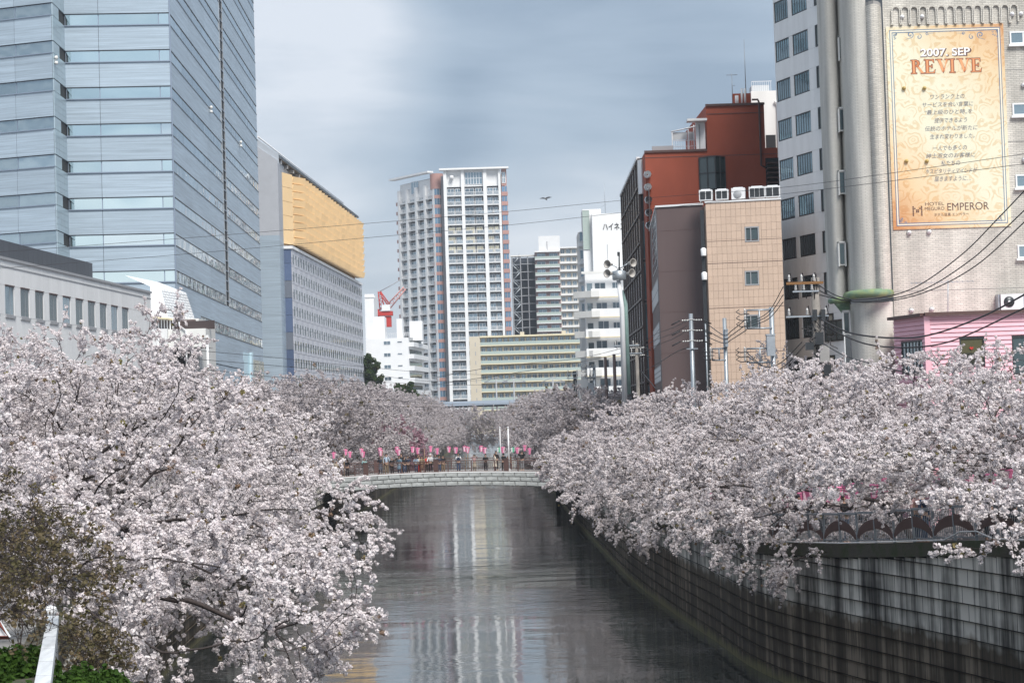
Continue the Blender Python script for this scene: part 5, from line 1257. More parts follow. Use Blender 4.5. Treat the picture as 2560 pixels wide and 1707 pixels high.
# ---- the poster (flat print on a thin board, at its real place)
def poster(f):
    u0, zb_ = f.U(2233, 575); u1, zt = f.U(2510, 60); u1 = f.U(2526, 568)[0]; u0 = (f.U(2214, 66)[0] + u0) / 2; u1 = (u1 + f.U(2509, 59)[0]) / 2
    W_, H_ = u1 - u0, zt - zb_
    t = thing('wall_poster', 'huge cream and orange wall poster with hotel lettering on the tiled hotel', 'poster', tuple(f.at(u0, zb_).translation))
    m = bpy.data.materials.new('poster_print'); m.use_nodes = True; n = m.node_tree; L = n.links; b = n.nodes['Principled BSDF']; b.inputs['Roughness'].default_value = .45
    tx = N(n, 'ShaderNodeTexCoord'); sp = N(n, 'ShaderNodeSeparateXYZ'); L.new(tx.outputs['Object'], sp.inputs[0])
    def mr(src, a, c, d=0, e=1, sm=False):
        q = N(n, 'ShaderNodeMapRange', interpolation_type='SMOOTHSTEP' if sm else 'LINEAR'); q.inputs[1].default_value = a; q.inputs[2].default_value = c; q.inputs[3].default_value = d; q.inputs[4].default_value = e; L.new(src, q.inputs[0]); return q.outputs[0]
    def ma(op, a, c=0):
        q = N(n, 'ShaderNodeMath', operation=op)
        for i, v in enumerate((a, c)):
            if isinstance(v, (int, float)): q.inputs[i].default_value = v
            else: L.new(v, q.inputs[i])
        return q.outputs[0]
    X = mr(sp.outputs[0], 0, W_); Z = mr(sp.outputs[2], 0, H_)
    # print gradient: orange top right and bottom left, cream through the middle
    nz0 = N(n, 'ShaderNodeTexNoise'); nz0.inputs['Scale'].default_value = .9; L.new(tx.outputs['Object'], nz0.inputs['Vector'])
    g1 = ma('ADD', ma('MULTIPLY', X, .75), ma('MULTIPLY', Z, 1.35)); g2 = ma('ADD', ma('MULTIPLY', ma('SUBTRACT', 1, X), .85), ma('MULTIPLY', ma('SUBTRACT', 1, Z), 1.35))
    o = ma('ADD', ma('MAXIMUM', mr(g1, 1.3, 2.15), mr(g2, 1.3, 2.15)), ma('MULTIPLY', ma('SUBTRACT', nz0.outputs[0], .5), .35))
    r = N(n, 'ShaderNodeValToRGB'); L.new(o, r.inputs[0]); c = r.color_ramp; c.elements[0].color = (.76, .73, .56, 1); c.elements[1].color = (.54, .26, .11, 1); e = c.elements.new(.55); e.color = (.74, .55, .33, 1)
    # scrolling damask in the print, mirrored about the middle
    xm = ma('ABSOLUTE', ma('SUBTRACT', sp.outputs[0], W_ / 2)); cb = N(n, 'ShaderNodeCombineXYZ'); L.new(xm, cb.inputs[0]); L.new(sp.outputs[2], cb.inputs[1])
    nz = N(n, 'ShaderNodeTexNoise'); nz.inputs['Scale'].default_value = 1.6; nz.inputs['Detail'].default_value = 2; L.new(cb.outputs[0], nz.inputs['Vector'])
    vo = N(n, 'ShaderNodeTexVoronoi', feature='F1'); vo.inputs['Scale'].default_value = 1.5; vo.inputs['Randomness'].default_value = .7; L.new(cb.outputs[0], vo.inputs['Vector'])
    ring = ma('SINE', ma('ADD', ma('MULTIPLY', vo.outputs['Distance'], 26), ma('MULTIPLY', nz.outputs[0], 22)))
    dm = ma('MULTIPLY', mr(ring, .15, .5), mr(nz.outputs[0], .40, .52))
    mx = N(n, 'ShaderNodeMix', data_type='RGBA', blend_type='MULTIPLY'); L.new(ma('MULTIPLY', dm, .5), mx.inputs['Factor']); L.new(r.outputs[0], mx.inputs['A']); mx.inputs['B'].default_value = (.82, .60, .36, 1)
    L.new(mx.outputs['Result'], b.inputs['Base Color'])
    b = MB(); b.box(0, W_, -.05, 0, 0, H_); b.build('print', m, t, f.at(u0, zb_, .0))
    blue = pbr('print_blue', (.10, .19, .33), .5); brn = pbr('print_brown', (.12, .06, .05), .5); greyt = pbr('print_grey', (.13, .135, .18), .5); whitet = pbr('print_white', (.85, .84, .84), .5); org = pbr('print_orange', (.56, .17, .06), .5); org2 = pbr('print_peach', (.75, .36, .17), .5)
    paper = pbr('print_paper', (.84, .80, .66), .45)
    S = W_ / 2560 * 2560
    def fr(inset, th, mat):
        b = MB(); i = inset
        b.box(i, W_ - i, -.056, -.0515, i, i + th); b.box(i, W_ - i, -.056, -.0515, H_ - i - th, H_ - i); b.box(i, i + th, -.056, -.0515, i + th, H_ - i - th); b.box(W_ - i - th, W_ - i, -.056, -.0515, i + th, H_ - i - th)
        b.build('border_line', mat, t, f.at(u0, zb_))
    fr(.155, .028, blue); fr(.20, .045, paper); fr(.262, .03, blue)
    pj = lambda px, py: f.U(px, py)
    # scrolls: ribbons along spirals
    def ribbon(pts, wdt, mat, nm='scroll'):
        b = MB(); n_ = len(pts)
        for i, (x, z) in enumerate(pts):
            x2, z2 = pts[min(i + 1, n_ - 1)]; x0, z0 = pts[max(i - 1, 0)]; dx, dz = x2 - x0, z2 - z0; l = math.hypot(dx, dz) or 1; ww = wdt * math.sin(PI * (i + .6) / (n_ + .2)) ** .5 / 2
            b.v += [(x - dz / l * ww, 0, z + dx / l * ww), (x + dz / l * ww, 0, z - dx / l * ww)]
        for i in range(n_ - 1): b.f.append([2 * i, 2 * i + 1, 2 * i + 3, 2 * i + 2]); b.m.append(0); b.sm.append(False)
        b.build(nm, mat, t, f.at(u0, zb_, .053))
    def loc(px, py): u, z = f.U(px, py); return (u - u0, z - zb_)
    def spiral(px, py, R0, turns, a0, d, tail=None):
        cx, cz = loc(px, py); p = []
        for i in range(26):
            q = i / 25; a = a0 + d * turns * 2 * PI * q; r_ = R0 * (1 - q * .85); p.append((cx + math.cos(a) * r_, cz + math.sin(a) * r_))
        if tail: p = [loc(*tail)] + p
        return p
    for s_, cx in ((1, 2275), (-1, 2450)):
        ribbon(spiral(cx, 88, .16, 1.4, -PI / 2, s_, (cx - 12 * s_, 100)), .045, blue); ribbon(spiral(cx + 22 * s_, 93, .13, 1.1, PI / 2, -s_), .035, blue); ribbon(spiral(cx + 42 * s_, 85, .08, 1.2, 0, -s_, (cx + 60 * s_, 84)), .03, blue)
    for cx, cz, s_, v in ((2240, 90, 1, 1), (2488, 82, -1, 1), (2256, 553, 1, -1), (2500, 547, -1, -1)):
        for k in range(9):
            a = random.random() * PI / 2; r_ = random.uniform(2, 17); ribbon(spiral(cx + s_ * (r_ * math.cos(a) - 6), cz + v * (r_ * math.sin(a) - 6), .055, .9, random.random() * 6, s_), .018, blue, 'corner_flourish')
    def line(s, px, py, hpx, wpx=None, mat=greyt, shear=.0, center=True, nm='lettering', off=0.0, out=.056):
        cu = bpy.data.curves.new('lettering', 'FONT'); cu.body = s; cu.offset = off
        u, z = f.U(px, py + hpx / 2); hz = hpx / F * 92.0
        put_text(cu, t, f, u, z, hz, nm, mat, width=(wpx / F * 92.0 if wpx else None), out=out, center=center, shear=shear)
    # text background glow is plain paper: soft pads are part of the print gradient
    line('2007. SEP', 2364.5, 132.5, 22, 129, brn, off=.06, nm='lettering_shadow', out=.0535); line('2007. SEP', 2363, 131, 20, 124, whitet, off=.018)
    rows = [('ワンランク上の', 2368, 242, 86), ('サービスを合い言葉に', 2369, 261.5, 128), ('“最上級のひと時„を', 2371, 280.5, 120), ('提供できるよう', 2376, 301, 82), ('伝説のホテルが新たに', 2378, 321, 132), ('生まれ変わりました。', 2380, 341, 112),
            ('一人でも多くの', 2374, 370, 86), ('紳士淑女のお客様に', 2376, 389, 124), ('私たちの', 2376, 408, 48), ('ホスピタリティマインドが', 2378, 427.5, 130), ('届きますように…', 2381, 447, 92)]
    for s, px, py, wpx in rows: line(s, px, py, 12.5, wpx, greyt, .18)
    # REVIVE in serif capitals, outline under fill
    def serif(word, x0p, x1p, yb, hp):
        un = []; x = 0; Hh = 1.0; adv = {'R': .86, 'E': .74, 'V': .86, 'I': .46}
        for ch in word:
            G = []; sw, th, sf = .20, .07, .08
            def bx(a, b_, c_, d_): G.append([(a, c_), (b_, c_), (b_, d_), (a, d_)])
            if ch in 'REI':
                o_ = .08 if ch != 'I' else .06; bx(x + o_, x + o_ + sw, 0, Hh); bx(x + o_ - .09, x + o_ + sw + .09, 0, .06); bx(x + o_ - .09, x + o_ + sw + .09, Hh - .06, Hh)
            if ch == 'E':
                bx(x + .2, x + .66, 0, .08); bx(x + .2, x + .62, Hh - .08, Hh); bx(x + .28, x + .5, .47, .54)
                G.append([(x + .66, 0), (x + .72, .26), (x + .67, .26), (x + .56, .06)]); G.append([(x + .62, 1), (x + .64, .76), (x + .59, .76), (x + .5, .94)]); bx(x + .47, x + .52, .38, .63)
            if ch == 'R':
                pts = [(x + .28 + .30 * math.sin(a), .75 + .25 * math.cos(a)) for a in [PI * k / 8 for k in range(9)]]; ins = [(x + .28 + .13 * math.sin(a), .75 + .18 * math.cos(a)) for a in [PI * k / 8 for k in range(9)]]
                for k in range(8): G.append([pts[k], pts[k + 1], ins[k + 1], ins[k]])
                G.append([(x + .36, .54), (x + .52, .54), (x + .90, 0), (x + .68, 0)]); bx(x + .66, x + .98, 0, .05)
            if ch == 'V':
                G.append([(x + .06, 1), (x + .29, 1), (x + .54, .2), (x + .44, 0)]); G.append([(x + .44, 0), (x + .54, .2), (x + .80, 1), (x + .70, 1)])
                bx(x - .04, x + .38, .95, 1); bx(x + .60, x + .92, .95, 1)
            un.append(G); x += adv[ch] + .06
        tot = x; u_a, z_a = f.U(x0p, yb); u_b = f.U(x1p, yb)[0]; sx = (u_b - u_a) / tot; sz = hp / F * 92
        for G in un:
            for nm, mat, g, out_ in (('letter_outline', brn, .034, .0535), ('letter', org, 0, .0565), ('letter_shine', org2, -.06, .0585)):
                b = MB()
                for q in G:
                    cx = sum(p[0] for p in q) / 4; cz = sum(p[1] for p in q) / 4; pts = []
                    for px_, pz_ in q:
                        dx = math.copysign(g, px_ - cx) if abs(px_ - cx) > .001 else 0; dz = math.copysign(g, pz_ - cz); 
                        if g < 0: dx = math.copysign(min(-g, abs(px_ - cx) * .6), -(px_ - cx)); dz = math.copysign(min(-g, abs(pz_ - cz) * .6), -(pz_ - cz))
                        pts.append(((px_ + dx) * sx, (pz_ + dz) * sz))
                    n0 = len(b.v); b.v += [(x_, 0, z_) for x_, z_ in pts]; b.f.append([n0, n0 + 1, n0 + 2, n0 + 3]); b.m.append(0); b.sm.append(False)
                # overlapping strokes sit a hair apart so that no two lie in one plane
                for k_ in range(len(G)):
                    for j in range(4): v = b.v[k_ * 4 + j]; b.v[k_ * 4 + j] = (v[0], -.00012 * k_, v[2])
                b.build(nm, mat, t, f.at(u_a, z_a, out_))
    serif('REVIVE', 2278, 2457, 186, 35)
    # the dotted M emblem, names
    b = MB(); grid_ = ['#...#', '##.##', '#.#.#', '#...#', '#...#']
    cx, cz = loc(2294, 530); cs = .088
    for j, row in enumerate(['#....#', '##..##', '#.##.#', '#.##.#', '#....#', '#....#']):
        for i, ch in enumerate(row):
            if ch == '#': b.box(cx - .24 + i * .078, cx - .24 + i * .078 + .062, -.0575, -.0535, cz + .20 - j * .078, cz + .20 - j * .078 + .062)
    b.build('emblem', brn, t, f.at(u0, zb_))
    line('HOTEL', 2336, 510, 8.5, 48, brn); line('MEGURO', 2336, 522, 8.5, 49, brn); line('EMPEROR', 2420, 516, 19, 104, brn, off=-.002); line('ホテル目黒 エンペラー', 2378, 536.5, 8, 86, brn)
    for px, py in ((2259, 222), (2310, 222), (2265, 404), (2316, 404)):
        u, z = f.U(px, py); b = MB(); b.lathe([(.09, -.05), (.09, -.13), (.0, -.21)], 12, (0, 0, 0), 'Y'); b.build('vent_cap', pbr('cap_ochre', (.45, .33, .12), .5), t, f.at(u, z))
poster(HF)

def pink_house():
    D = 84.0; c = P(2319, D, 850); e = P(2640, D - .4, 850); a = P(2238, D + 3.2, 850); f = Fac(c, e); s = Fac(a, c)
    zt = f.U(2319, 790)[1]
    t = thing('pink_building', 'low pink boarded building with dark windows in front of the tiled hotel', 'building', (c[0], D, 4.6))
    core(t, [(a[0], a[1] + .1), (c[0], c[1] + .1), (e[0], e[1] + .1), (e[0], 91.5), (a[0] + .85, 91.5)], 4.6, zt - .02, MT['pink'])
    def holes(F_, L): return L
    h1 = (s.U(2255, 860)[0], s.U(2309, 860)[0], s.U(2280, 935)[1], s.U(2280, 852)[1])
    h2 = (f.U(2398, 860)[0], f.U(2461, 860)[0], f.U(2430, 914)[1], f.U(2430, 843)[1])
    h3 = (f.U(2529, 860)[0], f.U(2590, 860)[0], f.U(2545, 935)[1], f.U(2545, 840)[1])
    bh = .185
    for F_, hs in ((s, [h1]), (f, [h2, h3])):
        z = zt - bh; k = 0
        while z > 9.0:
            segs = [(0.12 if F_ is f else 0, F_.L - (.12 if F_ is s else 0))]
            for h in hs:
                if z < h[3] and z + bh > h[2]:
                    o = []
                    for a0, a1 in segs:
                        if h[0] > a0 and h[1] < a1: o += [(a0, h[0]), (h[1], a1)]
                        else: o.append((a0, a1))
                    segs = o
            for a0, a1 in segs:
                n_ = max(1, round((a1 - a0) / 1.9))
                for i in range(n_):
                    w_ = (a1 - a0) / n_; key = ('board', round(w_, 2))
                    if key not in _bx:
                        m = MB(); m.add([(0, -.075, .02), (w_, -.075, .02), (w_, -.035, bh - .004), (0, -.035, bh - .004), (0, 0, 0), (w_, 0, 0), (w_, 0, bh - .004), (0, 0, bh - .004)], [(0, 1, 2, 3), (0, 4, 5, 1), (3, 2, 6, 7), (0, 3, 7, 4), (1, 5, 6, 2)]); _bx[key] = m.mesh('board', MT['pink'])
                    place('board', _bx[key], t, F_.at(a0 + i * w_, z))
            z -= bh
    b = MB(); b.box(-.13, .11, -.11, .0, 4.6, zt); b.build('corner_post', MT['pink'], t, f.M)
    put('roof_edge', t, f, -.1, zt, f.L + .1, .14, .3, MT['brown_rail']); put('roof_edge', t, s, -.15, zt, s.L + .1, .13, .28, MT['brown_rail'])
    for F_, h, nx, gm in ((s, h1, 6, 'glass_mid'), (f, h2, 1, 'olive'), (f, h3, 1, 'glass_dark')):
        window(t, F_, h[0], h[2], h[1] - h[0], h[3] - h[2], nx, 1, 'dark_metal', gm, .07, .06, out=-.02, proud=.06)
    for k in range(3): b = MB(); x = h1[0] + .2 + (.24 * k); put('curtain', t, s, h1[0] + (h1[1] - h1[0]) * (.12, .45, .70)[k], h1[2] + .1, .16, h1[3] - h1[2] - .2, .01, MT['grey_pale'], out=.012)
    b = MB()
    for k in range(9): z = h2[2] + .08 + k * .055; b.box(h2[0] + .12, h2[1] - .2, -.03, -.02, z, z + .018)
    b.build('blind', MT['dark_metal'], t, f.M)
    b = MB(); cx, cz = (h2[0] + h2[1]) / 2 - .02, h2[2] + .72; b.yprism([(cx, cz - .06), (cx + .08, cz + .02), (cx + .06, cz + .08), (cx, cz + .05), (cx - .06, cz + .08), (cx - .09, cz + .02)], -.04, -.03); b.build('red_heart_sign', MT['orange_red'], t, f.M)
MT['olive'] = pbr('olive_blind', (.075, .07, .03), .5)
pink_house()
# ================================================================= cherry trees
def bark(name, col): return pbr(name, col, .9, var=.3, vs=6, bump=.6, bscale=12, bvec=(1, 1, .4))
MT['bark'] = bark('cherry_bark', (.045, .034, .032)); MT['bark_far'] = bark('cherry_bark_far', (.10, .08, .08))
def petal_mat(name, cols, brown=.968):
    m = bpy.data.materials.new(name); m.use_nodes = True; t = m.node_tree; L = t.links; b = t.nodes['Principled BSDF']; o = t.nodes['Material Output']
    oi = N(t, 'ShaderNodeObjectInfo'); r = N(t, 'ShaderNodeValToRGB'); r.color_ramp.interpolation = 'LINEAR'; L.new(oi.outputs['Random'], r.inputs[0]); c = r.color_ramp
    c.elements[0].color = (*cols[0], 1); c.elements[0].position = 0; c.elements[1].position = brown; c.elements[1].color = (*cols[1], 1)
    e = c.elements.new(min(.995, brown + .01)); e.color = (*cols[2], 1); e = c.elements.new(1.0); e.color = (*cols[3], 1)
    b.inputs['Roughness'].default_value = .8; b.inputs['Specular IOR Level'].default_value = .15; L.new(r.outputs[0], b.inputs['Base Color'])
    tr = N(t, 'ShaderNodeBsdfTranslucent'); L.new(r.outputs[0], tr.inputs[0]); mx = N(t, 'ShaderNodeMixShader'); mx.inputs[0].default_value = .28
    L.new(b.outputs[0], mx.inputs[1]); L.new(tr.outputs[0], mx.inputs[2]); L.new(mx.outputs[0], o.inputs['Surface'])
    return m
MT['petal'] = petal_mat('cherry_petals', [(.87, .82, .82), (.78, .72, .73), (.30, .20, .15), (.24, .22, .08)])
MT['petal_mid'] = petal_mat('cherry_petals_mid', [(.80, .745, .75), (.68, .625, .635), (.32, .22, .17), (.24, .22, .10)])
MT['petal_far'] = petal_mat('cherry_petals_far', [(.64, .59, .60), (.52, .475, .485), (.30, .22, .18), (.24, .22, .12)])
MT['petal_rose'] = petal_mat('rose_petals', [(.52, .34, .40), (.46, .29, .35), (.3, .18, .15), (.3, .2, .15)])
MT['leaf_dark'] = petal_mat('evergreen_leaves', [(.035, .065, .02), (.06, .09, .03), (.09, .09, .03), (.08, .12, .03)])
MT['leaf_olive'] = petal_mat('olive_leaves', [(.17, .13, .08), (.12, .11, .055), (.18, .11, .07), (.12, .13, .05)])
MT['leaf_bright'] = petal_mat('bright_leaves', [(.035, .075, .014), (.06, .12, .02), (.12, .16, .04), (.05, .09, .02)])
def tuft(name, n, R, r, mat, flat=.0, seed=1):      # a ball of small five-cornered flowers, facing outwards
    g = np.random.default_rng(seed); b = MB()
    for i in range(n):
        v = Vector(g.normal(size=3)); v.normalize(); c = v * R * g.uniform(.55, 1.05); c.z *= 1 - flat
        d = (v + Vector(g.normal(size=3)) * .45).normalized(); a = d.orthogonal().normalized(); q = d.cross(a); rr = r * g.uniform(.75, 1.2)
        vs = [c + d * rr * .25 * (-1)] + [c + (a * math.cos(k * 2 * PI / 5) + q * math.sin(k * 2 * PI / 5)) * rr + d * rr * .15 for k in range(5)]
        b.add(vs, [(0, k + 1, (k + 1) % 5 + 1) for k in range(5)])
    me = b.mesh(name, mat); return bpy.data.objects.new(name, me)
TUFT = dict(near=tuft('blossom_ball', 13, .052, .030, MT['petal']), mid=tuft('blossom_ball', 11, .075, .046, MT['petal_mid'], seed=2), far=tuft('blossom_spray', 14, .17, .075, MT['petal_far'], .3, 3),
            rose=tuft('rose_spray', 14, .17, .07, MT['petal_rose'], .3, 4), dark=tuft('leaf_spray', 16, .20, .10, MT['leaf_dark'], .2, 5), bigdark=tuft('leaf_spray', 16, .20, .10, MT['leaf_dark'], .2, 5), olive=tuft('leaf_sprig', 9, .06, .022, MT['leaf_olive'], .0, 6), bright=tuft('leaf_sprig', 14, .07, .03, MT['leaf_bright'], .2, 7))
def scatter_group(kind, s0, s1):
    g = bpy.data.node_groups.new('scatter_' + kind, 'GeometryNodeTree')
    g.interface.new_socket('Geometry', in_out='INPUT', socket_type='NodeSocketGeometry'); g.interface.new_socket('Geometry', in_out='OUTPUT', socket_type='NodeSocketGeometry')
    gi = N(g, 'NodeGroupInput'); go = N(g, 'NodeGroupOutput'); ip = N(g, 'GeometryNodeInstanceOnPoints'); oi = N(g, 'GeometryNodeObjectInfo'); oi.inputs['Object'].default_value = TUFT[kind]
    rv = N(g, 'FunctionNodeRandomValue', data_type='FLOAT_VECTOR'); rv.inputs['Max'].default_value = (6.28, 6.28, 6.28)
    rs = N(g, 'FunctionNodeRandomValue', data_type='FLOAT'); rs.inputs[2].default_value = s0; rs.inputs[3].default_value = s1; rs.inputs['Seed'].default_value = 5
    L = g.links; L.new(gi.outputs[0], ip.inputs['Points']); L.new(oi.outputs['Geometry'], ip.inputs['Instance']); L.new(rv.outputs[0], ip.inputs['Rotation']); L.new(rs.outputs[1], ip.inputs['Scale']); L.new(ip.outputs[0], go.inputs[0])
    return g
SCAT = {k: scatter_group(k, *s) for k, s in dict(near=(.55, 1.15), mid=(.7, 1.3), far=(.6, 1.35), rose=(.6, 1.3), dark=(.6, 1.4), bigdark=(1.8, 3.6), olive=(.6, 1.5), bright=(.6, 1.5)).items()}

def grow(att, start, step=.32, kill=.5, iters=90, g=None, sag=-.03, reach=9.0):
    nodes = [np.array(p, float) for p in start]; par = [-1] + list(range(len(start) - 1))
    att = att.copy(); alive = np.ones(len(att), bool)
    near = np.full(len(att), 1e9); nid = np.zeros(len(att), int)
    def upd(i0):
        P_ = np.array(nodes[i0:]); 
        for k in range(len(P_)):
            d = np.linalg.norm(att - P_[k], axis=1); m = d < near; near[m] = d[m]; nid[m] = i0 + k
    upd(max(0, len(start) - 2))
    for it in range(iters):
        idx = np.where(alive)[0]
        if len(idx) == 0: break
        i0 = len(nodes); arr = np.array(nodes); byn = {}
        for i in idx: byn.setdefault(nid[i], []).append(i)
        for n_, lst in byn.items():
            v = att[lst] - arr[n_]; v /= np.linalg.norm(v, axis=1)[:, None] + 1e-9; d = v.mean(axis=0) + g.normal(size=3) * .16
            if par[n_] >= 0:
                pd = arr[n_] - arr[par[n_]]; d = d + .55 * pd / (np.linalg.norm(pd) + 1e-9)
            d[2] += sag; d /= np.linalg.norm(d) + 1e-9
            nodes.append(arr[n_] + d * step); par.append(n_)
        upd(i0); alive &= near > kill
        if len(nodes) > 5200: break
    return np.array(nodes), np.array(par)
def tree_mesh(nodes, par, tip_r, exp, sides_thr, mat, twigs, maxr):
    n = len(nodes); kids = [[] for _ in range(n)]
    for i, p in enumerate(par):
        if p >= 0: kids[p].append(i)
    r = np.zeros(n)
    for i in range(n - 1, -1, -1):
        r[i] = tip_r if not kids[i] else (sum(r[k] ** exp for k in kids[i])) ** (1 / exp)
    r = np.minimum(r, maxr)
    # rings
    V, Fc_ = [], []
    ring = {}
    def dirn(i):
        p = par[i]; d = nodes[i] - nodes[p] if p >= 0 else np.array([0, 0, 1.0]); return d / (np.linalg.norm(d) + 1e-9)
    for i in range(1, n):
        p = par[i]; d = dirn(i); k = 7 if r[i] > .09 else 5 if r[i] > .03 else 3
        a = np.cross(d, [0, 0, 1.0]) if abs(d[2]) < .95 else np.cross(d, [1.0, 0, 0]); a /= np.linalg.norm(a); b = np.cross(d, a)
        base = len(V); rp = min(r[p], r[i] * 1.35) if p > 0 else r[p]
        for q in range(k): t = 2 * PI * q / k; V.append(nodes[p] + (a * math.cos(t) + b * math.sin(t)) * rp - d * rp * .3)
        for q in range(k): t = 2 * PI * q / k; V.append(nodes[i] + (a * math.cos(t) + b * math.sin(t)) * r[i])
        for q in range(k): Fc_.append((base + q, base + (q + 1) % k, base + k + (q + 1) % k, base + k + q))
    for tw in twigs:
        for j in range(len(tw) - 1):
            p, q_ = tw[j], tw[j + 1]; d = q_ - p; l = np.linalg.norm(d) + 1e-9; d = d / l
            a = np.cross(d, [0, 0, 1.0]) if abs(d[2]) < .95 else np.cross(d, [1.0, 0, 0]); a /= np.linalg.norm(a); b = np.cross(d, a); base = len(V)
            for (c, rr) in ((p, .009), (q_, .006)):
                for q in range(3): t = 2 * PI * q / 3; V.append(c + (a * math.cos(t) + b * math.sin(t)) * rr)
            for q in range(3): Fc_.append((base + q, base + (q + 1) % 3, base + 3 + (q + 1) % 3, base + 3 + q))
    me = bpy.data.meshes.new('trunk'); me.from_pydata([tuple(v) for v in V], [], Fc_); me.materials.append(mat); me.polygons.foreach_set('use_smooth', [True] * len(Fc_)); me.update()
    return me, r, kids
def void_noise(p, g, f=.42):
    s = 0
    for k in range(5):
        w_ = g.normal(size=3) * f * (1 + k * .35); s = s + np.sin(p @ w_ + g.uniform(0, 6.28)) / (1 + k * .25)
    return s
PROTO = {}
def tree_proto(key, seed, blobs, n_att, start, kind='near', step=.32, kill=.5, twig_n=3, twig_len=(.45, 1.1), spacing=.062, thick=.026, shape_z0=-.5, jit=.045, bark_m='bark', tip=.0108, voids=-.9, maxr=.26, keep=1.0, leafp=.85, layer=0):
    g = np.random.default_rng(seed); pts = []
    tot = sum(b[2] for b in blobs)
    for c, rad, wgt in blobs:
        m = int(n_att * wgt / tot); v = g.normal(size=(m, 3)); v /= np.linalg.norm(v, axis=1)[:, None]; v *= (g.uniform(0, 1, m) ** .42)[:, None]; pts.append(v * np.array(rad) + np.array(c))
    att = np.concatenate(pts)
    if layer:
        ro = np.hypot(att[:, 0], att[:, 1]) * .13; att[:, 2] = layer * np.round((att[:, 2] + ro) / layer) - ro + g.normal(size=len(att)) * layer * .11
    vn = void_noise(att, g); att = att[(vn > voids) & (att[:, 2] > shape_z0)]
    nodes, par = grow(att, start, step, kill, g=g)
    n = len(nodes); has = np.zeros(n, bool); has[par[par >= 0]] = True
    tips = np.where(~has)[0]; twigs = []
    cen = np.mean(nodes, axis=0)
    bl = []
    for i in tips:
        d0 = nodes[i] - nodes[par[i]]; d0 /= np.linalg.norm(d0) + 1e-9
        for q in range(twig_n):
            if g.uniform() > keep: continue
            d = d0 * 1.0 + g.normal(size=3) * (.35 if q == 0 else .7); out_ = nodes[i] - cen; out_[2] *= .2; d += .5 * out_ / (np.linalg.norm(out_) + 1e-9); d /= np.linalg.norm(d)
            Lt = g.uniform(*twig_len); k = 5; p = nodes[i].copy(); tw = [p.copy()]
            for j in range(k):
                d = d + np.array([0, 0, -.10]) + g.normal(size=3) * .08; d /= np.linalg.norm(d); p = p + d * Lt / k; tw.append(p.copy())
            twigs.append(tw)
            m = int(Lt / spacing)
            for j in range(m):
                s = (j + g.uniform(.1, .9)) / m * k; a = int(min(s, k - 1)); q_ = tw[a] + (tw[a + 1] - tw[a]) * (s - a); bl.append(q_ + g.normal(size=3) * jit * (1.35 - .6 * s / k))
    me, r, kids = tree_mesh(nodes, par, tip, 2.25, 0, MT[bark_m], twigs if kind in ('near', 'mid', 'olive') else [], maxr)
    for i in range(1, n):
        if r[i] < thick:
            p0, p1 = nodes[par[i]], nodes[i]; m = max(1, int(step / spacing * .55))
            for j in range(m):
                if g.uniform() < leafp: bl.append(p0 + (p1 - p0) * g.uniform() + g.normal(size=3) * jit * 1.3)
    bl = np.array(bl); pm = bpy.data.meshes.new('crown'); pm.vertices.add(len(bl)); pm.vertices.foreach_set('co', bl.astype(np.float32).ravel()); pm.update()
    PROTO[key] = (me, pm, kind); EXT[key] = (float(np.percentile(bl[:, 0], 99.3)), float(np.percentile(np.abs(bl[:, 1]), 99.3)), float(np.percentile(bl[:, 2], 99.6)))
    return len(bl), n
def plant_tree(key, label, x, y, z, rz=0, s=(1, 1, 1), name='cherry_tree', group=None, kind=None, cat='tree', top=None, reach=None, ry=None):
    me, pm, k0 = PROTO[key]; k = kind or k0
    if top is not None:                       # asked for by its crown: height of the top, how far it leans out over the river
        xm, ym, zm = EXT[key]; s = (abs(reach - x) / xm, (ry or abs(reach - x) * .8) / ym, (top - z) / zm)
    t = thing(name, label, cat, (x, y, z), group); M = Matrix.Translation((x, y, z)) @ Matrix.Rotation(rz, 4, 'Z') @ Matrix.Diagonal((*s, 1))
    place('trunk', me, t, M)
    R_ = Matrix.Translation((x, y, z)) @ Matrix.Rotation(rz, 4, 'Z')
    pm2 = pm.copy(); n = len(pm2.vertices); co = np.empty(n * 3, np.float32); pm2.vertices.foreach_get('co', co); co = co.reshape(-1, 3) * np.array(s, np.float32); pm2.vertices.foreach_set('co', co.ravel()); pm2.update()
    c = place('crown', pm2, t, R_, kind='stuff'); md = c.modifiers.new('blossom', 'NODES'); md.node_group = SCAT[k]
    return t
EXT = {}
# prototypes lean towards +x (the river)
def start(lean, h=1.7, k=5): return [(lean * (i / k) ** 1.5, .08 * math.sin(i * 1.7), -.4 + (h + .4) * i / k) for i in range(k + 1)]
info = []
info.append(tree_proto('n1', 11, [((1.2, 0, 5.2), (5.2, 5.0, 2.3), 5), ((5.4, .3, 2.2), (4.2, 4.4, 2.8), 5), ((-2.5, 0, 4.4), (3, 4, 1.8), 1.2)], 1500, start(.5), 'near', layer=.95, twig_n=3, shape_z0=-1.6))
info.append(tree_proto('n2', 12, [((1.8, .5, 5.6), (4.8, 5.2, 2.0), 5), ((5.6, -.4, 1.6), (4.6, 4.6, 3.2), 6), ((-2.8, 0, 4.6), (3, 4, 1.6), 1)], 1500, start(.8, 1.4), 'near', layer=.95, twig_n=3, shape_z0=-2.4))
info.append(tree_proto('n3', 13, [((.5, 0, 5.4), (5.4, 4.6, 2.4), 6), ((4.6, .8, 3.6), (4.4, 4.6, 2.2), 3)], 1450, start(.3, 1.9), 'near', layer=.95, twig_n=3))
info.append(tree_proto('n4', 14, [((1.2, 0, 5.2), (5.2, 5.0, 2.3), 5), ((5.2, .3, 3.0), (4.0, 4.2, 2.3), 4), ((3.1, -.6, 8.3), (1.7, 1.0, 1.1), .5)], 1700, start(.5), 'near', layer=.95, twig_n=3))
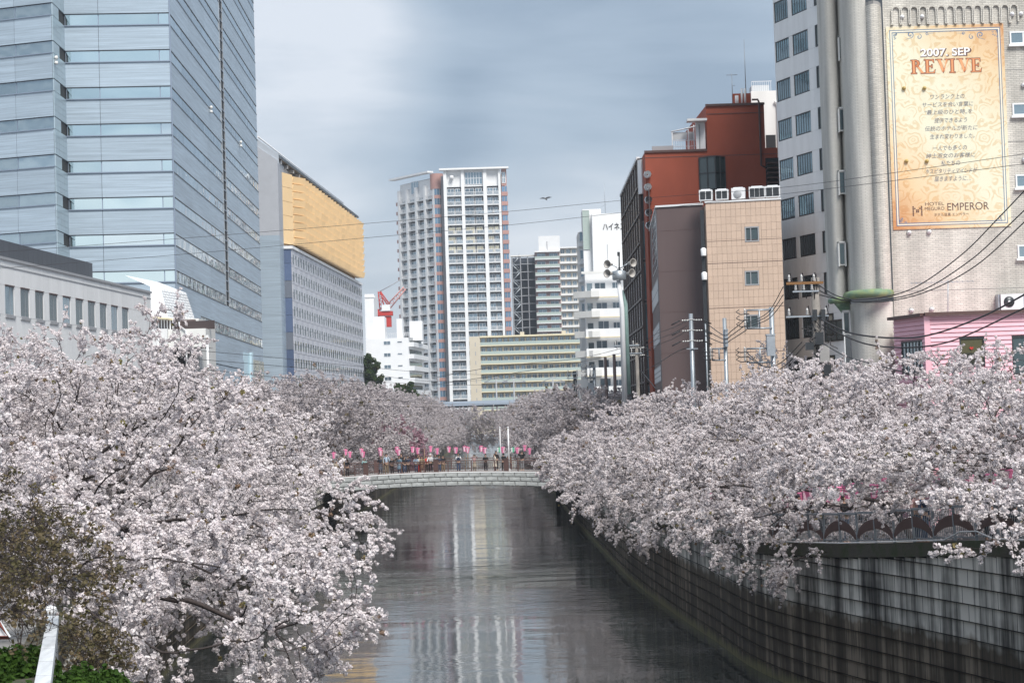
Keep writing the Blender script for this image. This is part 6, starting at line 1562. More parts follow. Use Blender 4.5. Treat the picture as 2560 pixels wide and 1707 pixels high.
info.append(tree_proto('n6', 16, [((4.6, 0, -.1), (4.6, 4.0, 1.7), 5), ((1.5, 0, 1.2), (2.0, 2.4, .8), 1)], 900, [(0, 0, -.6), (.3, 0, .1), (.7, .05, .5), (1.2, 0, .7)], 'near', twig_n=3, shape_z0=-2.5))
info.append(tree_proto('n5', 15, [((1.2, 0, 4.2), (4.2, 4.6, 2.4), 3), ((5.0, .3, 1.6), (4.0, 3.6, 2.2), 3)], 420, start(.5), 'near', twig_n=3, keep=.75, shape_z0=-2.2))
info.append(tree_proto('m1', 21, [((1.5, 0, 5.2), (5.6, 5.6, 2.4), 5), ((5.4, 0, 2.6), (4.2, 4.8, 2.6), 4)], 1000, start(.6), 'mid', step=.4, kill=.65, twig_n=3, spacing=.11, twig_len=(.5, 1.2), jit=.07, tip=.011, layer=1.15))
info.append(tree_proto('m2', 22, [((1.0, 0, 5.4), (5.4, 5.8, 2.6), 5), ((5.0, .5, 3.0), (4.6, 4.8, 2.6), 4)], 1000, start(.9, 1.5), 'mid', step=.4, kill=.65, twig_n=3, spacing=.11, twig_len=(.5, 1.2), jit=.07, tip=.011, layer=1.15))
info.append(tree_proto('f1', 31, [((1.5, 0, 5.4), (6.2, 6.0, 2.9), 5), ((5.4, 0, 2.6), (4.6, 5.2, 2.8), 4)], 620, start(.6), 'far', step=.6, kill=.9, twig_n=3, spacing=.24, twig_len=(.7, 1.5), jit=.16, thick=.035, tip=.016, bark_m='bark_far'))
info.append(tree_proto('f2', 32, [((1.0, 0, 5.6), (6.2, 6.4, 3.1), 5), ((5.0, .6, 3.0), (4.8, 5.0, 2.8), 3)], 620, start(.4, 1.9), 'far', step=.6, kill=.9, twig_n=3, spacing=.24, twig_len=(.7, 1.5), jit=.16, thick=.035, tip=.016, bark_m='bark_far'))
info.append(tree_proto('ever', 41, [((0, 0, 6.0), (3.6, 3.6, 4.2), 5)], 420, start(.2, 2.2), 'dark', step=.5, kill=.8, twig_n=3, spacing=.24, twig_len=(.4, .9), jit=.16, thick=.05, tip=.016))
info.append(tree_proto('bare', 42, [((0, 0, 5.5), (2.6, 2.6, 3.4), 5)], 500, start(.1, 2.2), 'olive', step=.4, kill=.6, twig_n=2, spacing=1.4, twig_len=(.5, 1.0), jit=.06, thick=.02, tip=.012, bark_m='bark'))
info.append(tree_proto('shrub', 43, [((.6, 0, 2.2), (2.4, 2.2, 1.9), 5)], 900, start(.2, .5), 'olive', step=.2, kill=.3, twig_n=5, leafp=.10, spacing=.62, twig_len=(.3, .8), jit=.05, thick=.02, tip=.004, bark_m='bark', maxr=.05))
print('protos (points, nodes)', info)
ORD = ['first', 'second', 'third', 'fourth', 'fifth', 'sixth', 'seventh', 'eighth', 'ninth', 'tenth', 'eleventh', 'twelfth', 'thirteenth', 'fourteenth', 'fifteenth', 'sixteenth', 'seventeenth', 'eighteenth', 'nineteenth', 'twentieth', 'twenty-first', 'twenty-second', 'twenty-third', 'twenty-fourth', 'twenty-fifth']
GL, GR = 'cherry trees in bloom along the left bank', 'cherry trees in bloom along the right bank'
# left bank, near: (x, y, kind, turn, (sx, sy, sz))
LN = [(-11.6, 47, 'n2', -.12, 11.3, -3.3, 6.5, 'foremost white-blossomed cherry tree on the left bank, low limbs sweeping over the water'),
      (-9.4, 36.5, 'n6', .12, 8.5, -2.8, 5.0, 'low cherry tree at the lower left whose limbs droop right over the water'),
      (-11.4, 38, 'n5', .25, 9.6, -5.4, 4.5, 'small open cherry tree at the lower left, loose blossom balls hanging beside the parapet'),
      (-13.4, 59, 'n3', .1, 12.7, -5.6, 6.5, 'tall cherry tree with a slim straight dark trunk on the left bank'),
      (-15.0, 71, 'n4', .1, 14.0, -7.4, 6.5, 'cherry tree on the left bank with a sprig rising beside the tiled roof house'),
      (-16.4, 83, 'n1', -.15, 12.0, -8.9, 6.5, 'fifth cherry tree along the left bank from the camera'),
      (-17.6, 57, 'n3', .5, 13.1, -13.8, 5, 'cherry tree at the left edge, its top reaching the white hall windows'),
      (-19.0, 68, 'n1', .7, 13.2, -13.4, 5.5, 'cherry tree behind the left bank row, just below the white hall'),
      (-17.6, 96, 'n2', .05, 11.4, -10.4, 6.5, 'sixth cherry tree along the left bank, below the office tower'),
      (-18.0, 109, 'm2', -.1, 11.7, -11.4, 7, 'seventh cherry tree along the left bank, below the office tower'),
      (-18.6, 123, 'm1', .2, 12.7, -12.6, 7, 'eighth cherry tree along the left bank from the camera'),
      (-19.2, 138, 'm2', 0, 13.0, -14.2, 7, 'ninth cherry tree along the left bank, below the lilac building'),
      (-20.4, 155, 'm1', -.2, 13.4, -16.6, 6, 'cherry tree on the left bank right beside the footbridge end'),
      (-26, 92, 'm2', .6, 12.6, -19, 7, 'cherry tree standing back from the left bank before the tiled roof house'),
      (-27, 116, 'm1', .3, 13.2, -20, 7, 'cherry tree standing back from the left bank below the glass screen')]
for x, y, k, rz, top, reach, ry, lab in LN: plant_tree(k, lab, x, y, zbank(y), rz, group=GL, top=top, reach=reach, ry=ry)
RN = [(18.4, 43.5, 'n5', PI + .1, 10.0, 8.6, 5.2, 'loose open cherry tree at the right edge, low sprays hanging before the streaked wall'),
      (16.6, 52, 'n3', PI - .05, 10.9, 7.8, 6, 'cherry tree on the right bank reaching far over the arched railing'),
      (15.2, 61, 'n3', PI + .1, 11.2, 7.4, 6, 'cherry tree on the right bank below the pink building'),
      (13.8, 70, 'n2', PI - .1, 11.5, 5.4, 6, 'cherry tree on the right bank below the tiled hotel'),
      (12.8, 79, 'n1', PI + .1, 11.6, 4.5, 6, 'fifth cherry tree along the right bank from the camera'),
      (12.0, 89, 'n3', PI, 11.2, 3.6, 6.5, 'sixth cherry tree along the right bank, below the window-rowed building'),
      (11.2, 100, 'n2', PI - .1, 11.1, 2.6, 6.5, 'seventh cherry tree along the right bank, below the tan building'),
      (10.6, 111, 'm1', PI + .1, 11.1, 1.8, 7, 'eighth cherry tree along the right bank, below the brown building'),
      (10.1, 123, 'm2', PI, 10.8, 1.6, 7, 'ninth cherry tree along the right bank, below the dark glass wall'),
      (9.8, 135, 'm1', PI + .2, 10.6, 1.8, 7, 'tenth cherry tree along the right bank, short of the footbridge'),
      (9.6, 148, 'm2', PI - .1, 10.6, 2.4, 7, 'cherry tree on the right bank close to the footbridge end'),
      (20.5, 60, 'n1', PI - .6, 11.2, 13, 5.5, 'cherry tree right in front of the pink building windows'),
      (18.5, 74, 'n2', PI + .6, 11.9, 11.5, 5.5, 'cherry tree standing back from the right bank by the tiled hotel corner'),
      (16.8, 90, 'm2', PI - .5, 11.4, 10, 6, 'cherry tree behind the utility poles on the right bank'),
      (15.6, 117, 'n5', PI, 13.6, 11.8, 4, 'thin brownish cherry tree before the tan building')]
for x, y, k, rz, top, reach, ry, lab in RN: plant_tree(k, lab, x, y, zbank(y), rz, group=GR, top=top, reach=reach, ry=ry)
i = 0
for y in list(range(186, 300, 12)) + list(range(300, 470, 17)):
    x = lerp_edge(LEs, y) - 3.2; k = 'f1' if i % 2 else 'f2'
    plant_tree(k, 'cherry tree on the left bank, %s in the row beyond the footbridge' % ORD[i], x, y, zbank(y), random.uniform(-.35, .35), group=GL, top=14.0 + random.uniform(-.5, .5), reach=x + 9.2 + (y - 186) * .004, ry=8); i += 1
i = 0
for y in range(190, 300, 18):
    x = lerp_edge(LEs, y) - 13.5
    plant_tree('f2' if i % 2 else 'f1', 'cherry tree in the rear left row beyond the footbridge, %s from it' % ORD[i], x, y, 4.6, random.uniform(0, 6), (1, 1, random.uniform(1.05, 1.2)), group=GL); i += 1
i = 0
for y in list(range(184, 300, 12)) + list(range(300, 470, 17)):
    x = lerp_edge(REs, y) + 3.0; k = 'f2' if i % 2 else 'f1'
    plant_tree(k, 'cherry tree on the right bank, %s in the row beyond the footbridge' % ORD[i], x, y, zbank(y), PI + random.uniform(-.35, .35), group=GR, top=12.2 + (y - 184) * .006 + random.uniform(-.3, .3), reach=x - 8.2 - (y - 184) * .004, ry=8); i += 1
plant_tree('f2', 'deep rose-pink cherry tree among the pale ones just beyond the footbridge', -13.2, 214, 3.2, .2, (.42, .5, .75), group=None, kind='rose')
plant_tree('ever', 'dark green evergreen tree between the lilac building and the white flats', P(924, 450, 900)[0], 450, 4.5, 0, (.85, .85, 1.95), name='evergreen_tree', kind='bigdark')
plant_tree('ever', 'small dark evergreen below the white flats behind the blossom', P(1012, 440, 950)[0], 440, 4.5, 1, (1.0, .9, 1.28), name='evergreen_tree', kind='bigdark')
for k_, x_ in enumerate((-17, -12.5, -8, -3.5, 1, 5.5)): plant_tree('f2' if k_ % 2 else 'f1', '%s cherry tree from the left at the far river bend under the road bridge' % ORD[k_], x_, 486 + (k_ % 2) * 6, 2.5, k_ * 1.1, group='cherry trees at the far river bend', top=12.0 + .3 * (k_ % 3), reach=x_ + 5.5, ry=5.5)
plant_tree('bare', 'leafless tree between the white flats and the tallest tower', P(1046, 430, 950)[0], 430, 4.5, 1, (1.4, 1.4, 1.45), name='bare_tree')
# bottom left: olive-brown twiggy shrubs and low green bushes
for k, (px, D, s, zz, lab) in enumerate(((20, 25, .50, 0, 'tall olive-brown twiggy shrub in the bottom left corner'), (110, 30, .50, 0, 'twiggy shrub beside the white parapet, bottom left'), (-45, 29, .66, 0, 'twiggy brown shrub cut by the left edge'), (215, 29, .34, -.9, 'low reddish-brown shrub beyond the white parapet'))):
    x = P(px, D, 1500)[0]; plant_tree('shrub', lab, x, D, zbank(D) + zz, k * 1.3, (s, s, s * .92), name='shrub', cat='shrub')
def bush(label, px, D, z, r, n):
    x = P(px, D, 1650)[0]; g = np.random.default_rng(int(px)); v = g.normal(size=(n, 3)); v /= np.linalg.norm(v, axis=1)[:, None]; v *= g.uniform(.75, 1.0, n)[:, None]; v[:, 2] = np.abs(v[:, 2]) * .8; v = v * r + g.normal(size=(n, 3)) * .06
    t = thing('bush', label, 'bush', (x, D, z)); pm = bpy.data.meshes.new('leaves'); pm.vertices.add(n); pm.vertices.foreach_set('co', v.astype(np.float32).ravel()); pm.update()
    c = place('leaves', pm, t, Matrix.Translation((x, D, z)), kind='stuff'); md = c.modifiers.new('leaves', 'NODES'); md.node_group = SCAT['bright']
    b = MB()
    for q in range(14): a = g.uniform(0, 6.28); b.tube([(0, 0, 0), (math.cos(a) * r * .5, math.sin(a) * r * .5, r * g.uniform(.4, .75))], [.012, .005], 4)
    b.build('stems', MT['bark'], t, Matrix.Translation((x, D, z)))
bush('bright green low bush at the bottom left, left of the white parapet', 35, 24.5, zbank(24) - .1, .45, 1100)
bush('bright green low bush right of the white parapet at the bottom edge', 150, 23.5, zbank(24) - .35, .45, 1100)
bush('dark green low bush behind the drooping blossom, bottom left', 215, 27, zbank(27) - .9, .8, 1800)
# ================================================================= white parapet and sign, bottom left
a0, a1, c0, c1 = at(85, 1710, 21.2), at(126, 1710, 21.2), at(119, 1537, 27.0), at(147, 1537, 27.0)
t = thing('parapet', 'long white-painted wooden parapet beam receding at the bottom left among shrubs', 'parapet', tuple(a0))
b = MB(); d = (c0 - a0) * 1.0
def ext(p, q, s): return p + (q - p) * s
A0, A1 = ext(a0, c0, -.25), ext(a1, c1, -.25); k = 7
for i in range(k):
    s0, s1 = i / k, (i + 1) / k - .006
    v = [A0.lerp(c0, s0), A1.lerp(c1, s0), A1.lerp(c1, s1), A0.lerp(c0, s1)]; dn = Vector((0, 0, -.14))
    m = MB(); m.add(v + [q + dn for q in v], [(0, 1, 2, 3), (0, 4, 5, 1), (1, 5, 6, 2), (3, 7, 4, 0), (2, 6, 7, 3)]); m.build('board', MT['weathered'] if 'weathered' in MT else pbr('weathered_white', (.58, .60, .62), .7, var=.25, vscale=(3, .3, 1), vs=3), t)
for s in (0.05, .35, .65, .95):
    q = A0.lerp(c0, s).lerp(A1.lerp(c1, s), .5); m = MB(); m.box(q.x - .05, q.x + .05, q.y - .05, q.y + .05, zbank(q.y) - .9, q.z - .14); m.build('post', MT['grey'], t)
s0 = at(-40, 1594, 20); t = thing('roof_sign', 'corner of a small white board with red-brown frame cut by the left edge', 'sign', tuple(s0))
q = [at(-60, 1592, 20), at(24, 1592, 20), at(-2, 1553, 20), at(-60, 1530, 20)]; m = MB(); m.add([tuple(v) for v in q] + [tuple(v + Vector((0, .06, 0))) for v in q], [(0, 1, 2, 3), (7, 6, 5, 4), (0, 4, 5, 1), (1, 5, 6, 2)]); m.build('board', MT['white'], t)
m = MB(); m.tube([q[0] + Vector((0, -.03, 0)), q[1] + Vector((0, -.03, 0)), q[2] + Vector((0, -.03, 0)), q[3] + Vector((0, -.03, 0))], .02, 4); m.tube([at(-10, 1592, 19.96), at(-40, 1545, 19.96)], .016, 4); m.build('frame', pbr('rust_red', (.20, .05, .035), .7), t)
m = MB(); p = at(-30, 1600, 20.05); m.tube([(p.x, p.y, zbank(20)), (p.x, p.y, p.z + .1)], .03, 6); m.build('post', MT['bark'], t)
v = at(126, 1528, 27.4); m = MB(); m.tube([(v.x, v.y, zbank(27)), (v.x, v.y, v.z)], .03, 6); m.lathe([(.0, .09), (.08, .06), (.1, 0), (.06, -.05)], 10, tuple(v)); m.build('bollard_light', MT['tin'], label='small round white bollard light at the far end of the white parapet', category='light')

# ================================================================= poles and cables
def insulator(b, p, r=.05, h=.22):
    p = Vector(p); b.lathe([(r * .3, 0), (r * .35, h * .1), (r, h * .15), (r * .5, h * .35), (r * .9, h * .4), (r * .4, h * .6), (r * .8, h * .65), (r * .3, h)], 8, tuple(p))
CON = MT['pole_concrete'] = pbr('pole_concrete', (.24, .22, .20), .85, var=.25, vs=2); POR = MT['porcelain'] = pbr('porcelain', (.75, .74, .72), .25)
def pole(label, px, py, D, r, mat, tank=None, arms=(), boxes=(), zb=None, lean=0.0, name='utility_pole', ins=True, stack=0, frames=()):
    v = at(px, py, D); z0 = zb if zb is not None else 4.5; t = thing(name, label, 'utility pole', (v.x, v.y, z0))
    b = MB(); b.tube([(v.x + lean, v.y, z0), (v.x, v.y, v.z)], [r * 1.25, r], 10); b.build('shaft', mat, t)
    for (dy, lft, rgt, th, im) in arms:                          # metres below the top, reach left and right
        z = v.z - dy; b = MB(); b.box(v.x - lft, v.x + rgt, v.y - r - th, v.y - r, z - th / 2, z + th / 2); b.build('crossarm', MT['rusty'] if im == 'rust' else MT['steel'], t)
        if ins:
            n = 3 if lft > .9 else 2
            for k in range(n):
                x = v.x - lft + .12 + (lft + rgt - .24) * k / max(1, n - 1) * (.8 if rgt < .3 else 1)
                b = MB(); insulator(b, (x, v.y - r - th / 2, z + th / 2), .07, .30); b.build('insulator', POR, t)
                b = MB(); b.tube([(x, v.y - r, z + .25), (x + .05, v.y - r, z + .42), (x + .12, v.y - r, z + .1), (x + .1, v.y - r, z - .3)], .02, 4); b.build('jumper', MT['wire'], t)
    for (dx, dy, w_, h) in boxes:
        b = MB(); b.box(v.x + dx - w_ / 2, v.x + dx + w_ / 2, v.y - r - .35, v.y - r, v.z - dy - h, v.z - dy); b.build('equipment_box', MT['steel'], t)
        b = MB(); b.box(v.x + dx - w_ / 2 - .02, v.x + dx + w_ / 2 + .02, v.y - r - .37, v.y - r, v.z - dy - .04, v.z - dy + .03); b.build('box_lid', MT['steel'], t)
    for (x0, y0, x1, y1) in frames:                              # rectangular steel frames reaching out from the pole
        p, q = at(x0, y0, D), at(x1, y1, D); b = MB(); th = .07
        b.tube([(v.x, v.y - r, p.z), (p.x, v.y - r, p.z), (p.x, v.y - r, q.z), (v.x, v.y - r, q.z)], th / 1.6, 4); m_ = (p.x + v.x) / 2; b.tube([(m_, v.y - r, p.z), (m_, v.y - r, q.z)], th / 1.8, 4); b.build('bracket_frame', MT['steel'], t)
        for k in range(3):
            z = p.z + (q.z - p.z) * (k + .25) / 3; b = MB(); insulator(b, (p.x - .10, v.y - r - .1, z - .1), .07, .24); b.build('insulator', POR, t)
            b = MB(); b.tube([(p.x - .35, v.y - r, z + .1), (p.x - .5, v.y - r - .1, z), (p.x - .3, v.y - r - .15, z - .12), (p.x + .1, v.y - r - .1, z - .1)], .022, 4); b.build('jumper', MT['wire'], t)
    for k in range(stack):                                        # rows of strain insulators on both sides of the pole head
        z = v.z - .35 - k * .55
        for s_ in (-1, 1):
            b = MB(); 
            for q in range(3): b.lathe([(.03, 0), (.06, .03), (.03, .08)], 6, (v.x + s_ * (.25 + q * .12), v.y - r, z), 'X')
            b.tube([(v.x, v.y - r, z + .05), (v.x + s_ * .25, v.y - r, z)], .025, 4); b.build('insulator', POR, t)
            b = MB(); b.tube([(v.x + s_ * .6, v.y - r, z), (v.x + s_ * 1.05, v.y - r, z - .22)], .035, 5); b.build('cable_end', MT['wire'], t)
    return t, v
MT['rusty'] = pbr('rusty_arm', (.22, .11, .04), .8)
t, pv = pole('weathered concrete utility pole with three big insulators on a rusty crossarm', 2038, 694, 80, .17, CON, arms=((.22, 1.2, .28, .1, 'rust'), (.55, .95, .1, .06, 's'), (1.55, 1.25, .45, .06, 's')))
for k in range(26):                                               # the tangle of service cables and boxes down this pole
    a = random.uniform(0, 6.28); z = pv.z - random.uniform(1.9, 4.6); b = MB(); x = pv.x + .1 + random.uniform(-.45, .3); pts = [(x, pv.y - .2 - random.random() * .1, z)]
    for j in range(4): pts.append((pts[-1][0] + random.uniform(-.3, .3), pv.y - .22 - random.random() * .1, pts[-1][2] + random.uniform(-.45, .3)))
    b.tube(curve_pts(pts, 3), .018, 4); b.build('service_cable', MT['wire'], t)
for dx, dy, w_, h in ((-.05, 2.2, .3, .5), (.12, 2.75, .38, .65), (-.45, 2.6, .3, .3), (.2, 3.5, .3, .5), (-.2, 1.3, .16, .45), (.12, 1.3, .16, .45)):
    b = MB(); b.box(pv.x + .08 + dx - w_ / 2, pv.x + .08 + dx + w_ / 2, pv.y - .45, pv.y - .17, pv.z - dy - h, pv.z - dy); b.build('junction_box', MT['dark_metal'] if w_ < .35 else MT['concrete'], t)
pole('grey steel utility pole with an equipment box and two bracket frames', 1928, 768, 90, .11, MT['steel'], boxes=((-.12, 1.25, .36, .95),), frames=((1866, 776, 1928, 820), (1866, 872, 1928, 905)))
pole('grey pole with white insulator rows in front of the brown building', 1727, 784, 105, .11, MT['steel'], stack=3, arms=((1.85, .3, .3, .06, 's'),), ins=False)
pole('short grey pole with a loop bracket against the tan building', 1811, 795, 100, .10, MT['steel'], boxes=((.03, .6, .14, .5), (.03, 1.0, .14, .45)), frames=((1780, 872, 1812, 900),))
pole('dark insulator-studded pole at the foot of the dark glass wall', 1591, 858, 150, .13, CON, arms=((.15, 1.7, .2, .1, 's'), (.75, 1.2, .4, .08, 's')), stack=2)
pole('slender brown pole in front of the white stepped apartments, left of the other', 1513, 893, 190, .14, MT['brown'], ins=False)
pole('slender brown pole in front of the white stepped apartments, nearest the white speaker mast', 1535, 885, 186, .15, MT['brown'], ins=False)
pole('blue-grey lattice switch pole among the cable clutter above the blossom', 1485, 911, 205, .16, MT['steel'], arms=((.3, 1.0, .1, .12, 's'), (1.3, .95, .1, .12, 's')), boxes=((-.4, 1.9, .55, .9), (-.45, 3.0, .75, 1.0)), frames=((1464, 915, 1484, 945),))
pole('dark cluttered utility pole left of the lattice switch pole', 1437, 927, 215, .2, MT['dark_metal'], arms=((.3, .9, .3, .1, 's'), (.8, .9, .3, .1, 's'), (1.6, .9, .3, .1, 's')), boxes=((-.5, 1.3, .4, .6), (.5, 2.2, .4, .6)))
t, v_ = pole('low pole with a bundle of grey cable drops, right of the lattice switch pole', 1516, 958, 200, .16, MT['brown'], ins=False, boxes=((-.2, .2, .8, .5),))
# substation-like white box and platform below the lattice pole
D = 212; t = thing('transformer_platform', 'pale grey transformer box on a trapezoid platform above the right-hand blossom', 'transformer', tuple(at(1460, 1010, D)))
def bx(nm, x0, x1, y0, y1, m_, d=D): a, c = at(x0, y1, d), at(x1, y0, d); b = MB(); b.box(a.x, c.x, d, d + 1.2, a.z, c.z); b.build(nm, m_, t)
bx('transformer_box', 1444, 1470, 948, 972, MT['grey_pale']); bx('cabinet', 1446, 1492, 995, 1008, MT['grey_pale']); bx('insulator_column', 1449, 1452, 972, 996, MT['offwhite']); bx('insulator_column', 1455, 1458, 972, 996, MT['offwhite'])
a, c = at(1435, 1006, D - .5), at(1492, 1006, D - .5); lo = at(1450, 1018, D - .5); b = MB(); b.yprism([(a.x, a.z), (c.x, c.z), (c.x - .6, lo.z), (a.x + .6, lo.z)], D - .6, D - .1); b.build('platform', MT['steel'], t)
# the grey-green mast with four horn loudspeakers
D = 118; t = thing('loudspeaker_mast', 'tall two-tone pale mast with four horn loudspeakers on top beside the dark glass wall', 'loudspeaker mast', tuple(at(1562, 1000, D)))
w0, w1 = at(1546, 700, D), at(1555, 770, D); wb = at(1562, 1010, D)
b = MB(); b.tube([wb, w1, w0], [.17, .14, .12], 8); b.build('pole', MT['tin'], t)
g0, g1, gb = at(1557, 725, D + .3), at(1563, 760, D + .3), at(1571, 985, D + .3); b = MB(); b.tube([gb, g1, g0], [.17, .14, .03], 8); b.build('pole', pbr('verdigris', (.24, .36, .34), .6, var=.2, vs=3), t)
for px, py, s_, ax in ((1526, 661, -1, .75), (1574, 658, 1, 1), (1526, 684, -1, 1), (1571, 684, 1, .75)):
    v = at(px, py, D - .4); m = MB(); m.lathe([(.0, .12), (.08, .15), (.10, 0), (.16, -.18), (.24, -.30), (.26, -.34), (.22, -.32), (.09, -.05), (.05, .05)], 16, (0, 0, 0), 'Y')
    M = Matrix.Translation(v) @ Matrix.Rotation(s_ * math.radians(38), 4, 'Z'); m.build('horn', pbr('horn_grey', (.42, .40, .38), .5) if 'hg' not in MT else MT['hg'], t, M)
    m = MB(); c = at(1548, 672, D); m.tube([v + Vector((-s_ * .08, .2, 0)), c], .035, 5); m.build('horn_arm', MT['steel'], t)
m = MB(); c = at(1548, 690, D); m.tube([c, at(1548, 631, D)], .05, 6); m.box(c.x - .07, c.x + .07, c.y - .07, c.y + .07, at(1548, 640, D).z, at(1548, 630, D).z); m.build('mast_tip', MT['dark_metal'], t)
m = MB(); m.lathe([(.35, 0), (.4, .05), (.4, .5), (.3, .55)], 10, tuple(at(1548, 700, D))); m.build('mast_head', MT['steel'], t)
for k in range(4): v = at(1536 + k * 7, 690 - (k % 2) * 20, D - .2); m = MB(); m.lathe([(.0, .07), (.07, 0), (.0, -.07)], 8, tuple(v)); m.build('clamp', MT['tin'], t)

def wire(label, pts, r, n=10, name='overhead_cable', grp=None):
    P3 = [at(*p) for p in pts]; b = MB(); b.tube(curve_pts(P3, n), r, 5, cap=True); o = b.build(name, MT['wire'], None, label=label, category='cable')
    if grp: o['group'] = grp
wire('upper of the two long thin cables crossing the whole sky', [(-150, 641, 96), (441, 597, 100), (890, 561, 104), (1280, 528, 108), (1600, 497, 112), (1945, 470, 100), (2250, 430, 84), (2760, 356, 70)], .011)
wire('lower of the two long thin cables crossing the whole sky', [(-150, 682, 96), (441, 637, 100), (890, 597, 104), (1280, 562, 108), (1560, 531, 112), (1945, 487, 100), (2250, 450, 84), (2760, 384, 70)], .011)
G = 'heavy cables sweeping up to the right'
wire('topmost heavy cable rising from the concrete pole across the hotel wall', [(2045, 712, 80), (2100, 742, 79), (2170, 748, 78), (2280, 722, 76), (2400, 640, 72), (2500, 541, 68), (2700, 330, 62)], .022, grp=G)
wire('middle of three heavy cables rising across the hotel wall', [(2040, 722, 80), (2100, 748, 79), (2180, 753, 78), (2300, 728, 76), (2420, 655, 72), (2520, 565, 68), (2700, 390, 62)], .022, grp=G)
wire('lowest of three heavy cables rising across the hotel wall', [(2040, 735, 80), (2120, 752, 79), (2210, 754, 78), (2320, 728, 76), (2440, 664, 72), (2560, 556, 66), (2700, 420, 62)], .022, grp=G)
wire('thick cable sagging across the top of the pink building', [(2052, 798, 79), (2130, 833, 78), (2240, 845, 76), (2330, 836, 74), (2450, 794, 70), (2560, 737, 66), (2700, 655, 62)], .034, grp=G)
wire('thick cable sagging across the pink building window', [(2055, 812, 79), (2150, 855, 78), (2230, 868, 76), (2320, 865, 74), (2400, 845, 71), (2530, 785, 67), (2700, 700, 62)], .030, grp=G)
for k, (y0, y1, ys) in enumerate(((722, 815, 12), (742, 820, 8), (760, 826, 5))):
    wire('%s cable from the concrete pole down to the steel pole frames' % ORD[k], [(1958, y0 - 5, 80), (1920, (y0 + y1) / 2 + ys, 85), (1870, y1 - 8 - k, 90)], .018, grp='cables between the poles')
for k in range(3):
    wire('%s cable between the short grey pole and the insulator pole' % ORD[k], [(1866, 797 + k * 14, 90), (1830, 826 + k * 11, 96), (1810, 838 + k * 10, 99), (1775, 815 + k * 15, 104), (1762, 808 + k * 15, 105)], .022, grp='cables between the poles')
    wire('%s cable leaving the insulator pole to the left' % ORD[k], [(1716, 803 + k * 12, 105), (1680, 820 + k * 14, 118), (1630, 840 + k * 14, 140), (1598, 872 + k * 8, 150)], .018, grp='cables between the poles')
wire('sagging loop cable low between the steel pole and concrete pole', [(1868, 882, 90), (1910, 915, 87), (1950, 908, 84), (2005, 855, 81)], .022, grp='cables between the poles'); wire('lower sagging loop cable between the steel pole and concrete pole', [(1868, 890, 90), (1925, 926, 87), (1965, 912, 84), (2012, 862, 81)], .022, grp='cables between the poles')
wire('cable dropping from the concrete pole into the blossom, lower right', [(2060, 860, 79), (2110, 888, 76), (2170, 907, 72), (2260, 930, 66)], .022, grp='cables between the poles')
wire('cable drop running right from the low bundle pole', [(1520, 975, 200), (1536, 994, 180), (1556, 997, 140), (1570, 990, 130)], .04)
wire('branching pale cable beside the dark glass wall', [(1602, 926, 150), (1618, 945, 130), (1640, 972, 110)], .03)
wire('cable pair across the brown building foot', [(1602, 932, 150), (1650, 905, 130), (1690, 880, 108), (1722, 868, 105)], .022)
G = 'thin cables crossing above the far blossom'
for k, (pts, nm) in enumerate(([([(400, 868, 60), (700, 895, 75), (900, 916, 90), (1150, 935, 120), (1440, 940, 200)], 'highest'), ([(380, 888, 60), (700, 915, 75), (900, 932, 90), (1150, 953, 120), (1440, 930, 200)], 'second'),
        ([(420, 912, 62), (720, 945, 75), (950, 955, 90), (1200, 962, 120), (1440, 950, 200)], 'third'), ([(450, 950, 62), (760, 990, 75), (950, 1000, 90), (1200, 1010, 120), (1440, 1000, 190)], 'fourth'),
        ([(450, 970, 62), (760, 1008, 75), (950, 1015, 90), (1250, 1020, 120), (1440, 1022, 190)], 'fifth'), ([(1080, 945, 130), (1250, 915, 140), (1450, 895, 150), (1600, 858, 150)], 'sixth'), ([(1080, 962, 130), (1300, 930, 140), (1450, 905, 150), (1600, 872, 150)], 'seventh')])):
    wire('%s of the thin cables strung over the blossom towards the switch poles' % nm, pts, .009 if k < 5 else .018, grp=G)
# catenary-style poles in front of the beige block
for px, lab in ((1240, 'thin grey railway mast in front of the beige block, left'), (1284, 'thin grey railway mast in front of the beige block, middle'), (1382, 'thin grey railway mast in front of the beige block, right')):
    v = at(px, 945, 505); b = MB(); b.tube([(v.x, 505, 4.5), tuple(v)], .2, 6); b.tube([(v.x - 3, 505, v.z - 1), (v.x + 3, 505, v.z - 1)], .12, 4); b.tube([(v.x - 3, 505, v.z - 1), (v.x, 505, v.z + .3), (v.x + 3, 505, v.z - 1)], .08, 4)
    b.build('railway_mast', MT['grey'], label=lab, category='mast')
# a bird in flight
v = at(1364, 497, 150); b = MB(); b.lathe([(.0, -.22), (.05, -.1), (.06, .05), (.02, .2), (.0, .24)], 8, (0, 0, 0), 'X')
b.add([(-.08, 0, .02), (.08, 0, .02), (.1, -.3, .14), (-.02, -.62, .05), (-.06, -.3, .12)], [(0, 1, 2, 3, 4)]); b.add([(-.08, 0, .02), (.08, 0, .02), (.1, .3, .14), (-.02, .62, .05), (-.06, .3, .12)], [(0, 1, 2, 3, 4)])
b.build('bird', MT['grey'], None, Matrix.Translation(v) @ Matrix.Rotation(.9, 4, 'Z') @ Matrix.Rotation(.5, 4, 'Y'), label='small grey bird gliding right of the tallest tower', category='bird')
